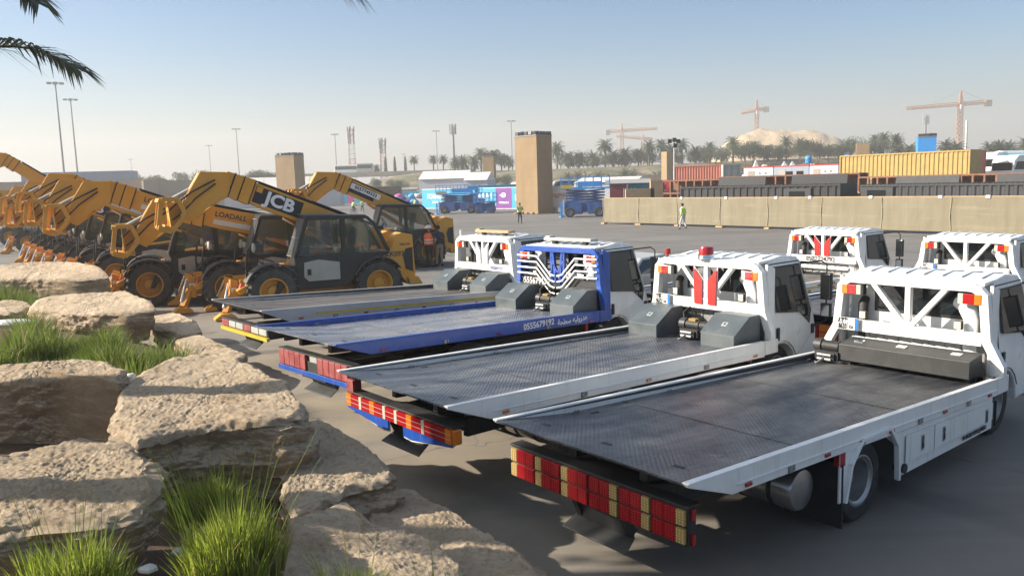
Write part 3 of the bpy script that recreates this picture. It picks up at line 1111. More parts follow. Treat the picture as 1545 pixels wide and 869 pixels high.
        m.box((cx + 1.457, yx, zc - .88), (.006, .13, .18))
        m.build('mirror', ['cab_black', 'chrome'], cab, bevel=.015)
        m = MB()
        m.box((cx + 1.45, s * (hc + .01), .98), (.12, .05, .16))
        m.build('turn_signal', 'cab_black', cab, bevel=.02)
        m = MB()
        m.prof([(cx + .02, .50), (cx + .05, .50), (cx + .05, .18), (cx + .02, .18)], min(s * hc, s * (hc - .28)), max(s * hc, s * (hc - .28)))
        m.build('mud_flap', 'chassis_black', cab)
    m = MB()
    m.box((cx + 1.60, 0, .46), (.10, cw, .26))
    m.build('bumper', 'cab_white', cab, bevel=.03)
    for s in (-1, 1):
        m = MB()
        m.box((cx + 1.625, s * (hc - .25), .82), (.04, .30, .16))
        m.build('headlight', 'clear_lens', cab, bevel=.02)
    cab.scale = (.76, 1, 1)                      # short day cab
    cab.location.x = cx * (1 - .76)
    m = MB()                                     # roof plate carried back to the headboard
    m.bar((x1 - .02, 0, zt - .02), (cx + .08, 0, zc - .035), 2 * hc - .20, .04)
    m.build('roof_plate', 'cab_white', t, bevel=.008)
    # tail lamp bar
    bar_x, bz0, bz1, bh = -L + p['bar'][0], p['bar'][1], p['bar'][2], p['bar'][3]
    kind = p['tail']
    uz0 = bz0 - p.get('drop', .22) + .02
    m = MB()
    m.box((bar_x + .07, 0, (bz0 + bz1) / 2), (.10, 2 * bh, bz1 - bz0))
    m.box((bar_x + .08, 0, bz1 + .012), (.16, 2 * bh + .03, .02))
    for s in (-1, 1):
        m.bar((bar_x + .08, s * .42, bz1 - .04), (bar_x + .75, s * .42, .66), .09, .12)
        m.bar((bar_x + .12, s * .30, bz0 + .02), (bar_x + .22, s * .30, uz0), .07, .09)
    tb = m.build('tail_lamp_bar', 'chassis_black', t, bevel=.006)
    if kind == 'led':
        n = 6
        for row in range(2):
            zc_ = bz0 + (bz1 - bz0) * (.27 + .48 * row)
            hh = (bz1 - bz0) * .44
            for k in range(n):
                cwid = 2 * bh / n
                y0 = bh - cwid * (k + .5)
                m = MB()
                for j in range(3):
                    cream = (j == 0 and k < 3) or (j == 2 and k >= 3)
                    wj = cwid * (.25 if cream else .335)
                    first = k < 3
                    yy = y0 + cwid * ([.355, .055, -.285][j] if first else [.305, -.035, -.335][j])
                    m.cur = 1 if cream else 0
                    m.box((bar_x + .010, yy, zc_), (.03, wj - .006, hh - .012))
                    m.cur = 3 if cream else 2
                    for a in range(3 if cream else 4):
                        for b in range(5):
                            m.box((bar_x - .010, yy + wj * (-.5 + (a + .5) / (3 if cream else 4)), zc_ + (hh - .02) * (-.5 + (b + .5) / 5)), (.004, .012, .012))
                m.build('tail_lamp', ['red_led', 'cream_led', 'red_lens', 'cream_dot'], tb)
        for zq in (bz1 - .05, bz0 + .05):
            m = MB()
            m.box((bar_x + .07, -bh - .012, zq), (.04, .02, .09))
            m.build('side_marker', 'red_lens', tb)
    elif kind == 'strip':
        seq = ['amber_lens', 'red_lens', 'clear_lens', 'red_lens', 'amber_lens', 'red_lens', 'clear_lens', 'red_lens', 'clear_lens', 'red_lens', 'amber_lens', 'red_lens', 'clear_lens', 'red_lens', 'red_lens', 'amber_lens']
        wt = [.42 if c == 'clear_lens' else (.8 if c == 'amber_lens' else 1.45) for c in seq]
        unit = 2 * bh / sum(wt)
        wj = 2 * bh / len(seq)
        yy = bh
        for k in range(0, len(seq), 4):
            m = MB()
            for j in range(4):
                m.cur = j
                wd = wt[k + j] * unit
                m.box((bar_x + .01, yy - wd / 2, (bz0 + bz1) / 2), (.05, wd - .004, (bz1 - bz0) * .94))
                yy -= wd
            for q in (1, 2):
                m.cur = 4
                y = bh - wj * (k + 2)
                m.box((bar_x - .016, y, bz0 + (bz1 - bz0) * q / 3), (.005, 4 * wj, .0035))
            m.build('tail_lamp', seq[k:k + 4] + ['pale_panel'], tb)
        for s in (-1, 1):
            m = MB()
            pts = [(s * .16, bz0 - .006), (s * bh, bz0 - .006), (s * bh, bz0 - .03), (s * .30, bz0 - .125), (s * .16, bz0 - .115)]
            m.mi(0).extrude([(bar_x + .0, y, z) for y, z in pts], (.012, 0, 0))
            c = Vector((0, s * .55, bz0 - .055))
            m.mi(1).extrude([(bar_x + .014, (y - c.y) * 1.03 + c.y, (z - c.z) * 1.38 + c.z) for y, z in pts], (.01, 0, 0))
            m.build('skirt_plate', ['blue_paint', 'plate_white'], tb)
        m = MB()
        m.box((bar_x + .05, -bh - .02, (bz0 + bz1) / 2), (.10, .05, .16))
        m.build('side_marker', 'amber_lens', tb, bevel=.012)
        m = MB()
        m.box((bar_x + .06, bh - .07, bz1 + .09), (.12, .16, .15))
        m.build('lamp_block', 'faded_red', tb, bevel=.006)
    elif kind == 'slats':
        for s in (-1, 1):
            for k in range(5):
                m = MB()
                y = s * (.22 + .165 * k + .04)
                m.box((bar_x + .0, y, (bz0 + bz1) / 2 + .02), (.06, .155, (bz1 - bz0) * .92))
                m.build('tail_lamp', 'faded_red', tb, bevel=.006)
        m = MB()
        m.box((bar_x + .03, 0, bz0 - .03), (.08, 2 * bh + .04, .075))
        m.build('bumper_strip', 'blue_paint', tb, bevel=.005)
        m = MB()
        m.box((bar_x + .03, 0, (bz0 + bz1) / 2 + .02), (.04, .20, .22))
        m.build('number_bracket', 'pale_panel', tb)
    elif kind == 'silver':
        for k in range(6):
            m = MB()
            y = bh - 2 * bh * (k + .5) / 6
            m.box((bar_x + .01, y, (bz0 + bz1) / 2 + .01), (.05, 2 * bh / 6 - .03, .11))
            m.build('tail_lamp', 'pale_panel' if k % 3 else 'faded_red', tb, bevel=.006)
        m = MB()
        m.box((bar_x + .0, 0, bz0 - .035), (.06, 2 * bh + .04, .06))
        m.build('bumper_strip', 'yellow_stripe', tb)
    elif kind == 'grid':
        for row in range(2):
            for k in range(6):
                m = MB()
                m.box((bar_x + .0, bh - 2 * bh * (k + .5) / 6, bz0 + (bz1 - bz0) * (.26 + .5 * row)), (.06, 2 * bh / 6 - .02, (bz1 - bz0) * .46))
                m.build('tail_lamp', 'amber_lens' if (k in (1, 4)) else 'red_lens', tb, bevel=.006)
    # underrun plate
    m = MB()
    uz = bz0 - p.get('drop', .22)
    m.extrude([(bar_x + .20, -.36, uz), (bar_x + .20, .36, uz), (bar_x + .04, .40, uz - .09), (bar_x + .04, -.40, uz - .09)], (0, 0, .012))
    m.box((bar_x + .20, 0, uz + .09), (.05, .66, .18))
    m.build('underrun_plate', 'box_dark', t, bevel=.004)
    # rear mud flaps
    for s in (-1, 1):
        m = MB()
        m.box((-L + p['wo'] - .52, s * (H - .30), .42), (.014, .60, .62))
        m.build('mud_flap', 'chassis_black', t)
    # air tank
    m = MB()
    zt_ = .56
    m.mi(0).lathe((-L + p['wo'] - .95, -H + .14, zt_), (0, 1, 0), [(.001, 0), (.10, .002), (.185, .02), (.20, .05), (.20, .78), (.185, .82), (.001, .83)], 24)
    m.cur = 1
    m.cyl((-L + p['wo'] - .95, -H + .36, zt_), (-L + p['wo'] - .95, -H + .40, zt_), .208, n=24)
    m.cyl((-L + p['wo'] - .95, -H + .70, zt_), (-L + p['wo'] - .95, -H + .74, zt_), .208, n=24)
    m.build('air_tank', ['steel', 'chassis_black'], t, 40)
    if p.get('skirt'):
        skirt(t, p, H, top, oh)
    else:
        for s in (-1, 1):                        # mudguards over the rear wheels
            m = MB()
            wx = -L + p['wo']
            pts = [(wx + .50 * math.cos(R(a)), .415 + .47 * math.sin(R(a))) for a in range(10, 171, 16)]
            inner = [(wx + .48 * math.cos(R(a)), .415 + .45 * math.sin(R(a))) for a in range(170, 9, -16)]
            y0, y1 = s * H - .02, s * (H - .5)
            m.prof(pts + inner, min(y0, y1), max(y0, y1))
            m.build('mudguard', p.get('guard', 'galv'), t, 40)
            m = MB()
            m.box((-.25, s * (H - .12), .82), (.06, .05, .16))
            m.build('side_marker', 'red_lens', t, bevel=.01)
    for kind, y, x in p.get('beacons', ()):
        m = MB()
        if kind == 'big':
            m.mi(0).lathe((x0 + .055, y, zt), (0, 0, 1), [(.001, 0), (.13, 0), (.13, .03), (.12, .055), (.12, .075)], 20)
            m.mi(1).lathe((x0 + .055, y, zt), (0, 0, 1), [(.116, .07), (.114, .17), (.10, .20), (.001, .21)], 20)
            m.build('beacon', ['chrome', 'red_lens'], t, 40)
        elif kind == 'small':
            m.mi(0).cyl((x0 + .055, y, zt - .01), (x0 + .055, y, zt + .04), .055, n=14)
            m.mi(1).cyl((x0 + .055, y, zt + .04), (x0 + .055, y, zt + .14), .052, .045, n=14)
            m.build('beacon', ['chrome', 'red_lens'], t, 40)
        elif kind == 'stub':
            m.mi(0).cyl((x0 + .055, y, zt - .01), (x0 + .055, y, zt + .14), .03, n=12)
            m.build('beacon', ['cab_white'], t, 40)
    if p.get('lightbar'):
        m = MB()
        m.mi(0).bar((x1 + .30, -.62, zt + .11), (x1 + .30, .62, zt + .11), .22, .06)
        m.mi(1).bar((x1 + .30, -.45, zt + .05), (x1 + .30, -.35, zt + .05), .1, .07)
        m.bar((x1 + .30, .35, zt + .05), (x1 + .30, .45, zt + .05), .1, .07)
        m.mi(0).box((x1 + .28, .52, zt + .13), (.16, .13, .08))
        m.build('light_bar', ['timber' if p['lightbar'] == 2 else 'pale_panel', 'chassis_black'], t, bevel=.015)
    for body, x, sz, ink, s in p.get('side_text', ()):
        text('lettering', body, sz, t, (x, s * (H + .004), top(x) - oh * .47), (-s, 0, 0), (0, 0, 1), ink, .002)
    return t


def skirt(t, p, H, top, oh):
    L = p['L']
    wx = -L + p['wo']
    for s in (-1, 1):
        y = s * (H - .012)
        z0 = .34
        zt_ = lambda x: top(x) - oh - .004
        xa = wx - .56
        xe = -.10
        m = MB()
        # sheet in three pieces: behind the wheel, over it, and the locker side
        arch = [(wx - .50, z0 + .02), (wx - .40, z0 + .36), (wx - .20, .90), (wx + .34, .90), (wx + .52, z0 + .34), (wx + .55, z0 - .03)]
        m.prof([(xa, z0 + .02), arch[0], arch[1], arch[2], (arch[2][0], zt_(arch[2][0])), (xa, zt_(xa))], min(y, y - s * .02), max(y, y - s * .02))
        m.prof([(arch[2][0] + .001, .90), (arch[3][0] - .001, .90), (arch[3][0] - .001, zt_(arch[3][0])), (arch[2][0] + .001, zt_(arch[2][0]))], min(y, y - s * .02), max(y, y - s * .02))
        m.prof([arch[3], arch[4], arch[5], (wx + .68, z0 - .02), (xe, z0 - .02), (xe, zt_(xe)), (arch[3][0], zt_(arch[3][0]))], min(y, y - s * .02), max(y, y - s * .02))
        rim = [(x, s * (H + .006), z) for x, z in arch]
        for a, b in zip(rim[:-1], rim[1:]):
            m.bar(a, b, .05, .035)
        sk = m.build('side_skirt', 'white_paint', t, bevel=.004)
        xs = [wx + .70, wx + 1.36, xe - .03]
        for k in range(2):
            a, b = xs[k], xs[k + 1]
            m = MB()
            yy = s * (H + .002)
            m.extrude([(a + .012, yy, z0 + .10), (b - .012, yy, z0 + .10), (b - .012, yy, zt_(b) - .06), (a + .012, yy, zt_(a) - .06)], (0, s * .008, 0))
            d = m.build('locker_door', 'white_paint', sk, bevel=.002)
            for hx in ([(a + b) / 2 + .04] if k == 0 else [a + .22, b - .20]):
              m = MB()
              m.mi(0).box((hx, s * (H + .013), zt_(hx) - .19), (.055, .012, .16))
              m.mi(1).box((hx, s * (H + .018), zt_(hx) - .19), (.034, .012, .12))
              m.mi(0).box((hx, s * (H + .024), zt_(hx) - .17), (.02, .008, .05))
              m.build('handle', ['steel', 'chassis_black'], d)
        text('lettering', 'IN ISUZU SUPER JUMBO', .062, sk, (-.62, s * (H + .003), z0 + .042), (-s, 0, 0), (0, 0, 1), 'ink', .003)
        m = MB()
        m.box((-.04, s * (H - .08), .62), (.10, .10, .62))
        m.build('step_board', 'chassis_black', t)
        m = MB()
        m.box((xa + .05, s * (H - .045), .78), (.10, .07, .15))
        m.build('side_marker', 'red_lens', t, bevel=.008)
        m = MB()
        m.cyl((wx + .70, s * (H - .10), z0 + .05), (wx + .70, s * (H + .012), z0 + .05), .05, n=14)
        m.build('step_hole', 'chassis_black', sk)


trucks = []
trucks.append(truck(dict(F=(5.053, 10.339), yaw=39.02, L=5.83, zb=.902, zt=2.016, ins=.21, zr=1.135, ln=.159, wo=2.772, W=2.369,
    label='nearest white flatbed truck, with locker doors along its side and red and cream tail lamps',
    deck='deck_black', boxes='long', plate=('٨٦٣٣', '8633'), tail='led', bar=(.12, .565, .873, 1.07), skirt=1, duct=1, rail_depth=.20, markers=9)))
trucks.append(truck(dict(F=(2.902, 12.377), yaw=39.72, L=5.635, zb=1.012, zt=2.138, ins=.159, zr=1.186, ln=.151, wo=2.6, W=2.34,
    label='white flatbed truck with big red beacon and two red emblem plates on its headboard',
    deck='deck_grey', logo='red_plate', plate=('٩٦١٢', '9612'), tail='strip', bar=(.09, .755, .915, 1.10), beacons=(('big', 0.02, 0), ('small', .78, 0)), marker='amber_lens', markers=5, rail_depth=.22, only_markers=0)))
trucks.append(truck(dict(F=(.75, 15.201), yaw=42.95, L=5.409, zb=1.073, zt=2.184, ins=.145, zr=1.312, ln=.142, wo=2.6, W=2.404,
    label='blue flatbed truck with white wing bars on its headboard and steel checker deck', paint='blue_paint',
    deck='deck_steel', head='wings', tail='slats', bar=(.3, .684, .934, 1.06), lightbar=1, phone=('0555679192', .62, .17, 'ink_white'), rail_depth=.19, rail_lip=0, bulk='box_dark', markers=5,
    side_text=(('0555679192', -1.55, .145, 'ink_white', -1), ('\ufe94\ufea4\ufec4\ufeb3 \ufeea\ufef4\ufedf\ufeed\ufead\ufeaa\ufeeb', -.72, .13, 'ink_white', -1)))))
trucks.append(truck(dict(F=(-.843, 18.749), yaw=40.85, L=5.777, zb=1.02, zt=2.175, ins=.139, zr=1.288, ln=.214, wo=2.6, W=2.341,
    label='white flatbed truck with silver rails and yellow reflective strip, parked beside the yellow machines', rail='silver_paint', stripe=1,
    deck='deck_brown', logo='cab_white', tail='silver', bar=(.14, .767, .911, 1.05), lightbar=2, beacons=(('stub', .86, 0),), phone=('0502691231', -.52, .10, 'ink_blue'), rail_depth=.24, markers=8)))
trucks.append(truck(dict(F=(7.629, 19.816), yaw=36.24, L=5.8, zb=1.016, zt=2.018, ins=.2, zr=1.054, ln=.099, wo=2.6, W=2.285,
    label='white flatbed truck with phone number 0502724792 below red emblem plates, farther back', stripe=1, boxes='none',
    deck='deck_brown', logo='red_plate', tail='grid', bar=(.14, .62, .84, 1.05), phone=('0502724792', .05, .17, 'ink'), duct=1, rail_depth=.22, side_text=(('0502724792', -1.5, .14, 'ink_blue', -1),))))
trucks.append(truck(dict(F=(9.629, 17.131), yaw=35.74, L=5.8, zb=1.018, zt=1.973, ins=.2, zr=1.055, ln=.141, wo=2.6, W=2.279,
    label='white flatbed truck with plain headboard at the right edge, behind the nearest flatbed', boxes='none',
    deck='deck_black', tail='grid', bar=(.12, .60, .88, 1.06), plate=('١١٠٢', '1102'), duct=1, rail_depth=.2)))
# ------------------------------------------------------------------ telehandlers
GH = 'yellow telehandlers parked in a row'


def telehandler(label, loc, yaw, boom_deg, decal='JCB', number=None, forks=False, ext=0., stab=True, scale=1.05, carriage=True, group=GH):
    t = thing('telehandler', label, 'telehandler', loc, yaw, group, scale)
    m = MB()                                     # chassis
    m.prof([(-2.05, .55), (-2.15, .95), (.9, .95), (1.9, .85), (2.35, .62), (2.35, .42), (1.2, .42), (-1.9, .42)], -.45, .45)
    m.box((1.42, 0, .62), (.28, 1.5, .22))
    m.box((-1.42, 0, .62), (.28, 1.5, .22))
    m.box((2.30, 0, .55), (.16, 1.30, .34))
    m.box((1.9, -.62, .80), (.55, .06, .34))
    m.box((1.9, .62, .80), (.55, .06, .34))
    m.prof([(1.62, .80), (2.22, .60), (2.30, .72), (1.75, 1.02)], .50, .95)
    m.prof([(1.62, .80), (2.22, .60), (2.30, .72), (1.75, 1.02)], -.95, -.50)
    m.box((1.0, .30, 1.12), (.12, .30, .34))
    ch = m.build('chassis', 'machine_yellow', t, bevel=.012)
    m = MB()
    m.box((2.16, .72, .80), (.10, .30, .14), Matrix.Rotation(R(-20), 3, 'Y'))
    m.build('warning_panel', 'warn_red', ch, bevel=.01)
    for x in (1.42, -1.42):
        for s in (-1, 1):
            wheel(t, (x, s * .96, .635), .635, .42, 'tyre_dusty', 'machine_yellow_dark', .56, s, lugs=20)
            m = MB()
            pts = [(x + .74 * math.cos(R(a)), .64 + .74 * math.sin(R(a))) for a in range(22, 150, 14)]
            inn = [(x + .70 * math.cos(R(a)), .64 + .70 * math.sin(R(a))) for a in range(148, 21, -14)]
            m.prof(pts + inn, min(s * .72, s * 1.20), max(s * .72, s * 1.20))
            m.build('mudguard', 'machine_grey', t, 40, bevel=.006)
    # rear body with its raised boom tower
    m = MB()
    side = [(-.58, .62), (-.74, .86), (-1.02, 1.10), (-1.40, 1.30), (-1.78, 1.42), (-1.93, 1.66), (-2.05, 1.92), (-2.20, 1.97), (-2.52, 1.90), (-2.56, 1.0), (-2.56, .62), (-2.30, .55)]
    for a in range(10, 171, 20):
        side.append((-1.42 - .72 * math.cos(R(a)), .60 + .74 * math.sin(R(a))) if False else (-1.42 + .78 * math.cos(R(180 - a)), .56 + .74 * math.sin(R(a))))
    for s in (-1, 1):
        y0, y1 = (.34, .86) if s > 0 else (-.86, -.34)
        m.prof(side, y0, y1)
    m.box((-2.20, 0, 1.15), (.28, .70, .95))
    rb = m.build('rear_body', 'machine_yellow', t, bevel=.02)
    for s in (-1, 1):
        m = MB()
        m.prof([(-2.50, 1.55), (-2.30, 1.52), (-2.22, 1.32), (-2.28, .95), (-2.50, .86)], min(s * .862, s * .875), max(s * .862, s * .875))
        m.build('grille', 'cab_black', rb)
    m = MB()
    m.box((-2.56, .60, 1.62), (.03, .14, .20))
    m.build('tail_lamp', 'amber_lens', rb, bevel=.01)
    m = MB()
    m.prof([(-2.75, .50), (-2.35, .50), (-2.30, .72), (-2.62, .72)], -.98, .98)
    m.build('counterweight', 'machine_yellow_dark', rb, bevel=.03)
    if number:
        text('lettering', number, .20, rb, (-1.98, .868, 1.38), (-1, 0, 0), (0, 0, 1), 'worn_ink', .004)
        text('lettering', '540-170', .09, rb, (-2.28, .868, 1.64), (-1, 0, 0), (0, 0, 1), 'worn_ink', .002)
    # engine pod on the far side
    m = MB()
    m.prof([(-.75, .62), (-.75, 1.42), (-.4, 1.55), (.55, 1.45), (.75, 1.2), (.75, .62)], -1.12, -.42)
    m.build('engine_cover', 'machine_yellow', t, bevel=.05)
    # cab
    y0, y1 = .26, 1.12
    m = MB()
    sill = [(-.55, .62), (-.72, .88), (-1.0, 1.13), (-1.38, 1.33), (-1.74, 1.44), (.80, 1.44), (.80, .62)]
    m.prof(sill, y0, y1)
    roofp = [(-1.02, 2.42), (-.9, 2.52), (.45, 2.55), (.52, 2.47), (-.85, 2.44)]
    m.prof([(-1.18, 2.42), (-1.12, 2.52), (.42, 2.56), (.52, 2.50), (.48, 2.44)], y0 - .02, y1 + .02)
    for y in (y0 + .035, y1 - .035):
        m.bar((.80, y, 1.40), (.78, y, 1.60), .07, .08)
        m.bar((.80, y, 1.44), (.46, y, 2.48), .07, .09)
        m.bar((-.48, y, 1.40), (-.48, y, 2.48), .07, .13)
        m.bar((-1.14, y, 2.47), (-1.36, y, 2.26), .07, .08)
        m.bar((-1.35, y, 2.28), (-1.74, y, 1.50), .07, .09)
        m.bar((-1.74, y, 1.47), (.80, y, 1.44), .07, .08)
    m.box((.95, (y0 + y1) / 2 + .1, 1.22), (.36, .62, .10))
    m.prof([(.80, .62), (.80, 1.20), (1.12, 1.20), (1.42, .52), (1.30, .52), (1.0, .95)], y1 - .30, y1 + .02)
    cab = m.build('cab', 'cab_black', t, bevel=.014)
    m = MB()
    yy = y1 + .012
    m.extrude([(-.34, y1 + .004, 1.30), (.22, y1 + .004, 1.40), (.60, y1 + .004, 1.34), (.62, y1 + .004, .96), (.50, y1 + .004, .84), (-.34, y1 + .004, .84)], (0, .012, 0))
    dp = m.build('door_panel', 'pale_panel', cab, bevel=.006)
    m = MB()
    m.box((.48, yy + .012, 1.08), (.10, .02, .16))
    m.build('handle', 'cab_black', dp, bevel=.008)
    m = MB()
    m.extrude([(-.42, y1 - .035, 1.46), (-.42, y1 - .035, 2.44), (.44, y1 - .035, 2.44), (.74, y1 - .035, 1.5)], (0, .006, 0))
    m.extrude([(-.54, y1 - .035, 1.46), (-.54, y1 - .035, 2.44), (-1.12, y1 - .035, 2.44), (-1.32, y1 - .035, 2.25), (-1.68, y1 - .035, 1.50)], (0, .006, 0))
    m.extrude([(-.42, y0 + .035, 1.46), (-.42, y0 + .035, 2.44), (.44, y0 + .035, 2.44), (.74, y0 + .035, 1.5)], (0, .006, 0))
    m.extrude([(-.54, y0 + .035, 1.46), (-.54, y0 + .035, 2.44), (-1.12, y0 + .035, 2.44), (-1.32, y0 + .035, 2.25), (-1.68, y0 + .035, 1.50)], (0, .006, 0))
    m.extrude([(.80, y0 + .07, 1.48), (.80, y1 - .07, 1.48), (.48, y1 - .07, 2.44), (.48, y0 + .07, 2.44)], (.006, 0, 0))
    m.build('window', 'glass', cab)
    m = MB()                                     # guard bars over windscreen and roof
    for k in range(11):
        y = y0 + .06 + (y1 - y0 - .12) * k / 10
        m.bar((.86, y, 1.50), (.53, y, 2.46), .012, .012)
        m.bar((.53, y, 2.58), (-.30, y, 2.58), .012, .012)
    m.bar((.86, y0, 1.50), (.86, y1, 1.50), .02, .02)
    m.bar((.55, y0, 2.46), (.55, y1, 2.46), .02, .02)
    m.bar((.70, y0, 1.98), (.70, y1, 1.98), .014, .014)
    m.build('guard_bar', 'galv', cab)
    m = MB()
    m.box((-.62, (y0 + y1) / 2, 1.58), (.50, .48, .16))
    m.prof([(-.82, 1.6), (-.98, 2.15), (-.86, 2.2), (-.70, 1.6)], (y0 + y1) / 2 - .23, (y0 + y1) / 2 + .23)
    m.build('seat', 'seat_black', cab, bevel=.04)
    m = MB()
    m.bar((.52, (y0 + y1) / 2, 1.45), (.32, (y0 + y1) / 2, 1.85), .05, .05)
    m.box((.55, (y0 + y1) / 2, 1.62), (.3, .5, .22))
    c = Vector((.30, (y0 + y1) / 2, 1.87))
    m.tube([c + Vector((.18 * math.cos(a) * .45, .18 * math.sin(a), .18 * math.cos(a) * .9)) for a in [2 * math.pi * k / 16 for k in range(17)]], .014, 6)
    m.build('steering_wheel', 'cab_black', cab)
    for s, yb in ((1, .90), (-1, -.90)):
        m = MB()
        m.mi(0).tube([(2.02, yb, .80), (2.04, yb + .02 * s, 1.30), (1.98, yb + .06 * s, 1.72), (1.86, yb + .10 * s, 1.90)], .026, 6)
        m.box((2.02, yb, 1.0), (.07, .07, .40))
        m.mi(1).ball((1.84, yb + .12 * s, 1.80), .115, 6, (.45, 1, 1.1))
        m.mi(0).tube([(1.60, yb + .05 * s, 1.36), (1.75, yb + .12 * s, 1.46), (1.80, yb + .12 * s, 1.70)], .018, 6)
        m.build('mirror', ['cab_black', 'pale_panel'], t, 40)
    # boom: origin on the rear pivot, lifts about local y
    Lb = 4.35 + ext
    bm = MB()
    w = .21
    bm.prof([(-.22, -.18), (-.10, .16), (.2, .24), (Lb - .55, .28), (Lb - .55, -.28), (3.2, -.32), (1.2, -.32), (.3, -.26)], -w, w)
    boom = bm.build('boom', 'machine_yellow', t, bevel=.012, loc=(-1.80, -.05, 1.78))
    boom.rotation_euler = (0, -R(boom_deg), 0)
    m = MB()
    for i, (a, b, g) in enumerate(((Lb - .62, Lb - .34, .032), (Lb - .33, Lb - .09, .016), (Lb - .08, Lb + .12, .0))):
        m.prof([(a, -.31 - g), (a, .31 + g), (b, .30 + g * .6), (b, -.30 - g * .6)], -w - .02 - g, w + .02 + g)
        for yb in (-1, 1):
            for zq in (-.12, .04, .20):
                m.cyl((b - .10, yb * (w + .02), zq), (b - .10, yb * (w + .05 + g), zq), .018, n=8)
    m.build('boom_collar', 'machine_yellow', boom, bevel=.008)
    m = MB()                                     # dark wear gaps between the collars
    for a in (Lb - .635, Lb - .345, Lb - .10):
        m.box((a, 0, .0), (.022, 2 * w + .115, .675))
    m.build('collar_gap', 'cab_black', boom)
    m = MB()                                     # hose and cable tray on the top
    m.box((Lb / 2 - .1, 0, .30), (Lb - 1.3, .20, .06))
    m.tube([(.1, .16, .1), (.0, .2, .32), (.6, .12, .32), (Lb - .7, .12, .33)], .025, 6)
    m.tube([(.1, -.16, .1), (.0, -.2, .32), (.6, -.10, .32), (Lb - .7, -.10, .33)], .022, 6)
    m.box((1.2, 0, .34), (1.9, .30, .03))
    m.build('hose_tray', 'cab_black', boom)
    m = MB()                                     # lift ram under the boom
    a, b = Vector((.9, 0, -.62)), Vector((2.7, 0, -.36))
    m.mi(0).cyl(a, a.lerp(b, .62), .085, n=12)
    m.mi(1).cyl(a.lerp(b, .6), b, .05, n=12)
    m.build('lift_ram', ['machine_yellow', 'chrome'], boom, 40)
    # gooseneck nose: two plates bending down in front
    na = R(boom_deg)
    f = Vector((math.cos(na), 0, -math.sin(na)))            # level and forward, in boom space
    u = Vector((math.sin(na), 0, math.cos(na)))             # plumb, in boom space
    e = Vector((Lb + .02, 0, 0))
    at_ = lambda a, b, y=0: e + f * a + u * b + Vector((0, y, 0))
    m = MB()
    for y in (-.24, .20):
        m.extrude([at_(*q, y) for q in ((-.05, .28), (.48, .31), (.64, .32), (1.02, -.30), (1.22, -.78), (.90, -.96), (.46, -.55), (-.05, -.34))], (0, .045, 0))
    m.bar(at_(.66, .28), at_(1.00, -.26), .44, .03, up=f)
    m.bar(at_(.0, .28), at_(.58, .30), .40, .03)
    m.bar(at_(.1, -.35), at_(.86, -.90), .40, .04)
    nose = m.build('boom_nose', 'machine_yellow', boom, bevel=.008)
    m = MB()
    for y in (-.09, .09):
        m.cyl(at_(.92, -.14, y), at_(1.46, -.42, y), .05, n=10)
    m.build('crowd_ram', 'pale_panel', boom, 40)
    tip = at_(1.14, -.78)
    if carriage:
        m = MB()
        ring = ((-.06, .02), (.10, .42), (.48, .42), (.60, -.30), (.30, -.40), (-.06, .02))
        for y in (-.42, .42):
            for (a0, b0), (a1, b1) in zip(ring[:-1], ring[1:]):
                m.bar(tip + f * a0 + u * b0 + Vector((0, y, 0)), tip + f * a1 + u * b1 + Vector((0, y, 0)), .05, .11)
        for y in (-.14, .10):
            m.extrude([tip + f * a_ + u * b_ + Vector((0, y, 0)) for a_, b_ in ((-.08, .05), (.08, .36), (.30, .20), (.36, -.30), (.10, -.20))], (0, .04, 0))
        for a_, b_ in ((.52, .38), (.56, -.28)):
            m.bar(tip + f * a_ + u * b_ + Vector((0, -.58, 0)), tip + f * a_ + u * b_ + Vector((0, .58, 0)), .11, .10)
        m.bar(tip + f * .26 - u * .32 + Vector((0, -.44, 0)), tip + f * .26 - u * .32 + Vector((0, .44, 0)), .42, .05)
        m.bar(tip + f * .30 - u * .30, tip + f * .34 + u * .40, .80, .03, up=f)
        m.cyl(tip + Vector((0, -.46, 0)), tip + Vector((0, .46, 0)), .07, n=12)
        m.cyl(tip + f * .14 + u * .36 + Vector((0, -.40, 0)), tip + f * .14 + u * .36 + Vector((0, .40, 0)), .055, n=12)
        m.build('carriage', 'machine_yellow_dark', boom, bevel=.008)
        m = MB()
        m.tube([at_(.3, .1, .26), at_(.9, -.2, .30), at_(1.3, -.5, .34), tip + f * .35 + u * .1 + Vector((0, .3, 0))], .022, 6)
        m.tube([at_(.3, .0, .26), at_(.8, -.35, .31), at_(1.15, -.7, .34), tip + f * .25 - u * .1 + Vector((0, .32, 0))], .022, 6)
        m.build('hose', 'cab_black', boom, 40)
    if forks:
        for y in (-.46, .40):
            m = MB()
            a = tip - u * .30 + f * .60
            q = (f * .96 + u * .28)
            m.bar(a + Vector((0, y, 0)), a + f * .0 + u * .75 + Vector((0, y, 0)), .10, .05, up=(0, 1, 0))
            m.bar(a + Vector((0, y, 0)), a + q * 1.35 + Vector((0, y, 0)), .11, .045)
            m.build('fork', 'rust', boom)
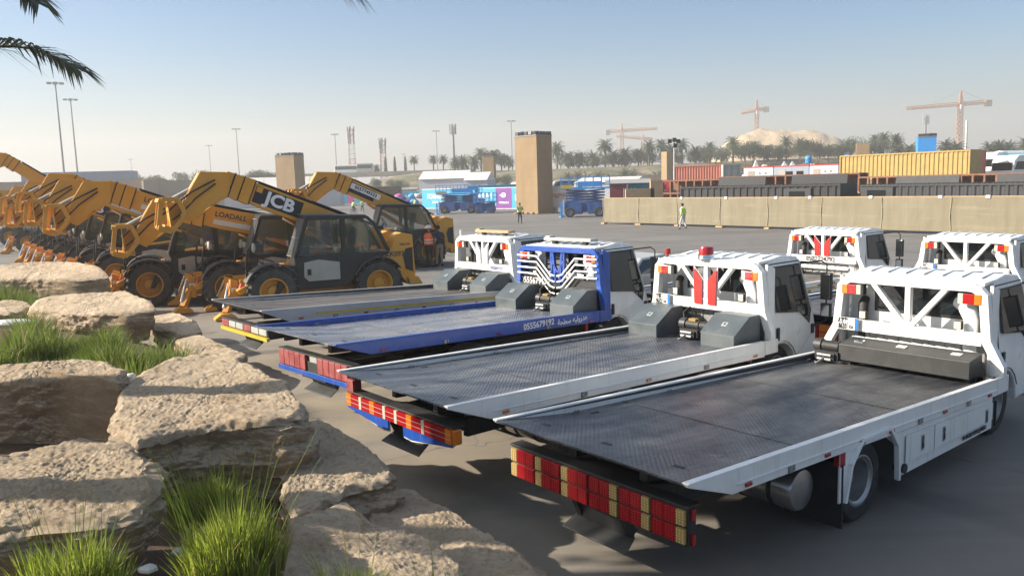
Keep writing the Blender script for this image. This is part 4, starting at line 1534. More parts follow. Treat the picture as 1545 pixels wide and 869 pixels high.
    # lettering plate on both flanks of the boom
    for s in (1, -1):
        xd = (-s, 0, 0)
        if decal == 'JCB':
            m = MB()
            m.box((3.0, s * (w + .004), -.01), (1.30, .006, .44))
            dp = m.build('decal', 'ink', boom)
            text('lettering', 'JCB', .46, dp, (2.95, s * (w + .010), -.01), xd, (.0, 0, 1), 'ink_white', .018, sx=1.12)
            m = MB()
            m.box((3.0 + s * .55, s * (w + .009), .13), (.16, .004, .14))
            m.build('decal_square', 'machine_yellow', dp)
        elif decal == 'phone':
            m = MB()
            m.box((3.22, s * (w + .004), .0), (1.36, .006, .40))
            dp = m.build('decal', 'ink', boom)
            m = MB()
            m.box((3.0, s * (w + .009), .06), (1.34, .005, .22))
            m.build('decal_square', 'ink_white', dp)
            text('lettering', '0557749333', .19, dp, (2.95, s * (w + .013), .06), xd, (0, 0, 1), 'ink', .006)
        else:
            text('lettering', 'LOADALL', .20, boom, (3.0, s * (w + .004), .08), xd, (0, 0, 1), 'worn_ink', .006)
            m = MB()
            m.box((2.9, s * (w + .003), -.14), (1.1, .004, .14))
            m.build('decal', 'reflective', boom)
    # stabiliser legs out in front
    if stab:
        for s in (-1, 1):
            m = MB()
            a = Vector((2.35, s * .50, .60))
            b = Vector((2.62, s * .96, .16))
            m.mi(0).prof([(2.22, .40), (2.22, .92), (2.40, .98), (2.44, .45)], min(s * .34, s * .60), max(s * .34, s * .60))
            m.bar(a, b, .15, .15)
            m.prof([(2.36, .02), (2.90, .02), (2.90, .07), (2.74, .18), (2.52, .18), (2.36, .07)], s * .96 - .17, s * .96 + .17)
            m.mi(1).cyl((2.42, s * .42, .88), (2.64, s * .86, .30), .04, n=10)
            st = m.build('stabiliser', ['stabiliser_orange', 'chrome'], t, bevel=.008)
            if s > 0:
                m = MB()
                m.box((2.32, .604, .70), (.17, .006, .17))
                bp = m.build('badge', 'ink', st)
                m = MB()
                m.box((2.32, .609, .70), (.15, .005, .15))
                m.build('badge_face', 'ink_white', bp)
                text('lettering', 'JCB', .075, bp, (2.32, .613, .70), (-1, 0, 0), (0, 0, 1), 'ink', .003)
    return t


def th_at(u, v, z, yaw):
    "place so that the left front hub falls on the pixel"
    p = onz(u, v, z)
    q = Matrix.Rotation(yaw, 3, 'Z') @ Vector((1.42 * 1.05, 1.05 * 1.1, 0))
    return (p.x - q.x, p.y - q.y, 0)


YA = R(207)
telehandler('yellow telehandler marked KK093, nearest the flatbed trucks', th_at(413, 441, .66, YA), YA, 22.5, number='KK093')
telehandler('yellow telehandler with a whole front wheel in view, next to the one marked KK093', th_at(226, 430, .66, R(204)), R(204), 21, decal='LOAD')
for i, (u, v, z, yw, bd, dc, lb) in enumerate((
        (345, 434, .66, 206, 13, 'LOAD', 'yellow telehandler squeezed in between the one marked KK093 and its next neighbour'),
        (14, 344, 1.3, 205, 22, 'LOAD', 'yellow telehandler farthest off, cut by the left edge of the photo'),
        (176, 414, .66, 205, 23, 'LOAD', 'yellow telehandler second in the row behind the one marked KK093'),
        (125, 373, 1.3, 204, 20, 'JCB', 'yellow telehandler third in the row behind the one marked KK093'),
        (90, 364, 1.3, 205, 19, 'LOAD', 'yellow telehandler fourth in the row behind the one marked KK093'),
        (68, 357, 1.3, 207, 36, 'JCB', 'yellow telehandler with boom raised highest, far along the row at the left'),
        (40, 350, 1.3, 205, 22, 'LOAD', 'yellow telehandler at the far left end of the row, mostly hidden'))):
    telehandler(lb, th_at(u, v, z, R(yw)), R(yw), bd, decal=dc, ext=1.5 if bd == 36 else 0)
for (hx, hy), yw, bd, dc, lb in (((-15.76, 30.6), 206, 27, 'LOAD', 'yellow telehandler with steeper boom, between the second and third machines behind the one marked KK093'),
                                 ((-19.6, 35.8), 204, 25, 'JCB', 'yellow telehandler with steeper boom, between the third and fourth machines of the row'),
                                 ((-23.2, 40.8), 205, 23, 'LOAD', 'yellow telehandler deep in the row, just before the one with the highest boom')):
    qq = Matrix.Rotation(R(yw), 3, 'Z') @ Vector((1.42 * 1.05, 1.05 * 1.1, 0))
    telehandler(lb, (hx - qq.x, hy - qq.y, 0), R(yw), bd, decal=dc)
pR = onz(650, 403, 0)
YR = R(203)
q = Matrix.Rotation(YR, 3, 'Z') @ Vector((-1.42 * 1.05, 1.05 * 1.1, 0))
telehandler('yellow telehandler with raised rusty forks and a phone number, behind two workers', (pR.x - q.x, pR.y - q.y, 0), YR, 25, decal='phone', forks=True, stab=False, ext=-.1)
# ------------------------------------------------------------------ ground and the planted bank of boulders
def sheet(name, pts, z, m):
    b = MB()
    b.add([(x, y, z) for x, y in pts], [tuple(range(len(pts)))])
    return structure(b.build(name, m))


sheet('ground', [(-900, -60), (900, -60), (900, 900), (-900, 900)], -.02, 'sand')
sheet('tarmac_lot', [(-150, -30), (120, -30), (120, 150), (10, 205), (-150, 215)], 0, 'tarmac')

EDGE = [(8.0, -6.0), (3.0, 1.6), (.5, 5.4), (-.5, 7.0), (-1.7, 9.2), (-3.9, 12.6), (-6.6, 16.4), (-9.6, 19.4), (-13.2, 22.6), (-19, 26.5), (-34, 36)]


def edge_dist(x, y):
    "signed distance to the kerb line of the bank, positive on the planted side"
    best, sg = 1e9, 1
    p = Vector((x, y))
    for a, b in zip(EDGE[:-1], EDGE[1:]):
        a, b = Vector(a), Vector(b)
        d = b - a
        k = max(0, min(1, (p - a).dot(d) / d.length_squared))
        q = a + d * k
        r = (p - q).length
        if r < best:
            best = r
            sg = 1 if d.x * (p - a).y - d.y * (p - a).x > 0 else -1
    return best * sg


def soil_z(x, y):
    d = edge_dist(x, y)
    z = -.06 + .95 * (1 - math.exp(-max(0, d) / 1.5))
    near = max(0, 1 - math.hypot(x, y) / 6.5)
    z += near * .9 * min(1, max(0, d) / 1.5)
    z += .05 * noise.noise((x * 1.3, y * 1.3, 0)) * min(1, max(0, d))
    return z


def bank():
    V, F = [], []
    st = .3
    xs = [-34 + st * i for i in range(int(40 / st) + 1)]
    ys = [-6 + st * j for j in range(int(42 / st) + 1)]
    idx = {}
    for i, x in enumerate(xs):
        for j, y in enumerate(ys):
            if edge_dist(x, y) > -.35:
                idx[i, j] = len(V)
                V.append((x, y, soil_z(x, y) if edge_dist(x, y) > 0 else -.06))
    for (i, j), a in idx.items():
        q = [idx.get(k) for k in ((i, j), (i + 1, j), (i + 1, j + 1), (i, j + 1))]
        if None not in q:
            F.append(tuple(q))
    b = MB()
    b.add(V, F)
    o = structure(b.build('terrain', 'planting_soil', smooth=180))


bank()


def fbm(p, o=5, g=.55):
    s, a, f = 0, 1, 1
    for _ in range(o):
        s += a * noise.noise((p[0] * f, p[1] * f, p[2] * f))
        a *= g
        f *= 2.1
    return s


def boulder(label, outline, thick, seed, res=(120, 44), rough=1.0, under=.12, group='limestone blocks edging the planted bank'):
    "outline: (u, v, z) along the rim of the top face, clockwise or not"
    P = [onz(u, v, z) for u, v, z in outline]
    c = sum(P, Vector()) / len(P)
    n = len(P)
    nt, nr = res

    def rim(th):
        d = Vector((math.cos(th), math.sin(th)))
        best = None
        for i in range(n):
            a, b = P[i] - c, P[(i + 1) % n] - c
            e = b - a
            den = d.x * e.y - d.y * e.x
            if abs(den) < 1e-9:
                continue
            k = (a.x * e.y - a.y * e.x) / den
            w = (a.x * d.y - a.y * d.x) / den
            if -1e-6 <= w <= 1 + 1e-6 and k > 0:
                if best is None or k > best[0]:
                    best = (k, a.z + (b.z - a.z) * w)
        return best or (1., 0.)
    so = Vector((seed * 7.3, seed * 3.1, seed * 1.7))
    V, F = [], []
    rims = [rim(2 * math.pi * k / nt) for k in range(nt)]
    for _ in range(1):                             # soften the corners of the outline
        rims = [(rims[k - 1][0] * .2 + rims[k][0] * .6 + rims[(k + 1) % nt][0] * .2, rims[k][1]) for k in range(nt)]
    V.append(tuple(c))
    half = int(nr * .55)
    for j in range(1, nr + 1):
        for k in range(nt):
            th = 2 * math.pi * k / nt
            r0, dz = rims[k]
            if j <= half:
                s = j / half
                rr = r0 * s
                z = dz * s * s
                z -= .05 * thick * max(0, (s - .92) / .08) ** 2
                up = 1
            else:
                s = (j - half) / (nr - half)
                bul = .06 * math.sin(math.pi * min(1, s * 1.3)) - under * s * s
                rr = r0 + bul * min(1.0, r0)
                z = dz - .05 * thick - (thick * .95) * s
                up = 0
            x, y = math.cos(th) * rr, math.sin(th) * rr
            p = Vector((c.x + x, c.y + y, c.z + z))
            q = p + so
            big = fbm((q.x * .9, q.y * .9, q.z * 1.6), 4)
            fine = fbm((q.x * 4.5, q.y * 4.5, q.z * 8), 4, .6)
            led = noise.noise((q.x * .6, q.y * .6, q.z * 7.0))
            edge = min(1, j / half) if up else 1
            rad = Vector((math.cos(th), math.sin(th), 0))
            if up:
                pit = max(0, noise.noise((q.x * 15, q.y * 15, 1.7)) - .10)
                p.z += rough * (.036 * big * (1.0 - .2 * edge) + .013 * fine - .006 * pit + .016 * noise.noise((q.x * 5 + q.y * 2, q.y * 14, 4.)) + .012 * noise.noise((q.x * 28, q.y * 34, 4.)) + .008 * noise.noise((q.x * 60, q.y * 60, 4.)))
                p += rad * rough * (.075 * fbm((q.x * 2.6, q.y * 2.6, 3.), 4)) * edge ** 3
            else:
                lay = math.floor(p.z * 6.5 + .8 * noise.noise((q.x * .7, q.y * .7, 5.)))
                p += rad * rough * (.085 * big + .05 * fine + .05 * led + .042 * noise.noise((lay * 3.7 + q.x * .8, q.y * .8, lay * 1.3)))
                p.z += rough * .018 * fine
            V.append(tuple(p))
    for k in range(nt):
        F.append((0, 1 + k, 1 + (k + 1) % nt))
    for j in range(nr - 1):
        for k in range(nt):
            a, b = 1 + j * nt + k, 1 + j * nt + (k + 1) % nt
            F.append((a, a + nt, b + nt, b))
    me = MB()
    me.v = [tuple(Vector(v) - Vector((c.x, c.y, 0))) for v in V]
    me.f = F
    me.m = [0] * len(F)
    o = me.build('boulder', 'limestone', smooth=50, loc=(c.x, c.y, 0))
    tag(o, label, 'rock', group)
    return o


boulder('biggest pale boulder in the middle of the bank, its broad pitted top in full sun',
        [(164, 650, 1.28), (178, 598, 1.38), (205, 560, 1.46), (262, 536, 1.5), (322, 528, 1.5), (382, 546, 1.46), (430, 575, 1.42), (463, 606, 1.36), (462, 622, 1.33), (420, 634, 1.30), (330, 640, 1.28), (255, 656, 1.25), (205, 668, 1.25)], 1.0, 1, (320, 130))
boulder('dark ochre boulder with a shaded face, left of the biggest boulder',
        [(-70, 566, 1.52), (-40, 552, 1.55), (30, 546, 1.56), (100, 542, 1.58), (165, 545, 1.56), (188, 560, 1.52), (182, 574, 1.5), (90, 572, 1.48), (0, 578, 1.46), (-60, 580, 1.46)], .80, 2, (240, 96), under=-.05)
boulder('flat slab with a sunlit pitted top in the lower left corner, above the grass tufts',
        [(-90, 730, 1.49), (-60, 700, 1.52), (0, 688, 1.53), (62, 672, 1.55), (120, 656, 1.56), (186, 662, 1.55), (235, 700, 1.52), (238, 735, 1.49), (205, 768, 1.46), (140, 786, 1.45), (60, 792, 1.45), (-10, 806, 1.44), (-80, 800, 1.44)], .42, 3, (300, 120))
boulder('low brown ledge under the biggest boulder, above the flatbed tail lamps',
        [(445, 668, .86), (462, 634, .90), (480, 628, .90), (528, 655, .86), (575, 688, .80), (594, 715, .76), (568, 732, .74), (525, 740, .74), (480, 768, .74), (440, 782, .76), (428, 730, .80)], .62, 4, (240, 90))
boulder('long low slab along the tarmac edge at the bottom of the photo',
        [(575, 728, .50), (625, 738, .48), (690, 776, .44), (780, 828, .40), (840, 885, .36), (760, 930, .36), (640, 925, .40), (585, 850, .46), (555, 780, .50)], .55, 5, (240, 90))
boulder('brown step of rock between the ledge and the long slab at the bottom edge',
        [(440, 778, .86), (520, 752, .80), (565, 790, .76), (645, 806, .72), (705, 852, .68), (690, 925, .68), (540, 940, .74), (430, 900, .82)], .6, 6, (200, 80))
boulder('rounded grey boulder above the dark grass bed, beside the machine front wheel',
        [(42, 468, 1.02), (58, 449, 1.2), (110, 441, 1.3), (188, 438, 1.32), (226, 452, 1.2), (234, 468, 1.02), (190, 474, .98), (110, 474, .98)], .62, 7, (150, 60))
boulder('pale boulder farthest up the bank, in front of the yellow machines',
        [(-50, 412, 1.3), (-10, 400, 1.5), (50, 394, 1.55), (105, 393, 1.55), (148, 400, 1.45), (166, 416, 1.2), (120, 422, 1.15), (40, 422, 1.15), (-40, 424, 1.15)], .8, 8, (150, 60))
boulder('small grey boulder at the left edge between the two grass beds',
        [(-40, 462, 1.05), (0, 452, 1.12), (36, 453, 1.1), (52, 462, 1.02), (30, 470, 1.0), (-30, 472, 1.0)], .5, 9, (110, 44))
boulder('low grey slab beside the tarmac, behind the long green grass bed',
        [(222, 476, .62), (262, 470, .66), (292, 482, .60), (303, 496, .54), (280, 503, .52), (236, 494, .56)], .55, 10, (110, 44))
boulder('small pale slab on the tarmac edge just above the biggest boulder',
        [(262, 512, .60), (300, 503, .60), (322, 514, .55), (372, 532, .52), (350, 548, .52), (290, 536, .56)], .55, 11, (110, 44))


# ------------------------------------------------------------------ grass
def blades(m, cx, cy, cz, n, rad, h, lean=.45, w=.006, rnd=random, dirn=None):
    for _ in range(n):
        a = rnd.uniform(0, 2 * math.pi)
        r = rad * math.sqrt(rnd.random())
        x, y = cx + math.cos(a) * r, cy + math.sin(a) * r
        z = cz if not callable(cz) else cz(x, y)
        hh = h * rnd.uniform(.5, 1.1) * (1 - .35 * (r / rad) ** 2)
        out = Vector((math.cos(a), math.sin(a), 0)) * (r / rad) * lean * hh + Vector((rnd.gauss(0, .10), rnd.gauss(0, .10), 0)) * hh
        t = rnd.uniform(0, math.pi)
        ww = Vector((math.cos(t), math.sin(t), 0)) * w * rnd.uniform(.6, 1.3)
        b = Vector((x, y, z - .03))
        k1 = b + out * .35 + Vector((0, 0, hh * .55))
        k2 = b + out + Vector((0, 0, hh * (1 - .25 * rnd.random() * lean)))
        dry = 1 if rnd.random() < .16 else 0
        if dry:
            k2 = k2 + Vector((rnd.gauss(0, .12), rnd.gauss(0, .12), -.18 * rnd.random())) * hh
        o = len(m.v)
        m.v += [tuple(b - ww), tuple(b + ww), tuple(k1 + ww * .8), tuple(k1 - ww * .8), tuple(k2)]
        m.f += [(o, o + 1, o + 2, o + 3), (o + 3, o + 2, o + 4)]
        m.m += [dry, dry]


rg = random.Random(5)


def tuft(label, u, v, z, n, rad, h, w=.0055, lean=.5):
    p = onz(u, v, z)
    m = MB()
    k = 9
    for i in range(k):
        a = i * 2.4
        r = rad * (.15 + .85 * math.sqrt(i / k))
        hh = h * rg.uniform(.62, 1.1) * (1.05 - .35 * r / rad)
        blades(m, r * math.cos(a), r * math.sin(a), 0, n // k, rad * .55, hh, lean, w, rg)
    for _ in range(max(6, n // 45)):                  # bent and broken stalks standing off the clump
        a = rg.uniform(0, 6.28)
        b0 = Vector((math.cos(a), math.sin(a), 0)) * rad * rg.uniform(.3, 1)
        e = b0 + Vector((math.cos(a), math.sin(a), 0)) * h * rg.uniform(.1, .6) + Vector((rg.gauss(0, .04), rg.gauss(0, .04), h * rg.uniform(.5, 1.25)))
        m.tube([b0, b0.lerp(e, .5) + Vector((0, 0, h * .1)), e], [w * .6, w * .5, w * .2], 3, False)
    o = m.build('grass_tuft', ['grass_blade', 'dry_grass'], loc=(p.x, p.y, z - .02))
    tag(o, label, 'grass', 'bright tufts of ornamental grass')
    return o


tuft('bright grass tuft below the flat slab in the lower left corner', 104, 905, 1.32, 2200, .19, .50, .0042, .35)
tuft('tallest bright grass tuft, in front of the shaded face of the biggest boulder', 346, 862, 1.06, 3000, .22, .72, .0045, .32)
tuft('dark tuft in shade just behind the tallest bright grass tuft', 312, 770, .98, 900, .22, .45, .0045, .4)
tuft('sparse grass tuft with tall thin stalks at the bottom edge, between rock steps', 535, 915, .95, 600, .18, .50, .0036, .5)
tuft('few thin grass stalks at the bottom edge on the brown rock step', 655, 905, .8, 90, .14, .34, .0035, .6)


def bed(name, label, poly, n, h, clumps, zoff=0.):
    m = MB()
    xs = [p[0] for p in poly]
    ys = [p[1] for p in poly]
    for _ in range(clumps):
        for _t in range(200):
            u, v = rg.uniform(min(xs), max(xs)), rg.uniform(min(ys), max(ys))
            ins = False
            for i in range(len(poly)):
                (x1, y1), (x2, y2) = poly[i - 1], poly[i]
                if (y1 > v) != (y2 > v) and u < (x2 - x1) * (v - y1) / (y2 - y1) + x1:
                    ins = not ins
            if ins:
                break
        p = onz(u, v, .85 + zoff)
        blades(m, p.x, p.y, soil_z, n, rg.uniform(.16, .34), h * rg.choice((.45, .7, 1.0, 1.25)), .5, .006, rg)
    o = m.build(name, ['shaded_bed_grass', 'dry_grass'])
    o['kind'] = 'stuff'
    tag(o, label, 'grass')
    return o


bed('grass', 'long bed of green grass between the rounded grey boulder and the biggest boulder', [(-30, 560), (-30, 520), (60, 500), (150, 500), (235, 505), (300, 530), (250, 560), (190, 590), (90, 560)], 230, .66, 50)
bed('grass', 'dark grass bed below the pale boulder farthest up the bank', [(-40, 462), (-40, 445), (60, 440), (150, 438), (150, 446), (60, 452), (40, 468)], 200, .85, 24)

# litter caught between the rocks
m = MB()
for k in range(9):
    a = k * .7
    m.bar((.02 * math.cos(a), .02 * math.sin(a), .01 + k * .002), (.02 * math.cos(a) + .055, .03 * math.sin(a + 1), .02 + .012 * (k % 3)), .05, .004, up=(math.sin(a) * .4, .3, 1))
p = onz(180, 806, 1.28)
tag(m.build('crumpled_bag', 'litter_blue', loc=(p.x, p.y, 1.30)), 'crumpled blue plastic bag under the flat slab', 'litter')
for u, v, z, s, lb in ((272, 832, 1.12, .9, 'pale stone chip on the dark soil between the two bright grass tufts'), (222, 858, 1.15, .9, 'pale stone chip on the soil at the bottom edge, nearest the lower left tuft'), (352, 800, 1.2, .0, '')):
    if not s:
        continue
    m = MB()
    m.ball((0, 0, 0), .05 * s, 5, (1.3, .8, .6))
    for i, q in enumerate(m.v):
        k = 1 + .35 * noise.noise((q[0] * 30 + u, q[1] * 30, q[2] * 30))
        m.v[i] = (q[0] * k, q[1] * k, q[2] * k)
    p = onz(u, v, z)
    tag(m.build('stone_chip', 'litter_white', loc=(p.x, p.y, max(z, soil_z(p.x, p.y) + .02))), lb, 'stone', 'stone chips on the soil')
p = onz(190, 566, 1.30)
m = MB()
for k, (dx, dz) in enumerate(((0, 0), (.07, .02), (.13, -.01), (.05, .06))):
    m.ball((dx, 0, dz), .055, 5, (1, 1, .8))
for i, q in enumerate(m.v):
    k = .012 * noise.noise((q[0] * 30, q[1] * 30, q[2] * 30))
    m.v[i] = (q[0] + k, q[1] + k, q[2] + k)
tag(m.build('paper_scrap', 'litter_white', loc=(p.x, p.y, 1.22)), 'crumpled white paper wedged between the dark ochre boulder and the biggest boulder', 'litter')
p = onz(20, 488, 1.0)
m = MB()
m.ball((0, 0, 0), .25, 6, (2.2, .6, .35))
tag(m.build('paper_scrap', 'litter_white', loc=(p.x, p.y, 1.0)), 'pale plastic scrap at the left edge above the long grass bed', 'litter')


# ------------------------------------------------------------------ date palms close by, just outside the frame on the left
def frond_pts(o, azim, elev, length, droop, n=14):
    P = [Vector(o)]
    d = Vector((math.cos(azim), math.sin(azim), 0))
    for i in range(n):
        e = elev - droop * ((i + .5) / n) ** 1.3
        P.append(P[-1] + (d * math.cos(e) + Vector((0, 0, math.sin(e)))) * (length / n))
    return P


def frond(m, P, nl=60, ll=.42, lw=.016, rnd=random, r0=.022, fwd=.8, hang=.35):
    m.tube(P, [r0 * (1 - .85 * i / (len(P) - 1)) for i in range(len(P))], 5)
    n = len(P) - 1
    for k in range(nl):
        f = .10 + .90 * (k + .5) / nl
        i = min(n - 1, int(f * n))
        a = P[i].lerp(P[i + 1], f * n - i)
        d = (P[i + 1] - P[i]).normalized()
        side = d.cross(Vector((0, 0, 1)))
        if side.length < .1:
            side = Vector((1, 0, 0))
        side.normalize()
        up = side.cross(d)
        prof = min(1, f * 5) * (1 - .55 * max(0, (f - .45) / .55) ** 1.5)
        for s in (-1, 1):
            L_ = ll * prof * rnd.uniform(.85, 1.12)
            e = (side * s * 1.0 + d * (fwd + .9 * f * f + rnd.uniform(-.12, .12)) + up * rnd.uniform(-.1, .35)).normalized()
            w = (d - e * d.dot(e)).normalized() * lw * rnd.uniform(.8, 1.2)
            b = a + e * L_ * .5
            t = a + e * L_ - Vector((0, 0, hang * L_ * rnd.uniform(.6, 1.2)))
            o = len(m.v)
            m.v += [tuple(a - w * .5), tuple(a + w * .5), tuple(b + w), tuple(b - w), tuple(t)]
            m.f += [(o, o + 1, o + 2, o + 3), (o + 3, o + 2, o + 4)]
            m.m += [m.cur, m.cur]


def near_palm(label, x, y, zc, nf, fl, seed, extra=(), el=(1.15, -.35)):
    rnd = random.Random(seed)
    zg = soil_z(x, y) if edge_dist(x, y) > 0 else 0
    t = thing('date_palm', label, 'palm tree', (x, y, zg), 0, 'date palms on the bank at the left')
    h = zc - zg
    m = MB()
    n = 26
    P = [Vector((.05 * math.sin(k * .4), .05 * math.cos(k * .3), h * k / n - .1)) for k in range(n + 1)]
    m.tube(P, [(.20 + (.03 if k % 2 else 0) - .03 * k / n) for k in range(n + 1)], 12)
    m.build('trunk', 'bark', t)
    m = MB()
    for k in range(nf):
        az = k * 2.399963 + rnd.uniform(-.2, .2)
        q = k / nf
        e = el[0] + (el[1] - el[0]) * q + rnd.uniform(-.12, .12)
        P = frond_pts((0, 0, h - .1), az, e, fl * rnd.uniform(.85, 1.1), 1.0 + .5 * q + rnd.uniform(-.1, .2))
        frond(m, P, 46, .40, .016, rnd)
    for pts in extra:
        q = [Vector(v) - Vector((x, y, zg)) for v in pts]
        # smooth the given way points into a curve
        C = []
        for i in range(17):
            f = i / 16 * (len(q) - 1)
            j = min(len(q) - 2, int(f))
            u = f - j
            p0, p1, p2, p3 = q[max(0, j - 1)], q[j], q[j + 1], q[min(len(q) - 1, j + 2)]
            C.append(.5 * ((2 * p1) + (p2 - p0) * u + (2 * p0 - 5 * p1 + 4 * p2 - p3) * u * u + (3 * p1 - p0 - 3 * p2 + p3) * u ** 3))
        frond(m, C, 92, .40, .010, rnd, .016)
    m.build('crown', 'palm_leaf', t)
    return t


c1 = (-6.1, 6.3, 5.1)
near_palm('date palm whose long frond hangs into the upper left corner', c1[0], c1[1], c1[2], 13, 2.1, 3, el=(1.3, .45),
          extra=([c1, ony(-160, 40, 6.1), ony(-40, 68, 6.0), ony(35, 72, 6.0), ony(82, 86, 5.95), ony(116, 104, 5.9)],
                 [c1, ony(-220, -60, 6.2), ony(-100, -45, 6.2), ony(-20, -32, 6.1), ony(28, -22, 6.1), ony(58, 6, 6.0)]))
c2 = (-4.3, 3.1, 6.6)
near_palm('tall date palm with one frond tip at the top edge of the photo', c2[0], c2[1], c2[2], 22, 2.5, 8, el=(1.2, .0),
          extra=([c2, ony(60, -420, 4.6), ony(280, -230, 4.9), ony(410, -105, 5.0), ony(490, -45, 5.0), ony(528, -16, 5.0)],))
for lb, x, y, zc, nf, fl, sd in (('date palm shading the tails of the flatbed trucks', -10.2, 8.4, 7.7, 34, 2.4, 21),
                                 ('date palm beyond the left edge, near the low ledge', -8.6, 5.3, 7.1, 34, 2.3, 33),
                                 ('date palm at the left rear of the bank', -11.4, 6.9, 8.3, 34, 2.4, 42)):
    near_palm(lb, x, y, zc, nf, fl, sd, el=(1.2, -.25))
# ------------------------------------------------------------------ wrapped floodlight towers
def tower(label, u, Y, w, d, h, yaw, matn='tower_wrap', lamps=True, name='wrapped_tower'):
    p = gx(u, Y)
    t = thing(name, label, 'tower', p, yaw, 'cloth wrapped floodlight towers' if matn == 'tower_wrap' else None)
    m = MB()
    n = 14
    V, F = [], []
    cor = [(-w / 2, -d / 2), (w / 2, -d / 2), (w / 2, d / 2), (-w / 2, d / 2)]
    per = []
    for i in range(4):
        a, b = Vector(cor[i]), Vector(cor[(i + 1) % 4])
        for k in range(6):
            per.append(a.lerp(b, k / 6))
    K = len(per)
    for j in range(n + 1):
        z = h * j / n
        for i, q in enumerate(per):
            wob = .05 * noise.noise((q.x * .9 + u, q.y * .9, z * .7)) if matn == 'tower_wrap' else 0
            V.append((q.x * (1 + wob * .5), q.y * (1 + wob * .5), z))
    for j in range(n):
        for i in range(K):
            F.append((j * K + i, j * K + (i + 1) % K, (j + 1) * K + (i + 1) % K, (j + 1) * K + i))
    F.append(tuple(range(n * K, (n + 1) * K)))
    m.add(V, F)
    m.build('wrap', matn, t, 40)
    if lamps:
        m = MB()
        for k in range(5):
            m.ball((-w / 2 + w * k / 4, -d / 2 - .12, .08), .16, 4, (1.7, .9, .7))
        for i, q in enumerate(m.v):
            kk = .12 * noise.noise((q[0] * 3, q[1] * 3 + u, q[2] * 3))
            m.v[i] = (q[0] + kk, q[1] + kk, max(0, q[2] + kk))
        m.build('loose_cloth', matn, t, 60)
    if lamps:
        m = MB()
        for i in range(4):
            a, b = cor[i], cor[(i + 1) % 4]
            m.bar((*a, h + .06), (*b, h + .06), .12, .12)
        m.build('top_rail', 'mast_grey', t)
        for i in range(5):
            for (x, y) in ((-w / 2 + w * (i + .5) / 5, -d / 2 + .2), (w / 2 - .2, -d / 2 + d * (i + .5) / 5)):
                m = MB()
                m.box((x, y, h + .30), (.48, .40, .44), Matrix.Rotation(random.uniform(-.5, .5), 3, 'X'))
                m.build('floodlight', 'box_dark', t, bevel=.03)
    return t


tower('tallest tan wrapped tower, behind the man in the lime vest', 806, 90.5, 3.05, 2.75, 8.45, R(-40))
tower('tan wrapped tower behind the white letters of the nearest machine boom', 439, 130, 3.6, 2.6, 8.7, R(-22))
tower('small far tan wrapped tower standing beside the white marquees', 739, 157, 2.2, 1.8, 8.7, R(-12))
tower('tan wrapped tower behind the orange shipping container', 1008, 157, 2.0, 1.6, 8.6, R(30), lamps=False)
tower('tan wrapped tower far right, behind the yellow shipping container', 1300, 148, 2.2, 1.8, 8.8, R(-20), lamps=False)
tower('bright blue wrapped tower above the yellow shipping container', 1395, 130, 2.6, 2.6, 8.8, R(-20), matn='tank_blue', name='blue_tower')

# ------------------------------------------------------------------ hoarding
H0, H1 = onz(911, 338, 0), onz(1552, 358, 0)
hd = (H1 - H0)
hl = hd.length
hd.normalize()
hn = Vector((hd.y, -hd.x, 0))
fen = thing('hoarding', 'long low hoarding of tan mesh cloth behind the walking man', 'hoarding', H0, math.atan2(hd.y, hd.x))
npan = 8
pw = hl / npan
for k in range(npan + 2):
    m = MB()
    V, F = [], []
    nx, nz = 18, 8
    for i in range(nx + 1):
        for j in range(nz + 1):
            x = k * pw + pw * i / nx
            z = .16 + 1.86 * j / nz
            V.append((x, (.030 * noise.noise((x * 1.1, z * 1.3, 2.)) + .014 * noise.noise((x * 5, z * 1.5, 7.))) - .02, z))
    for i in range(nx):
        for j in range(nz):
            a = i * (nz + 1) + j
            F.append((a, a + nz + 1, a + nz + 2, a + 1))
    m.add(V, F)
    po = m.build('panel', 'hoarding_cloth', fen, 40)
    so = po.modifiers.new('thickness', 'SOLIDIFY')
    so.thickness = .02
    so.use_rim = False
    m = MB()
    m.box((k * pw, .06, 1.02), (.07, .07, 2.0))
    m.box((k * pw, .05, .06), (.55 if k % 2 else .35, .40, .10))
    m.build('post', 'timber', fen)
    m = MB()
    for j in range(6):
        m.box((k * pw + .03 * math.sin(k * 3 + j), -.048 + .01 * math.sin(j * 2 + k), .32 + j * .31), (.05, .012, .33))
    m.build('seam_strip', 'seam_cloth', fen)
m = MB()
m.box((hl / 2 + pw, .06, 2.04), (hl + 2 * pw, .09, .05))
m.box((hl / 2 + pw, .08, .17), (hl + 2 * pw, .06, .05))
m.build('rail', 'timber', fen)
for i in range(9):
    m = MB()
    x = 8 + i * 3.4 + (i % 3) * .5
    m.box((x, -.02, 2.02), (.22, .10, .16))
    m.build('sandbag_tie', 'cabin_white', fen, bevel=.02)


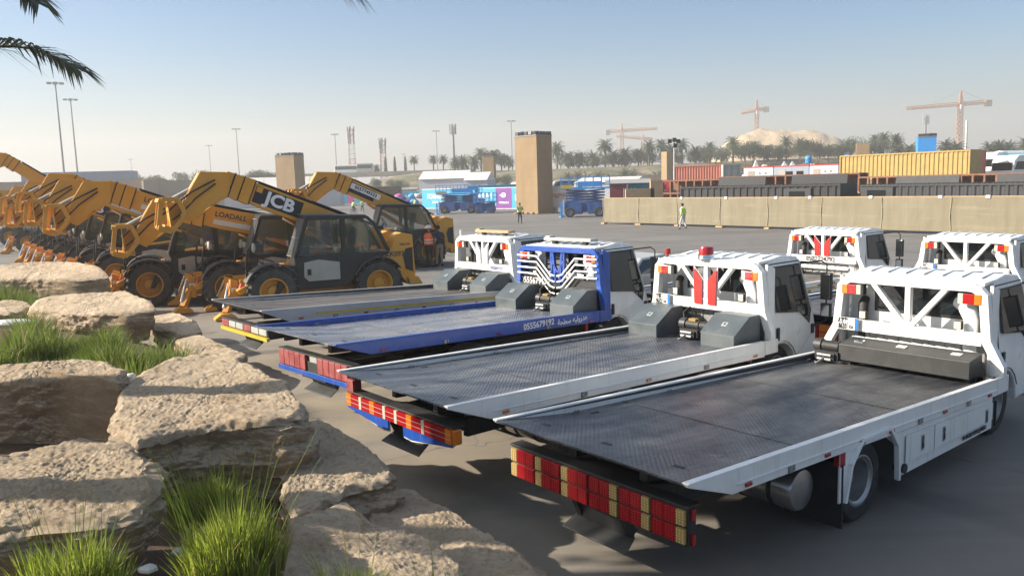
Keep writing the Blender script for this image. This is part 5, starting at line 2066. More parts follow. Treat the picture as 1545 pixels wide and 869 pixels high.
# ------------------------------------------------------------------ shipping containers and cabins
def container(label, a, b, depth, z0, h, matn, name='shipping_container', top=None, pitch=.30, cat='container', group=None, doors=None):
    "a, b: left and right bottom corners of the long face nearest the camera"
    a, b = Vector((a.x, a.y, 0)), Vector((b.x, b.y, 0))
    d = b - a
    L = d.length
    yaw = math.atan2(d.y, d.x)
    t = thing(name, label, cat, (a.x, a.y, z0), yaw, group)
    m = MB()
    n = max(3, int(L / pitch))
    pts = []
    for i in range(n):
        x = L * (i + .0) / n
        p = L / n
        pts += [(x + .04 * p, .0), (x + .36 * p, .0), (x + .50 * p, .07), (x + .86 * p, .07)]
    V, F = [], []
    for x, y in pts:
        V += [(x, y + .03, .14), (x, y + .03, h - .12)]
    for i in range(len(pts) - 1):
        F.append((2 * i, 2 * i + 2, 2 * i + 3, 2 * i + 1))
    m.add(V, F)
    for z in (.07, h - .06):
        m.box((L / 2, .06, z), (L, .14, .13))
    for x in (.06, L - .06):
        m.box((x, .06, h / 2), (.13, .15, h))
    m.box((L / 2, depth / 2 + .12, h / 2), (L - .05, depth - .2, h - .06))
    m.build('corrugated_body', matn, t)
    m = MB()
    k = int(L / .35)
    for i in range(k):
        m.box((L * (i + .5) / k, depth / 2, h + .0), (.16, depth - .1, .05))
    m.build('roof', top or matn, t)
    if doors:
        for s in (-1, 1):
            m = MB()
            m.box((L + .03, depth / 2 + s * depth * .235, h / 2), (.05, depth * .45, h - .2))
            dd = m.build('door', doors, t, bevel=.02)
            m = MB()
            for q in (-.3, .3):
                m.cyl((L + .08, depth / 2 + s * depth * .235 + q, .15), (L + .08, depth / 2 + s * depth * .235 + q, h - .15), .025, n=6)
            m.build('locking_bar', 'galv', dd)
    return t


def seg(u0, u1, Y0, Y1):
    return gx(u0, Y0), gx(u1, Y1)


# black modules right behind the hoarding
a, b = seg(1026, 1268, 66, 57)
container('black corrugated module with small window, left one behind the hoarding', a, b, 3.2, .6, 2.1, 'container_dark', 'black_module', pitch=.55, group='black modules behind the hoarding')
a, b = seg(1298, 1600, 60, 47)
container('black corrugated module, right one behind the hoarding', a, b, 3.4, .6, 1.95, 'container_dark', 'black_module', pitch=.55, group='black modules behind the hoarding')
for u, Y, lb in ((1205, 61.5, 'dark window unit leaning out of the left black module'), (1325, 58.0, 'dark window unit leaning out of the right black module')):
    p = gx(u, Y - 3.2)
    t = thing('window_unit', lb, 'window unit', (p.x, p.y, .6), math.atan2(b.y - a.y, b.x - a.x), 'window units of the black modules')
    m = MB()
    m.box((0, 0, 1.35), (2.6, .3, 1.0))
    m.build('frame', 'container_dark', t)
    m = MB()
    m.box((0, -.16, 1.35), (1.5, .02, .6))
    m.build('pane', 'dark_glass', t)
# rusty deck frames stacked behind them
def frames(label, u0, u1, Y0, Y1, z0, n, panels):
    a, b = seg(u0, u1, Y0, Y1)
    d = b - a
    L = d.length
    t = thing('steel_deck_frame', label, 'steel frame', (a.x, a.y, z0), math.atan2(d.y, d.x), 'rusty deck frames stacked in the yard')
    m = MB()
    for z in (0, 1.3):
        m.box((L / 2, 0, z), (L, .25, .13))
        m.box((L / 2, 2.4, z), (L, .25, .13))
    for k in range(n + 1):
        m.box((L * k / n, 0, .65), (.14, .22, 1.3))
        m.box((L * k / n, 2.4, .65), (.14, .22, 1.3))
    m.box((L / 2, 1.2, 1.33), (L, 2.5, .06))
    m.box((L / 2, 2.2, .65), (L, .05, 1.2))
    for x in (.5, L - .5):
        m.box((x, 1.2, -z0 / 2), (.3, 2.2, z0))
    m.build('frame', 'rust', t)
    for x0, x1 in panels:
        m = MB()
        m.extrude([(L * x0, -.16, 1.30), (L * x1, -.16, 1.30), (L * x1, -.45, .04), (L * x0, -.45, .04)], (0, .06, 0))
        m.build('cover_panel', 'container_dark', t)
    return t


frames('rusty deck frame with open bays, left end beside the orange container', 1000, 1086, 82, 78, 1.9, 7, ())
frames('rusty deck frame with two black cover panels, in the middle behind the black module', 1086, 1296, 78, 70, 2.1, 14, ((.0, .36), (.55, .93)))
frames('rusty deck frame with black cover panel at the right end', 1296, 1600, 70, 58, 1.75, 18, ((.22, .55), (.73, 1.0)))
frames('rusty deck frame standing lower, seen left of the black modules', 980, 1034, 76, 74, .75, 5, ((.0, .42),))
a, b = seg(1016, 1089, 96.5, 95)
container('faded orange shipping container in front of a tan wrapped tower', a, b, 2.5, 2.3, 2.6, 'container_red')
a, b = seg(1091, 1117, 94, 94)
container('grey and black shipping container end, right against the faded orange container', a, b, 6, 2.3, 2.55, 'container_grey', pitch=.6)
a, b = seg(1266, 1462, 84, 74)
container('long yellow shipping container with rusty roof edge', a, b, 2.5, 2.75, 2.5, 'container_yellow', top='container_top', pitch=.42)
a, b = seg(1466, 1486, 76, 78)
container('red shipping container end, right of the yellow container', a, b, 5, 2.6, 2.7, 'container_red')
for u0, u1, Y0, Y1, mt, lb, win in ((1122, 1166, 112, 110, 'cabin_white', 'white site cabin with tan door, left end of the cabin row', 0), (1167, 1220, 110, 107, 'cabin_grey', 'grey site cabin with two windows, middle of the cabin row', 2), (1221, 1264, 107, 105, 'cabin_white', 'white site cabin with round vents, right end of the cabin row', 0)):
    a, b = seg(u0, u1, Y0, Y1)
    d = b - a
    L = d.length
    t = thing('site_cabin', lb, 'cabin', (a.x, a.y, 2.2), math.atan2(d.y, d.x), 'row of site cabins')
    m = MB()
    m.box((L / 2, 1.5, 1.2), (L, 3, 2.4))
    m.box((L / 2, 1.5, -.9), (L * .96, 2.8, 1.8))
    m.build('wall', mt, t)
    m = MB()
    m.box((L / 2, 1.5, 2.46), (L + .05, 3.1, .14))
    m.build('roof', 'trim_red', t)
    m = MB()
    m.box((L * .25, -.02, 1.0), (.85, .05, 1.9))
    m.build('door', 'door_tan', t)
    for k in range(win):
        m = MB()
        m.box((L * (.45 + .3 * k), -.02, 1.45), (.9, .06, .6))
        m.build('window', 'dark_glass', t)
    if not win:
        for x in (.55, .75):
            m = MB()
            m.cyl((L * x, -.03, 1.6), (L * x, .02, 1.6), .13, n=10)
            m.build('vent', 'mast_grey', t)
for u, Y, lb in ((1219, 118, 'blue water tank on a stand above the grey cabin'), (1277, 116, 'blue water tank on a stand above the right hand cabin, near the yellow container')):
    p = gx(u, Y)
    t = thing('water_tank', lb, 'tank', (p.x, p.y, 0), 0, 'blue water tanks')
    m = MB()
    m.lathe((0, 0, 5.1), (0, 0, 1), [(.001, 0), (.42, 0), (.44, .3), (.41, .34), (.44, .38), (.44, .85), (.41, .9), (.2, 1.0), (.001, 1.02)], 16)
    m.build('tank', 'tank_blue', t, 40)
    m = MB()
    for sx_ in (-.4, .4):
        for sy in (-.4, .4):
            m.box((sx_, sy, 2.55), (.09, .09, 5.1))
    m.box((0, 0, 5.06), (1.2, 1.2, .08))
    m.build('stand', 'mast_grey', t)


# ------------------------------------------------------------------ vehicles
def car(label, loc, yaw, paint, kind='sedan', name=None, group=None):
    S_ = dict(sedan=(4.5, 1.75, [(-2.2, .35), (-2.22, .75), (-2.1, .95), (-1.35, 1.0), (-.75, 1.40), (.15, 1.45), (.85, 1.02), (1.9, .88), (2.2, .68), (2.24, .35)], [(-1.2, 1.0), (-.72, 1.35), (.13, 1.39), (.72, 1.03)]),
              pickup=(5.2, 1.8, [(-2.5, .5), (-2.55, 1.0), (-.9, 1.05), (-.75, 1.68), (.35, 1.72), (1.0, 1.15), (2.3, 1.02), (2.5, .8), (2.55, .45)], [(-.62, 1.12), (-.58, 1.6), (.3, 1.63), (.78, 1.15)]),
              van=(5.2, 1.95, [(-2.5, .4), (-2.55, 1.1), (-2.4, 2.1), (.7, 2.15), (1.5, 1.95), (2.1, 1.15), (2.55, .95), (2.6, .4)], [(-2.2, 1.25), (-2.15, 1.9), (.7, 1.95), (1.3, 1.8), (1.75, 1.2)]))[kind]
    Ln, W, pf, win = S_
    t = thing(name or ('parked_car' if kind == 'sedan' else ('pickup_truck' if kind == 'pickup' else 'parked_van')), label, kind if kind != 'sedan' else 'car', loc, yaw, group)
    m = MB()
    h = W / 2
    K = len(pf)
    V = []
    for s, f in ((-1, 1), (1, 1)):
        for x, z in pf:
            V.append((x, s * (h - max(0, z - 1.0) * .26), z))
    F = [tuple(range(K)), tuple(reversed(range(K, 2 * K)))]
    for i in range(K):
        j = (i + 1) % K
        F.append((j, i, K + i, K + j))
    m.add(V, F)
    body = m.build('body', paint, t, bevel=.05)
    for s in (-1, 1):
        m = MB()
        m.extrude([(x, s * (h - max(0, z - 1.0) * .26 + .004), z) for x, z in win], (0, s * .006, 0))
        m.build('window', 'dark_glass', body)
        m = MB()
        m.box((-Ln / 2 + .02, s * (h - .22), .82), (.10, .32, .16))
        m.build('tail_light', 'red_lens', body, bevel=.02)
        m = MB()
        m.box((Ln / 2 - .12, s * (h - .25), .75), (.16, .34, .13))
        m.build('headlight', 'clear_lens', body, bevel=.02)
        for x in (-Ln * .30, Ln * .30):
            wheel(t, (x, s * (h - .10), .33), .33, .20, side=s)
    # front and rear screens
    for (p, q) in ((win[0], win[1]), (win[-1], win[-2])):
        m = MB()
        off = -.10 if p[0] < 0 else .12
        yb, yt = h - .16, h - .28
        m.extrude([(p[0] + off, -yb, p[1] + .03), (p[0] + off, yb, p[1] + .03), (q[0] + off * .75, yt, q[1] - .02), (q[0] + off * .75, -yt, q[1] - .02)], (off * .35, 0, .02))
        m.build('windscreen', 'dark_glass', body)
    return t


p = onz(985, 384, 1.42)
car('silver saloon car behind the cab of the blue flatbed truck', (p.x - .3, p.y + .3, 0), R(38), 'silver_paint')
for u, Y, yw, pt, kd, lb in ((640, 150, 170, 'cab_white', 'pickup', 'white pickup far off behind the blue banner fence, left one of two'), (672, 146, 165, 'cab_white', 'pickup', 'white pickup far off behind the blue banner fence, right one of two'),
                             (852, 118, 185, 'silver_paint', 'van', 'silver van behind the tallest tan tower'), (870, 112, 200, 'silver_paint', 'sedan', 'silver saloon car far off, just behind the right scissor lift'),
                             (985, 116, 170, 'box_dark', 'sedan', 'dark saloon car far off, left of the orange container'), (955, 122, 10, 'cab_white', 'sedan', 'white saloon car far off above the maroon kiosk')):
    q = gx(u, Y)
    car(lb, (q.x, q.y, 0 if u < 800 else 1.6 if u < 860 else 1.3), R(yw), pt, kd)


def bus(label, u, Y, z, L, h, yaw, body, win='dark_glass', name='parked_bus', cat='bus'):
    q = gx(u, Y)
    t = thing(name, label, cat, (q.x, q.y, z), yaw, None)
    m = MB()
    m.box((0, 0, .4 + h / 2), (L, 2.5, h))
    b = m.build('body', body, t, bevel=.18)
    m = MB()
    m.box((0, -1.256, .4 + h * .66), (L * .94, .02, h * .36))
    m.box((0, 1.256, .4 + h * .66), (L * .94, .02, h * .36))
    m.build('window_band', win, b)
    m = MB()
    m.box((L / 2 + .005, 0, .4 + h * .6), (.02, 2.2, h * .5))
    m.build('windscreen', win, b)
    for x in (-L * .3, L * .33):
        for s in (-1, 1):
            wheel(t, (x, s * 1.1, .5), .5, .3, side=s)
    return t


bus('black coach with white awning behind it, far off left of the pickups', 578, 165, 0, 7.5, 3.2, R(5), 'box_dark')
bus('low white coach far off below the rusty forks', 598, 178, 0, 9.5, 2.7, R(3), 'cab_white')
bus('white bus driving along the raised road', 529, 262, 7.6, 9.5, 2.8, R(2), 'cab_white', name='driving_bus')
bus('grey box truck on the raised road right of the white bus', 552, 262, 7.6, 5.0, 3.2, R(2), 'silver_paint', name='box_truck', cat='truck')

# cab-over lorry with a white tank at the right edge, another in pink beside the orange container
def lorry(label, u, Y, z, yaw, cabm, back, L, tank):
    q = gx(u, Y)
    t = thing('parked_lorry', label, 'lorry', (q.x, q.y, z), yaw)
    m = MB()
    m.prof([(0, .6), (0, 2.9), (.25, 3.15), (1.5, 3.1), (2.05, 2.6), (2.2, 1.5), (2.2, .6)], -1.2, 1.2)
    c = m.build('cab', cabm, t, bevel=.08)
    m = MB()
    m.prof([(.75, 1.75), (.75, 2.5), (1.7, 2.5), (2.0, 1.75)], -1.22, 1.22)
    m.box((2.16, 0, 2.05), (.06, 2.1, .75))
    m.build('window', 'dark_glass', c)
    m = MB()
    if tank:
        m.cyl((-L, 0, 2.0), (-.3, 0, 2.0), 1.25, n=24)
        m.box((-L / 2, 0, .75), (L, 1.2, .3))
    else:
        m.box((-L / 2 - .2, 0, 2.0), (L, 2.4, 2.4))
        m.box((-L / 2, 0, .7), (L, 1.2, .3))
    m.build('load_body', back, t, 40)
    for x in (1.3, -L * .6, -L * .8):
        for s in (-1, 1):
            wheel(t, (x, s * 1.05, .5), .5, .3, side=s)
    return t


lorry('white lorry with long white tank at the right edge', 1502, 82, 2.0, R(205), 'cab_white', 'cab_white', 9, 1)
lorry('green tarpaulin lorry half hidden at the right edge, in front of the white tank', 1535, 79, 1.6, R(200), 'cab_white', 'banner_teal', 5, 0)
lorry('small pink red lorry cab at the left end of the orange container', 1004, 99, .9, R(205), 'pink_red', 'box_dark', 1.6, 0).scale = (.75,) * 3


# ------------------------------------------------------------------ scissor lifts
def scissor(label, u, v, yaw, L, W, ch, deck_z, rail, big=True, cab_side=1, group='blue scissor lifts'):
    p = onz(u, v, 0)
    t = thing('scissor_lift', label, 'scissor lift', p, yaw, group)
    m = MB()
    r = .48 if big else .24
    m.box((0, 0, r + ch * .42), (L * .92, W * .62, ch * .8))
    m.box((-L * .22, -W * .38, r + ch * .3), (L * .30, W * .22, ch * .9))
    m.box((L * .24, -W * .38, r + ch * .3), (L * .36, W * .22, ch * .9))
    m.box((-L * .22, W * .38, r + ch * .3), (L * .30, W * .22, ch * .9))
    m.box((L * .24, W * .38, r + ch * .3), (L * .36, W * .22, ch * .9))
    m.build('chassis', 'lift_navy', t, bevel=.03)
    for x in (-L * .34, L * .30):
        for s in (-1, 1):
            wheel(t, (x, s * W * .46, r), r, .30 if big else .15, side=s, rim='pale_panel', rimr=.5)
    if big:
        for x in (-L * .53, L * .53):
            for s in (-1, 1):
                m = MB()
                m.box((x, s * W * .36, .75), (.14, .18, 1.2))
                m.lathe((x, s * W * .36, .02), (0, 0, 1), [(.001, 0), (.26, 0), (.24, .07), (.08, .12), (.07, .3)], 12)
                m.build('outrigger', 'lift_blue', t, bevel=.01)
    n = 4 if big else 3
    z0, z1 = r + ch * .85, deck_z - .15
    m = MB()
    for k in range(n):
        a, b = z0 + (z1 - z0) * k / n, z0 + (z1 - z0) * (k + 1) / n
        for s in (-1, 1):
            y = s * W * .30
            m.bar((-L * .42, y, a), (L * .42, y, b), .07, .13)
            m.bar((-L * .42, y * .85, b), (L * .42, y * .85, a), .07, .13)
    m.build('scissor_arm', 'lift_navy', t)
    m = MB()
    m.box((0, 0, deck_z), (L * 1.06, W, .16))
    dk = m.build('platform', 'lift_blue', t, bevel=.01)
    m = MB()
    nn = 7
    for s in (-1, 1):
        for z in (.5, 1.05):
            m.bar((-L * .53, s * W * .49, deck_z + z), (L * .53, s * W * .49, deck_z + z), .06, .06)
        for k in range(nn):
            x = -L * .53 + L * 1.06 * k / (nn - 1)
            m.box((x, s * W * .49, deck_z + .53), (.06, .06, 1.05))
    for x in (-L * .53, L * .53):
        for z in (.5, 1.05):
            m.bar((x, -W * .49, deck_z + z), (x, W * .49, deck_z + z), .06, .06)
    m.build('guardrail', 'lift_blue', dk)
    if big:
        m = MB()
        m.box((-L * .40, -W * .5, deck_z + .18), (L * .26, .03, .36))
        m.build('sign', 'yellow_stripe' if cab_side > 0 else 'pale_panel', dk)
        m = MB()
        m.box((L * .1, -W * .5, deck_z + .40), (L * .5, .02, .5))
        m.build('rail_cover', 'tank_blue', dk)
        m = MB()
        for k in range(4):
            m.box((-L * .48, -W * .25, .45 + k * .32), (.05, .5, .06))
        m.box((-L * .48, -W * .50, 1.0), (.05, .05, 1.4))
        m.box((-L * .48, -W * .01, 1.0), (.05, .05, 1.4))
        m.build('ladder', 'cabin_white', t)
    return t


scissor('big blue scissor lift in front of the blue banner fence', 694, 322, R(-6), 5.0, 2.3, 1.1, 2.35, 1, cab_side=-1)
scissor('small dark blue scissor lift parked right of the big one', 733, 322, R(-4), 2.6, 1.2, .7, 1.35, 1, big=False)
scissor('big blue scissor lift right of the tallest tan tower, yellow sign on its platform', 884, 327, R(-8), 4.4, 2.3, 1.2, 2.75, 1)
q = gx(745, 112)
t = thing('boom_lift', 'blue lattice boom lying flat above the banner fence', 'boom lift', (q.x, q.y, 0), R(-3))
m = MB()
m.box((-.6, 0, 1.0), (3.2, 2.0, 1.0))
m.build('chassis', 'lift_navy', t, bevel=.05)
m = MB()
m.bar((-3.6, 0, 2.95), (4.4, 0, 3.0), .5, .62)
m.bar((-3.0, 0, 1.6), (-3.3, 0, 3.0), .4, .5)
m.build('boom', 'banner_blue', t, bevel=.03)
for x in (-1.7, .6):
    for s in (-1, 1):
        wheel(t, (x, s * 1.0, .45), .45, .3, side=s)

# ------------------------------------------------------------------ banner fences and signs
def banner_fence(label, P0, P1, h, cols, texts, z0=.12):
    d = P1 - P0
    L = d.length
    t = thing('banner_fence', label, 'banner fence', (P0.x, P0.y, 0), math.atan2(d.y, d.x), 'printed banner fences')
    x = 0
    for k, (w, c) in enumerate(cols):
        m = MB()
        m.box((L * (x + w / 2), 0, z0 + h / 2), (L * w - .03, .06, h))
        b = m.build('banner_panel', c, t)
        for body, sz, ink, zz, xx in texts.get(k, ()):
            text('lettering', body, sz, b, (L * (x + w * xx), -.034, z0 + h * zz), (1, 0, 0), (0, 0, 1), ink, .012, .002)
        if c == 'banner_purple':                        # round speed mark
            m = MB()
            cx_, cz = L * (x + w / 2), z0 + h * .64
            for r_, a0, a1 in ((.42, 20, 175), (.42, 200, 352)):
                Pn = [Vector((cx_ + r_ * 1.15 * math.cos(R(a)), -.04, cz + r_ * .62 * math.sin(R(a)))) for a in range(a0, a1 + 1, 12)]
                m.tube(Pn, .06, 6)
            m.bar((cx_ - .75, -.04, cz), (cx_ + .45, -.04, cz), .03, .11)
            m.build('mark', 'ink_white', b)
        x += w
    m = MB()
    m.box((L / 2, 0, z0 + h + .03), (L, .10, .07))
    m.box((L / 2, 0, z0 - .03), (L, .10, .07))
    for k in range(int(L / 3) + 1):
        m.box((k * 3.0 + .05, .3, (h + z0) / 2), (.06, .06, h + z0))
    m.build('rail', 'cabin_white', t)
    return t


banner_fence('blue banner fence with FORMULA E lettering and purple panel, behind the scissor lifts', gx(636, 121), gx(786, 106), 2.75,
             [(.30, 'banner_blue'), (.47, 'banner_blue'), (.145, 'banner_purple'), (.085, 'banner_blue')],
             {0: (('FORMULA E', 1.0, 'ink_white', .62, .62), ('DIRIYAH E-PRIX', .42, 'ink_white', .32, .62)), 1: (('FORMULA E', 1.05, 'ink_white', .62, .66), ('DIRIYAH E-PRIX', .42, 'ink_white', .32, .66)), 2: (('FORMULA E', .34, 'ink_white', .28, .5),), 3: (('E', 1.2, 'ink_white', .5, .5),)})
banner_fence('long low banner fence in pale blue and pink behind the cyclist', gx(440, 172), gx(640, 168), 2.3,
             [(.06, 'banner_purple'), (.16, 'banner_blue'), (.10, 'banner_teal'), (.10, 'banner_blue'), (.05, 'banner_pink'), (.18, 'banner_teal'), (.10, 'banner_blue'), (.05, 'banner_pink'), (.20, 'banner_blue')],
             {1: (('FORMULA E', .9, 'ink_white', .5, .5),), 5: (('FORMULA E', .9, 'ink_white', .5, .5),), 8: (('E-PRIX', .9, 'ink_white', .5, .5),)})
q = gx(843, 91.5)
t = thing('site_sign', 'white sign board with orange red script beside the tallest tan tower', 'sign', (q.x, q.y, 0), R(-34))
m = MB()
m.box((0, 0, 1.75), (2.35, .12, 2.4))
m.build('board', 'cabin_white', t)
m = MB()
m.box((-.6, .1, .3), (.4, .6, .6))
m.box((.6, .1, .3), (.4, .6, .6))
m.build('foot', 'cabin_grey', t)
text('lettering', 'ogginio', .68, t, (.1, -.064, 2.0), (1, 0, 0), (0, 0, 1), 'sign_red', .008, .002)
rb_ = random.Random(4)
q = gx(612, 140)
t = thing('banner_heap', 'heap of folded purple and blue banners far off left of the banner fence', 'banner heap', (q.x, q.y, 0))
for k in range(12):
    m = MB()
    c = (rb_.uniform(-2.3, 2.3), rb_.uniform(-.6, .6), .25 + .5 * (k % 4))
    m.ball(c, .75, 6, (1.1, .8, .6))
    for i, v in enumerate(m.v):
        kk = .25 * noise.noise((v[0] * 1.7, v[1] * 1.7, v[2] * 1.7 + k))
        m.v[i] = (v[0] + kk, v[1] + kk, v[2] + kk)
    m.build('folded_banner', ('banner_purple', 'banner_blue', 'banner_pink', 'tent_white', 'lift_blue')[k % 5], t, 180)
# maroon kiosk with banner beside it, ladders
q = gx(933, 84)
t = thing('market_kiosk', 'maroon kiosk with white roof rim behind the right scissor lift', 'kiosk', (q.x, q.y, 0), R(-10))
m = MB()
m.box((0, 0, 1.75), (1.7, 1.7, 2.9))
m.build('wall', 'maroon', t)
m = MB()
m.box((1.0, 0, 3.3), (4.6, 2.1, .42))
m.build('roof', 'cabin_white', t)
m = MB()
m.box((2.1, .4, 1.9), (2.4, .1, 2.5))
m.build('banner_panel', 'banner_blue', t)
for k, lb in enumerate(('white folding ladder leaning by the maroon kiosk, left one', 'white folding ladder leaning by the maroon kiosk, right one')):
    q = gx(945 + k * 11, 80)
    m = MB()
    for s in (-.25, .25):
        m.bar((s, 0, 0), (s * .7, .5, 2.6), .05, .05)
    for j in range(8):
        m.bar((-.24, .06 * j, .3 + j * .28), (.24, .06 * j, .3 + j * .28), .03, .03)
    tag(m.build('step_ladder', 'cabin_white', loc=(q.x, q.y, 0)), lb, 'ladder', 'ladders by the kiosk')
# timber crate boards behind the hoarding start
for u, w_, hgt, lb in ((990, 1.1, 3.3, 'tall plywood panel behind the left end of the hoarding'), (965, 2.6, 2.6, 'low plywood panel stack behind the left end of the hoarding')):
    q = gx(u, 74)
    m = MB()
    m.box((0, 0, hgt / 2), (w_, .5, hgt))
    tag(m.build('plywood_panel', 'timber', loc=(q.x, q.y, 0)), lb, 'plywood', 'plywood panels behind the hoarding')


# ------------------------------------------------------------------ marquees, walls, raised road
def marquee(label, u0, u1, Y0, Y1, eave, ridge, bays, side='tent_side'):
    a, b = seg(u0, u1, Y0, Y1)
    d = b - a
    L = d.length
    t = thing('white_marquee', label, 'marquee', (a.x, a.y, 0), math.atan2(d.y, d.x), 'white marquees')
    m = MB()
    m.box((L / 2, 3, eave / 2), (L, 6, eave))
    m.build('wall', side, t)
    for k in range(bays):
        x0, x1 = L * k / bays, L * (k + 1) / bays - .08
        m = MB()
        m.extrude([(x0, -.3, eave), (x0, 3, ridge), (x0, 6.3, eave)], (x1 - x0, 0, 0))
        m.build('roof', 'tent_white', t)
    return t


marquee('long white marquee behind the tan tower at the left', 300, 512, 158, 160, 3.6, 6.0, 9)
marquee('white marquee roof far off between the tan towers, left half', 632, 706, 160, 158, 4.7, 6.3, 3)
marquee('white marquee with lower roof, right of the other and touching the small tan tower', 700, 736, 150, 149, 4.2, 5.7, 2)
marquee('white canopy behind the right scissor lift', 866, 960, 112, 108, 3.2, 3.9, 3)
marquee('white gable tent just left of the tallest tan tower', 760, 784, 116, 115, 2.0, 3.6, 1)
for u, Y, s_, lb in ((1140, 150, 1., 'small pointed white tent behind the cabins, leftmost peak'), (1153, 146, .8, 'small pointed white tent behind the cabins, second peak'), (1183, 148, .9, 'small pointed white tent behind the grey cabin'), (1195, 150, .9, 'small pointed white tent left of the blue tank'), (1225, 150, .8, 'small pointed white tent right of the left blue tank')):
    q = gx(u, Y)
    t = thing('pointed_tent', lb, 'tent', (q.x, q.y, 1.5), 0, 'pointed white tents')
    m = MB()
    m.lathe((0, 0, 0), (0, 0, 1), [(2.8 * s_, 0), (2.8 * s_, 2.2), (1.6 * s_, 2.8), (.5 * s_, 3.9), (.05, 5.0 * s_)], 4)
    m.build('canopy', 'tent_white', t)


def wall(label, u0, u1, Y0, Y1, z0, h, matn, name='boundary_wall', thick=.4, cat='wall', group=None):
    a, b = seg(u0, u1, Y0, Y1)
    d = b - a
    m = MB()
    m.box((d.length / 2, 0, h / 2), (d.length, thick, h))
    m.box((d.length / 2, 0, h + .05), (d.length, thick + .1, .12))
    o = m.build(name, matn, loc=(a.x, a.y, z0))
    o.rotation_euler = (0, 0, math.atan2(d.y, d.x))
    return tag(o, label, cat, group)


wall('long tan wall far behind the row of yellow machines', -160, 250, 118, 132, 0, 5.7, 'wall_tan')
wall('sloping tan ramp wall between the tan wall and the tan tower', 215, 335, 128, 148, 0, 5.4, 'wall_tan')
wall('blue grey shed roof above the tan wall', 40, 205, 190, 195, 0, 8.9, 'roof_blue', 'shed_roof', 6, 'shed')
wall('tan board fence below the small far tan tower', 676, 782, 140, 138, 0, 2.6, 'door_tan', 'board_fence', .2, 'fence')
wall('tan retaining wall behind the dark car and white canopy', 880, 1010, 165, 165, 0, 4.2, 'wall_tan', 'retaining_wall')
wall('tan stable wall far off behind the black coach', 600, 690, 190, 190, 0, 3.0, 'door_tan', 'boundary_wall')
q = gx(655, 132)
# embankment with the raised road on it
def strip(name, rows, m, smooth=60):
    b = MB()
    K = len(rows[0])
    V = [v for r in rows for v in r]
    F = []
    for i in range(len(rows) - 1):
        for j in range(K - 1):
            a = i * K + j
            F.append((a, a + 1, a + K + 1, a + K))
    b.add(V, F)
    return structure(b.build(name, m, smooth=smooth))


rows = []
for (dy, zf) in ((0, 0), (6, .1), (16, .42), (28, .80), (36, 1.0), (44, 1.02), (120, 1.05), (240, 1.0)):
    r = []
    for k in range(61):
        x = -140 + k * 7.0
        hh = 7.4 if x < 20 else 7.4 + min(1, (x - 20) / 60) * .9
        hh *= min(1, max(.0, (x + 62) / 30)) if x < -32 else 1
        wob = 1.2 * noise.noise((x * .05, dy * .1, 1)) * (1 if 0 < dy < 40 else 0)
        r.append((x, 212 + dy + .12 * 0 + 3 * noise.noise((x * .03, 0, 2)), hh * zf + wob * .35 * (1 if 0 < zf < 1 else 0)))
    rows.append(r)
strip('embankment_terrain', rows, 'scrub_bank')
a, b = gx(300, 260), gx(720, 255)
m = MB()
L = (b - a).length
m.box((L / 2, 0, 8.3), (L, 9, .7))
m.box((L / 2, -4.4, 9.0), (L, .3, .7))
rd = m.build('road_bridge', 'concrete', loc=(a.x, a.y, -1.1))
rd.rotation_euler = (0, 0, math.atan2((b - a).y, (b - a).x))
tag(rd, 'raised concrete road deck crossing behind the white marquees', 'bridge')

# sand hill
rows = []
for j in range(22):
    r = []
    for k in range(46):
        s, tt = k / 45, j / 21
        c0, c1 = gx(1062, 430), gx(1322, 430)
        x = c0.x + (c1.x - c0.x) * s
        pr = max(0, math.sin(math.pi * s)) ** .55
        hgt = 30.5 * pr * (1 - .10 * math.exp(-((s - .52) / .16) ** 2)) * math.sin(math.pi * min(1, tt * 1.0)) ** .6
        hgt += (2.4 * noise.noise((x * .10, tt * 6, 0)) + 1.5 * noise.noise((x * .35, tt * 15, 3))) * pr
        r.append((x, 430 + (tt - .3) * 70, max(-.5, hgt)))
    rows.append(r)
strip('sand_hill', rows, 'heap_sand')


# ------------------------------------------------------------------ masts, telecom towers, cranes
def light_mast(label, u, v, Y, group='tall lighting masts'):
    top = ony(u, v, Y)
    h = top.z
    t = thing('light_mast', label, 'light mast', (top.x, top.y, 0), 0, group)
    m = MB()
    m.cyl((0, 0, 0), (0, 0, h), .007 * h + .08, .004 * h + .03, n=8)
    m.build('pole', 'mast_grey', t, 40)
    m = MB()
    w = .05 * h
    for a in (0, 60, 120):
        c, s = math.cos(R(a)), math.sin(R(a))
        m.bar((-w * c, -w * s, h - .25), (w * c, w * s, h - .25), .10, .10)
        for k in (-1, 1):
            m.box((k * w * c, k * w * s, h - .32), (w * .5, w * .45, .28))
    m.build('lamp_ring', 'mast_grey', t)
    return t


for u, v, Y, lb in ((83, 124, 188, 'tallest lighting mast at the upper left, left of a pair'), (106, 149, 220, 'lighting mast right of the tallest one at the upper left'), (356, 194, 330, 'lighting mast above the nearest yellow boom'), (505, 202, 330, 'lighting mast left of the red and white telecom tower'),
                    (771, 182, 330, 'lighting mast just left of the tallest tan tower'), (658, 197, 350, 'lighting mast standing beside two palms, left of the grey telecom pole'), (315, 219, 420, 'small far lighting mast left of the nearest boom'), (197, 240, 470, 'smallest far lighting mast at the left'), (609, 232, 470, 'small far lighting mast between slim cypresses')):
    light_mast(lb, u, v, Y)


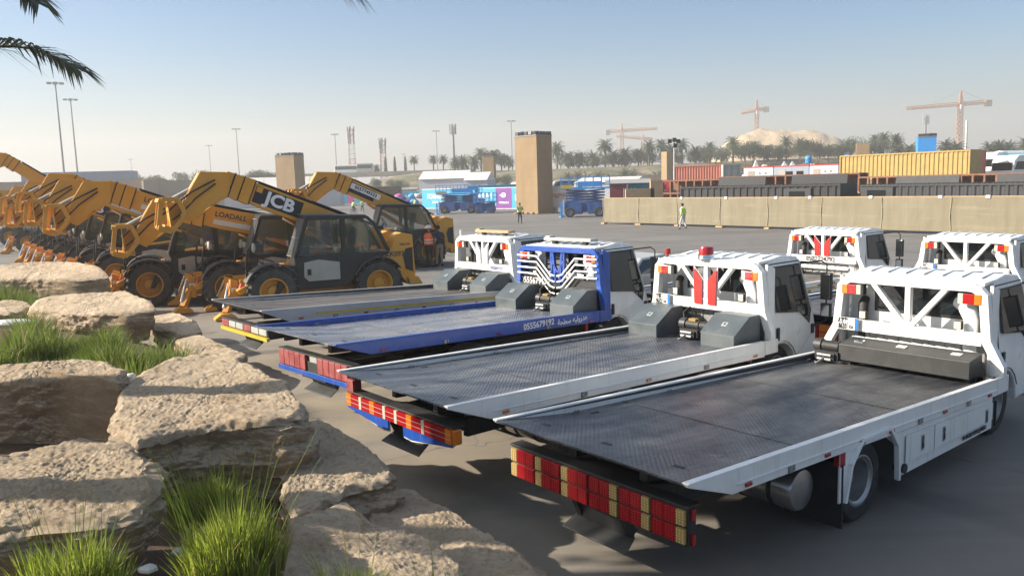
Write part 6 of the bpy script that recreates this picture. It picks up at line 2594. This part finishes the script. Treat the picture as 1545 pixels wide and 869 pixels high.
def lattice(m, p0, p1, w0, w1, n, r=.07):
    p0, p1 = Vector(p0), Vector(p1)
    d = p1 - p0
    ax = d.normalized()
    u = ax.orthogonal().normalized()
    if abs(ax.z) > .9:
        u = Vector((1, 0, 0))
    w = ax.cross(u).normalized()
    prev = None
    for k in range(n + 1):
        c = p0 + d * k / n
        ww = (w0 + (w1 - w0) * k / n) / 2
        q = [c + u * sx * ww + w * sy * ww for sx, sy in ((-1, -1), (1, -1), (1, 1), (-1, 1))]
        if prev:
            m.cur = (k // 3) % 2
            for i in range(4):
                m.bar(prev[i], q[i], r * 2, r * 2)
                m.bar(prev[i], q[(i + 1) % 4], r * 1.3, r * 1.3)
                m.bar(q[i], q[(i + 1) % 4], r * 1.3, r * 1.3)
        prev = q


for u, v, Y, kind, lb in ((529, 192, 285, 'lattice', 'red and white lattice telecom tower'), (577, 210, 285, 'lattice2', 'shorter grey telecom tower with crowded antennas'), (683, 190, 290, 'pole', 'grey telecom pole with one antenna basket'), (1397, 176, 330, 'pole', 'thin telecom pole above the bright blue tower'), (1459, 182, 240, 'plain', 'slim tan telecom pole right of the large crane')):
    top = ony(u, v, Y)
    h = top.z
    t = thing('telecom_tower', lb, 'telecom tower', (top.x, top.y, 0), 0, 'telecom towers')
    m = MB()
    if kind.startswith('lattice'):
        lattice(m, (0, 0, 0), (0, 0, h * .97), 2.6, 1.5, 14, .06)
        m.build('mast', ['mast_red', 'mast_white'] if kind == 'lattice' else ['mast_grey', 'mast_red'], t)
    else:
        m.cyl((0, 0, 0), (0, 0, h), .75 if kind == 'pole' else .35, .3, n=10)
        m.build('mast', 'mast_grey' if kind == 'pole' else 'mast_white', t, 40)
    m = MB()
    rr = random.Random(u)
    lv = ((.97, 1.2), (.88, 1.1), (.80, 1.0)) if kind.startswith('lattice') else ((.95, 1.1),)
    if kind != 'plain':
        for f, w_ in lv:
            for k in range(5):
                a = 2 * math.pi * k / 5 + f
                m.box((math.cos(a) * w_, math.sin(a) * w_, h * f), (.28, .28, 1.9 if kind.startswith('lattice') else 3.6), Matrix.Rotation(a, 3, 'Z'))
                m.bar((0, 0, h * f), (math.cos(a) * w_, math.sin(a) * w_, h * f), .1, .1)
        m.build('antenna', 'mast_grey', t)


def crane(label, u, vb, vt, Y, j0, j1, vj0, vj1, name='tower_crane'):
    "mast at column u; jib from (j0, vj0) to (j1, vj1)"
    b, tp = ony(u, vb, Y), ony(u, vt, Y)
    A, B = ony(j0, vj0, Y), ony(j1, vj1, Y)
    t = thing(name, label, 'tower crane', (tp.x, tp.y, 0), 0, 'tower cranes on the skyline')
    o = Vector((tp.x, tp.y, 0))
    k = (tp.x - A.x) / (B.x - A.x)
    J = A.lerp(B, k)
    m = MB()
    lattice(m, (0, 0, 0), (0, 0, J.z), 2.2, 2.2, 16, .16)
    m.build('mast', 'crane_ochre', t)
    m = MB()
    lattice(m, A - o, B - o, 1.2, 1.6, 22, .14)
    m.build('jib', 'crane_ochre', t)
    m = MB()
    lattice(m, J - o, (0, 0, tp.z), 2.0, .4, 6, .14)
    ap = Vector((0, 0, tp.z))
    far, nr_ = (A, B) if abs(A.x - tp.x) > abs(B.x - tp.x) else (B, A)
    m.bar(ap, J.lerp(far, .62) - o, .12, .12)
    m.bar(ap, nr_ - o, .12, .12)
    m.build('apex', 'crane_ochre', t)
    m = MB()
    q = nr_ - o
    m.box(q + Vector((0, 0, -.8)), (3.4, 2.2, 3.6))
    m.build('counterweight', 'concrete', t)
    m = MB()
    m.box(Vector((0, -1.6, J.z - 1.6)), (1.8, 1.8, 2.2))
    m.build('operator_cab', 'mast_white', t)
    return t


crane('tower crane with level jib above the row of palms', 938, 240, 187, 600, 992, 917, 194, 199)
crane('second tower crane lower behind the first, jib pointing left above the palms', 970, 236, 203, 640, 930, 981, 206, 210)
crane('tower crane rising behind the sand hill', 1142, 205, 151, 560, 1118, 1156, 171, 164)
crane('largest tower crane at the right with long jib to the left', 1450, 240, 137, 470, 1367, 1491, 164, 154)
q = ony(1017, 213, 90)
t = thing('floodlight_mast', 'portable floodlight mast in front of the orange container', 'floodlight mast', (q.x, q.y, 0))
m = MB()
m.cyl((0, 0, 0), (0, 0, q.z), .09, .06, n=8)
m.box((0, 0, .3), (1.6, .9, .6))
m.build('pole', 'mast_white', t)
for x, z in ((-.5, 0), (0, .12), (.45, -.05), (.1, -.5)):
    m = MB()
    m.box((x, -.15, q.z + z), (.42, .3, .40), Matrix.Rotation(.4, 3, 'X'))
    m.build('floodlight', 'box_dark', t, bevel=.03)


# ------------------------------------------------------------------ trees on the embankment
def palm_proto(seed, h, fl, nf, trunk=True):
    rnd = random.Random(seed)
    t = thing('date_palm', '', 'palm tree')
    m = MB()
    m.cyl((0, 0, -.5), (0, 0, h), .26, .20, n=7)
    m.build('trunk', 'bark', t)
    m = MB()
    for k in range(nf):
        az = k * 2.399963 + rnd.uniform(-.2, .2)
        q = k / nf
        e = 1.25 - 1.75 * q + rnd.uniform(-.12, .12)
        P = frond_pts((0, 0, h), az, e, fl * rnd.uniform(.85, 1.1), .9 + .5 * q, 6)
        frond(m, P, 13, .62, .075, rnd, .05, .7, .45)
    m.build('crown', 'far_palm_leaf', t)
    return t


def tree_proto(seed, h, w):
    rnd = random.Random(seed)
    t = thing('leafy_tree', '', 'tree')
    m = MB()
    m.tube([(0, 0, -.5), (.1, 0, h * .25), (0, .1, h * .5)], [.22, .17, .1], 7)
    for k in range(6):
        a = k * 1.05
        m.tube([(.08, 0, h * .28), (math.cos(a) * w * .22, math.sin(a) * w * .22, h * .5), (math.cos(a) * w * .36, math.sin(a) * w * .36, h * .7)], [.09, .06, .03], 5)
    m.build('trunk', 'bark', t)
    m = MB()
    lobes = [(rnd.uniform(-.32, .32) * w, rnd.uniform(-.32, .32) * w, h * rnd.uniform(.42, .86), rnd.uniform(.18, .30) * w) for _ in range(14)]
    for (cx_, cy, cz, r_) in lobes:
        for _ in range(120):
            d = Vector((rnd.gauss(0, 1), rnd.gauss(0, 1), rnd.gauss(0, 1))).normalized()
            p = Vector((cx_, cy, cz)) + d * r_ * rnd.uniform(.55, 1.08)
            s = rnd.uniform(.10, .22)
            a = Vector((rnd.gauss(0, 1), rnd.gauss(0, 1), rnd.gauss(0, 1))).normalized()
            b = a.orthogonal().normalized()
            m.add([p - a * s - b * s * .5, p + a * s * .4 - b * s * .6, p + a * s + b * s * .3, p - a * s * .2 + b * s * .7], [(0, 1, 2, 3)])
    m.build('crown', 'tree_leaf', t)
    return t


rt = random.Random(17)
PP = [palm_proto(1, 3.0, 2.9, 46), palm_proto(2, 2.5, 2.8, 44), palm_proto(3, 5.0, 2.5, 34)]
SP = [palm_proto(5, .7, 3.0, 30), palm_proto(6, 1.1, 2.6, 28)]
TP = [tree_proto(1, 6.2, 5.4), tree_proto(2, 6.8, 6.4), tree_proto(3, 5.0, 5.5)]
used = set()


def plant(protos, u, Y, z, s, label, group):
    o = protos[rt.randrange(len(protos))]
    q = gx(u, Y)
    first = o.name not in used
    used.add(o.name)
    c = o if first else copy_tree(o)
    c.location = (q.x, q.y, z)
    c.rotation_euler = (0, 0, rt.uniform(0, 6.28))
    c.scale = (s,) * 3
    c['label'] = label
    c['group'] = group
    return c


def bz(u):
    return 7.4 if u < 860 else 7.4 + min(1, (u - 860) / 400) * .9


for u in range(846, 1070, 13):
    plant(TP, u + rt.uniform(-5, 5), 258 + rt.uniform(-3, 3), bz(u) - .6, rt.uniform(.72, .98), 'one of the leafy trees growing between the date palms on top of the embankment', 'leafy trees between the palms')
G1 = 'date palms lining the top of the embankment'
for u in range(843, 1070, 17):
    plant(PP, u + rt.uniform(-3, 3), 252 + rt.uniform(-3, 3), bz(u), rt.uniform(1.05, 1.3), 'one of the date palms in a long even row on top of the embankment', G1)
for u in (688, 700, 716, 727, 742, 757, 768):
    plant(PP if u not in (742, 757) else TP, u, 252 + rt.uniform(-4, 4), bz(u), rt.uniform(.9, 1.1), 'one of the trees on the embankment just left of the tallest tan tower', 'trees left of the tallest tower')
for u, lb in ((626, 'lone palm on the skyline, left of a cypress'), (655, 'palm on the skyline beside the lighting mast'), (670, 'palm on the skyline left of the grey telecom pole'), (569, 'low palm on the skyline beside the shorter grey telecom tower')):
    plant(PP[2:] if u != 569 else PP[1:2], u, 258, 7.6, .82 if u != 569 else .7, lb, 'lone palms on the skyline')
for u in range(1075, 1345, 16):
    plant(PP, u + rt.uniform(-4, 4), 250 + rt.uniform(-8, 8), bz(u), rt.uniform(.9, 1.15), 'one of the palms in the dense stand in front of the sand hill', 'palms before the sand hill')
    plant(TP, u + rt.uniform(-6, 6), 240 + rt.uniform(-6, 6), bz(u) - 1, rt.uniform(.8, 1.05), 'one of the bushy trees in the dense stand in front of the sand hill', 'bushy trees before the sand hill')
for u in range(862, 1340, 14):
    plant(SP, u + rt.uniform(-6, 6), 226 + rt.uniform(-6, 8), 3.2 + rt.uniform(-.6, 1.2), rt.uniform(.8, 1.2), 'one of the short bushy palms on the slope of the embankment', 'short palms on the slope')
for u in (1352, 1372, 1425, 1440, 1490, 1505, 1520, 1350, 1545):
    plant(PP, u, 215 + rt.uniform(-10, 10), 6.2, rt.uniform(.95, 1.15), 'one of the palms along the skyline at the right, by the largest crane', 'palms at the right')
for u in (1360, 1480, 1500, 1535, 1555):
    plant(TP, u, 225, 4.6, rt.uniform(.7, .95), 'one of the bushy trees along the skyline at the right', 'bushy trees at the right')
for u in (205, 222, 243, 256, 274, 302, 232):
    plant(TP, u, 240, 4.4, rt.uniform(.55, .85), 'one of the small trees above the tan wall at the left', 'small trees above the tan wall')
for u in range(375, 425, 9):
    plant(TP, u, 245, 4.0, rt.uniform(.7, .95), 'one of the bushy trees left of the tan tower behind the nearest boom', 'bushy trees beside the tan tower')
for u in (550, 566, 590, 606, 618, 640, 690, 705, 728, 748, 765):
    plant(TP + SP, u, 216 + rt.uniform(0, 16), 1.5 + rt.uniform(0, 1.5), rt.uniform(.5, .8), 'one of the shrubs growing on the slope behind the white marquees', 'shrubs on the slope')
# slim cypresses
m0 = None
for u, lb in ((583, 'slim cypress on the skyline right of the shorter telecom tower'), (597, 'slim cypress on the skyline, middle one of three'), (613, 'slim cypress on the skyline, nearest the lone palm'), (698, 'slim cypress on the skyline right of the grey telecom pole')):
    q = gx(u, 262)
    if m0 is None:
        rnd = random.Random(3)
        m0 = thing('cypress_tree', lb, 'tree', (q.x, q.y, 7.4), 0, 'slim cypresses')
        m = MB()
        m.cyl((0, 0, -.3), (0, 0, 1.5), .14, .10, n=6)
        m.build('trunk', 'bark', m0)
        m = MB()
        for _ in range(700):
            z = rnd.uniform(.4, 5.6)
            r_ = .42 * (1 - ((z - 2.2) / 3.6) ** 2) + .08
            a = rnd.uniform(0, 6.28)
            p = Vector((math.cos(a) * r_ * rnd.uniform(.5, 1), math.sin(a) * r_ * rnd.uniform(.5, 1), z))
            s = rnd.uniform(.08, .16)
            m.add([p + Vector((-s * .6, 0, -s)), p + Vector((s * .6, s * .3, -s * .3)), p + Vector((0, -s * .4, s * 1.6))], [(0, 1, 2)])
        m.build('crown', 'tree_leaf', m0)
    else:
        c = copy_tree(m0)
        c.location = (q.x, q.y, 7.4)
        c.rotation_euler = (0, 0, u)
        c['label'] = lb
# ------------------------------------------------------------------ people
def person(label, loc, yaw, joints, top, pants, vest=None, head='hair', name='person', scale=1., group=None, sleeves='skin', hs=.012):
    """joints: dict of positions, facing +x, feet on z = 0; the skin is one continuous surface"""
    J = {k: Vector(v) for k, v in joints.items()}
    order, rad, edges = [], [], []

    def j(n, p, r, parent=None):
        order.append(p)
        rad.append(r)
        if parent is not None:
            edges.append((parent, len(order) - 1))
        return len(order) - 1
    root = j('pelvis', J['pelvis'], (.115, .150))
    w = j('waist', J['pelvis'].lerp(J['chest'], .45), (.10, .135), root)
    ch = j('chest', J['chest'], (.115, .165), w)
    nb = j('neckb', J['chest'].lerp(J['head'], .42), (.075, .085), ch)
    nk = j('neck', J['chest'].lerp(J['head'], .62), (.052, .055), nb)
    hd = j('head', J['head'], (.088, .074), nk)
    ht = j('crown', J['head'] + (J['head'] - J['chest']).normalized() * .11, (.075, .065), hd)
    for s in 'lr':
        sg = 1 if s == 'l' else -1
        hp = j('hip', J['pelvis'] + Vector((0, sg * .095, -.06)), (.092, .092), root)
        kn = j('knee', J['knee_' + s], (.062, .060), hp)
        mid = j('calf', J['knee_' + s].lerp(J['foot_' + s], .3), (.058, .056), kn)
        an = j('ankle', J['foot_' + s] + Vector((0, 0, .08)), (.042, .040), mid)
        fwd = J.get('toe_' + s, Vector((.16, 0, -.005)))
        he = j('heel', J['foot_' + s] + Vector((.0, 0, .035)), (.042, .042), an)
        j('toe', J['foot_' + s] + fwd + Vector((0, 0, .035)), (.034, .045), he)
        sh = j('shoulder', J['chest'] + Vector((0, sg * .185, .085)), (.062, .062), ch)
        el = j('elbow', J['elbow_' + s], (.042, .042), sh)
        wr = j('wrist', J['hand_' + s], (.028, .026), el)
        d = (J['hand_' + s] - J['elbow_' + s]).normalized()
        j('palm', J['hand_' + s] + d * .08, (.020, .040), wr)
    me = bpy.data.meshes.new('person')
    me.from_pydata([tuple(p) for p in order], edges, [])
    o = bpy.data.objects.new('person', me)
    COL.objects.link(o)
    sk = o.modifiers.new('skin', 'SKIN')
    for i, v in enumerate(me.skin_vertices[0].data):
        v.radius = rad[i]
        v.use_root = (i == 0)
    sk.use_smooth_shade = True
    su = o.modifiers.new('sub', 'SUBSURF')
    su.levels = su.render_levels = 2
    dg = bpy.context.evaluated_depsgraph_get()
    nm = bpy.data.meshes.new_from_object(o.evaluated_get(dg))
    bpy.data.objects.remove(o)
    nm.name = 'person'
    for mt in (top, pants, 'skin', 'cloth_black', sleeves):
        nm.materials.append(M[mt])
    hipz = J['pelvis'].z
    for p in nm.polygons:
        c = p.center
        k = 0
        legs = min((c - J[q]).length for q in ('knee_l', 'knee_r'))
        near_hand = min((c - J['hand_' + s]).length for s in 'lr')
        fore = min(((c - J['hand_' + s].lerp(J['elbow_' + s], f)).length for s in 'lr' for f in (0, .33, .66, 1)))
        if c.z > J['head'].z - .10 and (c - J['head']).length < .25:
            k = 2
        elif min((c - J['foot_' + s] - Vector((.06, 0, 0))).length for s in 'lr') < .15 and c.z < min(J['foot_l'].z, J['foot_r'].z) + .45 and c.z < .25:
            k = 3
        elif c.z < hipz + .02 and fore > .11:
            k = 1
        elif near_hand < .11:
            k = 2
        elif fore < .10:
            k = 4
        p.material_index = k
        p.use_smooth = True
    # face relief: nose and brow pushed out, built into the same surface
    hc = J['head']
    for v in nm.vertices:
        d = v.co - hc
        if abs(d.y) < .022 and d.x > .04 and -.05 < d.z < .02:
            v.co.x += .018
    b = bpy.data.objects.new(name, nm)
    COL.objects.link(b)
    b.location = loc
    b.rotation_euler = (0, 0, yaw)
    b.scale = (scale,) * 3
    tag(b, label, 'person', group)
    m = MB()
    if head == 'hair':
        m.ball(hc + Vector((-.018, 0, .055)), .108, 8, (1.0, .88, .92))
        m.build('hair', 'hair', b, 180)
    else:
        m.lathe(hc + Vector((0, 0, .05)), (0, 0, 1), [(.15, 0), (.125, .012), (.12, .06), (.085, .115), (.001, .135)], 14)
        m.build('helmet', 'helmet', b, 50)
    if vest:
        m = MB()
        V, F = [], []
        ax = (J['chest'] - J['pelvis'])
        n = 18
        lv = ((.08, .150, .185), (.35, .142, .175), (.65, .150, .190), (.95, .155, .205), (1.18, .125, .165), (1.30, .09, .12))
        for f, rx, ry in lv:
            c = J['pelvis'] + ax * f
            for k in range(n):
                a = 2 * math.pi * k / n
                V.append(c + Vector((math.cos(a) * rx, math.sin(a) * ry, 0)))
        for i in range(len(lv) - 1):
            for k in range(n):
                F.append((i * n + k, i * n + (k + 1) % n, (i + 1) * n + (k + 1) % n, (i + 1) * n + k))
        m.add(V, F)
        vo = m.build('vest', vest, b, 180)
        so = vo.modifiers.new('thickness', 'SOLIDIFY')
        so.thickness = .012
        so.offset = 1
        for f, rx, ry in ((.30, .158, .192), (.62, .166, .205)):
            m = MB()
            c = J['pelvis'] + ax * f
            for k in range(n):
                a0, a1 = 2 * math.pi * k / n, 2 * math.pi * (k + 1) / n
                q = [c + Vector((math.cos(a) * rx, math.sin(a) * ry, z)) for z in (-.025, .025) for a in (a0, a1)]
                m.add(q, [(0, 1, 3, 2)])
            m.build('reflective_band', 'reflective', vo)
    return b


def pose(lean=0., stride=0., arms='down', sit=False):
    p = dict(pelvis=(0, 0, .93), chest=(.02 + lean, 0, 1.33), head=(.05 + lean * 1.4, 0, 1.61))
    p['knee_l'] = (.05 + stride * .45, .10, .50)
    p['knee_r'] = (.05 - stride * .15, -.10, .50)
    p['foot_l'] = (stride * .75, .10, .0)
    p['foot_r'] = (-stride * .75, -.10, .02 if stride < .1 else .06)
    if arms == 'hips':
        p.update(elbow_l=(-.12 + lean, .38, 1.16), hand_l=(.04, .24, 1.0), elbow_r=(-.12 + lean, -.38, 1.16), hand_r=(.04, -.24, 1.0))
    elif arms == 'chest':
        p.update(elbow_l=(.05, .30, 1.14), hand_l=(.22, .14, 1.30), elbow_r=(.05, -.30, 1.14), hand_r=(.24, -.10, 1.48))
    else:
        p.update(elbow_l=(-.04 - stride * .3, .27, 1.12), hand_l=(.05 - stride * .35, .27, .88), elbow_r=(-.02 + stride * .2, -.27, 1.12), hand_r=(.10 + stride * .35, -.27, .90))
    return p


q = onz(648, 404, 0)
person('man in orange vest and black trousers standing with hands on hips by the rear telehandler', q, R(75), pose(.03, .12, 'hips'), 'cloth_navy', 'cloth_black', 'hivis_orange', 'helmet')
q = onz(664, 402.5, 0)
person('man in dark shirt and khaki trousers standing just right of the orange vest', q, R(120), pose(.03, .08), 'cloth_navy', 'cloth_khaki', None, 'hair')
q = onz(599, 404, 0)
person('man in orange vest half hidden behind the machine marked KK093', (q.x, q.y - .3, 0), R(20), pose(.05, .0), 'cloth_white', 'cloth_navy', 'hivis_orange', 'helmet', scale=.98)
q = onz(784.5, 337.5, 0)
person('man in lime vest and black trousers walking before the tallest tan tower', q, R(-70), pose(.02, .16, 'chest'), 'cloth_black', 'cloth_black', 'hivis_lime', 'hair')
q = onz(1031, 346, 0)
person('man in lime vest and pale jeans walking along the hoarding', q, R(125), pose(.04, .26), 'cloth_white', 'cloth_pale', 'hivis_lime', 'hair')
q = onz(556.5, 319, 0)
person('man in lime vest striding beside the cyclist', (q.x - .2, q.y - 4, 0), R(-60), pose(.04, .36), 'cloth_white', 'cloth_black', 'hivis_lime', 'helmet')
q = onz(577, 318, 0)
person('man in black trousers mostly hidden behind the far machine boom', (q.x, q.y - 6, 0), R(-70), pose(.03, .25), 'cloth_black', 'cloth_black', None, 'hair')
q = onz(626, 318, 0)
person('person in lime vest by the heap of folded banners, head and shoulders in view', q, R(30), pose(.05, .0), 'cloth_white', 'cloth_navy', 'hivis_lime', 'hair')
# cyclist and bicycle
q = onz(550, 319.5, 0)
qb = Vector((q.x, q.y - 8, 0))
yb = R(70)
t = thing('bicycle', 'bicycle ridden away by a man in a lime vest', 'bicycle', qb, yb)
for x in (-.52, .52):
    m = MB()
    m.tube([(.33 * math.cos(a), 0, .33 * math.sin(a)) for a in [2 * math.pi * k / 24 for k in range(25)]], .022, 6, cap=False)
    for k in range(8):
        a = math.pi * k / 8
        m.bar((-.32 * math.cos(a), 0, -.32 * math.sin(a)), (.32 * math.cos(a), 0, .32 * math.sin(a)), .006, .006)
    m.build('wheel', 'rubber', t, loc=(x, 0, .34))
m = MB()
for a, b in (((-.52, 0, .34), (-.12, 0, .30)), ((-.12, 0, .30), (-.22, 0, .85)), ((-.12, 0, .30), (.36, 0, .78)), ((-.2, 0, .76), (.36, 0, .82)), ((.34, 0, .95), (.52, 0, .34)), ((-.2, 0, .76), (-.52, 0, .34))):
    m.bar(a, b, .035, .035)
m.build('frame', 'box_dark', t)
m = MB()
m.box((-.22, 0, .90), (.24, .14, .06))
m.build('saddle', 'seat_black', t, bevel=.02)
m = MB()
m.bar((.34, -.28, 1.0), (.34, .28, 1.0), .03, .03)
m.build('handlebar', 'box_dark', t)
pj = dict(pelvis=(-.20, 0, 1.0), chest=(.02, 0, 1.38), head=(.08, 0, 1.66), knee_l=(.16, .11, .78), knee_r=(.08, -.11, .62), foot_l=(-.04, .12, .44), foot_r=(-.16, -.12, .16), elbow_l=(.16, .28, 1.18), hand_l=(.32, .25, 1.05), elbow_r=(.16, -.28, 1.18), hand_r=(.32, -.25, 1.05))
person('cyclist in lime vest riding a bicycle away across the lot', qb, yb, pj, 'cloth_white', 'cloth_black', 'hivis_lime', 'hair')
# ------------------------------------------------------------------ light and air
SUN_EL, SUN_AZ = R(27), R(178)            # azimuth of the sun, counted from +x
sd = Vector((math.cos(SUN_AZ) * math.cos(SUN_EL), math.sin(SUN_AZ) * math.cos(SUN_EL), math.sin(SUN_EL)))
sun = bpy.data.objects.new('sun', bpy.data.lights.new('sun', 'SUN'))
COL.objects.link(sun)
sun.rotation_euler = sd.to_track_quat('Z', 'Y').to_euler()
sun.data.energy = 5.0
sun.data.angle = R(.55)
sun.data.color = (1., .90, .76)
w = bpy.data.worlds.new('World')
S.world = w
w.use_nodes = True
N, L = w.node_tree.nodes, w.node_tree.links
sky = N.new('ShaderNodeTexSky')
sky.sky_type = 'NISHITA'
sky.sun_disc = False
sky.sun_elevation = SUN_EL
sky.sun_rotation = R(90) - SUN_AZ
sky.air_density = 1.0
sky.dust_density = 1.0
sky.ozone_density = 3.0
sky.altitude = 0
# dust hanging low over the desert: the sky pales towards the horizon, most of all on the sun's side
tc = N.new('ShaderNodeTexCoord')
sx = N.new('ShaderNodeSeparateXYZ')
L.new(tc.outputs['Generated'], sx.inputs[0])
f = ramp(N, L, sx.outputs['Z'], [(0, (.95,) * 3), (.05, (.78,) * 3), (.10, (.36,) * 3), (.16, (.12,) * 3), (.24, (.02,) * 3), (.5, (0,) * 3)])
dp = N.new('ShaderNodeVectorMath')
dp.operation = 'DOT_PRODUCT'
L.new(tc.outputs['Generated'], dp.inputs[0])
dp.inputs[1].default_value = sd
k = mapr(N, L, dp.outputs['Value'], -.8, .9, 2.7, 4.2)
# bright dust aureole round the sun, out of view, added to fill the shade
au = math_n(N, L, 'MULTIPLY', mapr(N, L, dp.outputs['Value'], .72, 1., 0, 1), 1.)
k = math_n(N, L, 'ADD', k, math_n(N, L, 'MULTIPLY', math_n(N, L, 'POWER', au, 2.), 26.))
f = math_n(N, L, 'MAXIMUM', f, au)
hs = N.new('ShaderNodeHueSaturation')
hs.inputs['Saturation'].default_value = 1.25
L.new(sky.outputs[0], hs.inputs['Color'])
dc = N.new('ShaderNodeVectorMath')
dc.operation = 'SCALE'
dc.inputs[0].default_value = (1.0, .985, .96)
L.new(k, dc.inputs['Scale'])
lifted_sky = mixc(N, L, mapr(N, L, sx.outputs['Z'], .22, .55, 0, .7), hs.outputs[0], (2.6, 3.2, 4.2))      # unseen upper sky lifted to pale blue to fill the shade
L.new(mixc(N, L, f, lifted_sky, dc.outputs[0]), N['Background'].inputs['Color'])
N['Background'].inputs['Strength'].default_value = .070
S.view_settings.view_transform = 'Standard'
S.view_settings.look = 'None'
S.view_settings.exposure = 1.08
S.view_settings.gamma = 1
S.render.engine = 'CYCLES'
S.cycles.max_bounces = 6
S.cycles.transparent_max_bounces = 12

# the dusty air itself: one closed box round everything that stands on the ground
m = bpy.data.materials.new('dusty_air')
m.use_nodes = True
N, L = m.node_tree.nodes, m.node_tree.links
N.remove(N['Principled BSDF'])
pv = N.new('ShaderNodeVolumePrincipled')
pv.inputs['Color'].default_value = (.93, .92, .90, 1)
pv.inputs['Density'].default_value = .00095
pv.inputs['Anisotropy'].default_value = .2
L.new(pv.outputs[0], N['Material Output'].inputs['Volume'])
MATS['dusty_air'] = m
b = MB()
b.box((0, 425, 31.5), (1840, 1010, 65))
hz = b.build('haze', 'dusty_air')
hz['kind'] = 'stuff'
tag(hz, 'pale dust haze hanging over the whole lot', 'haze')
S.cycles.volume_bounces = 0
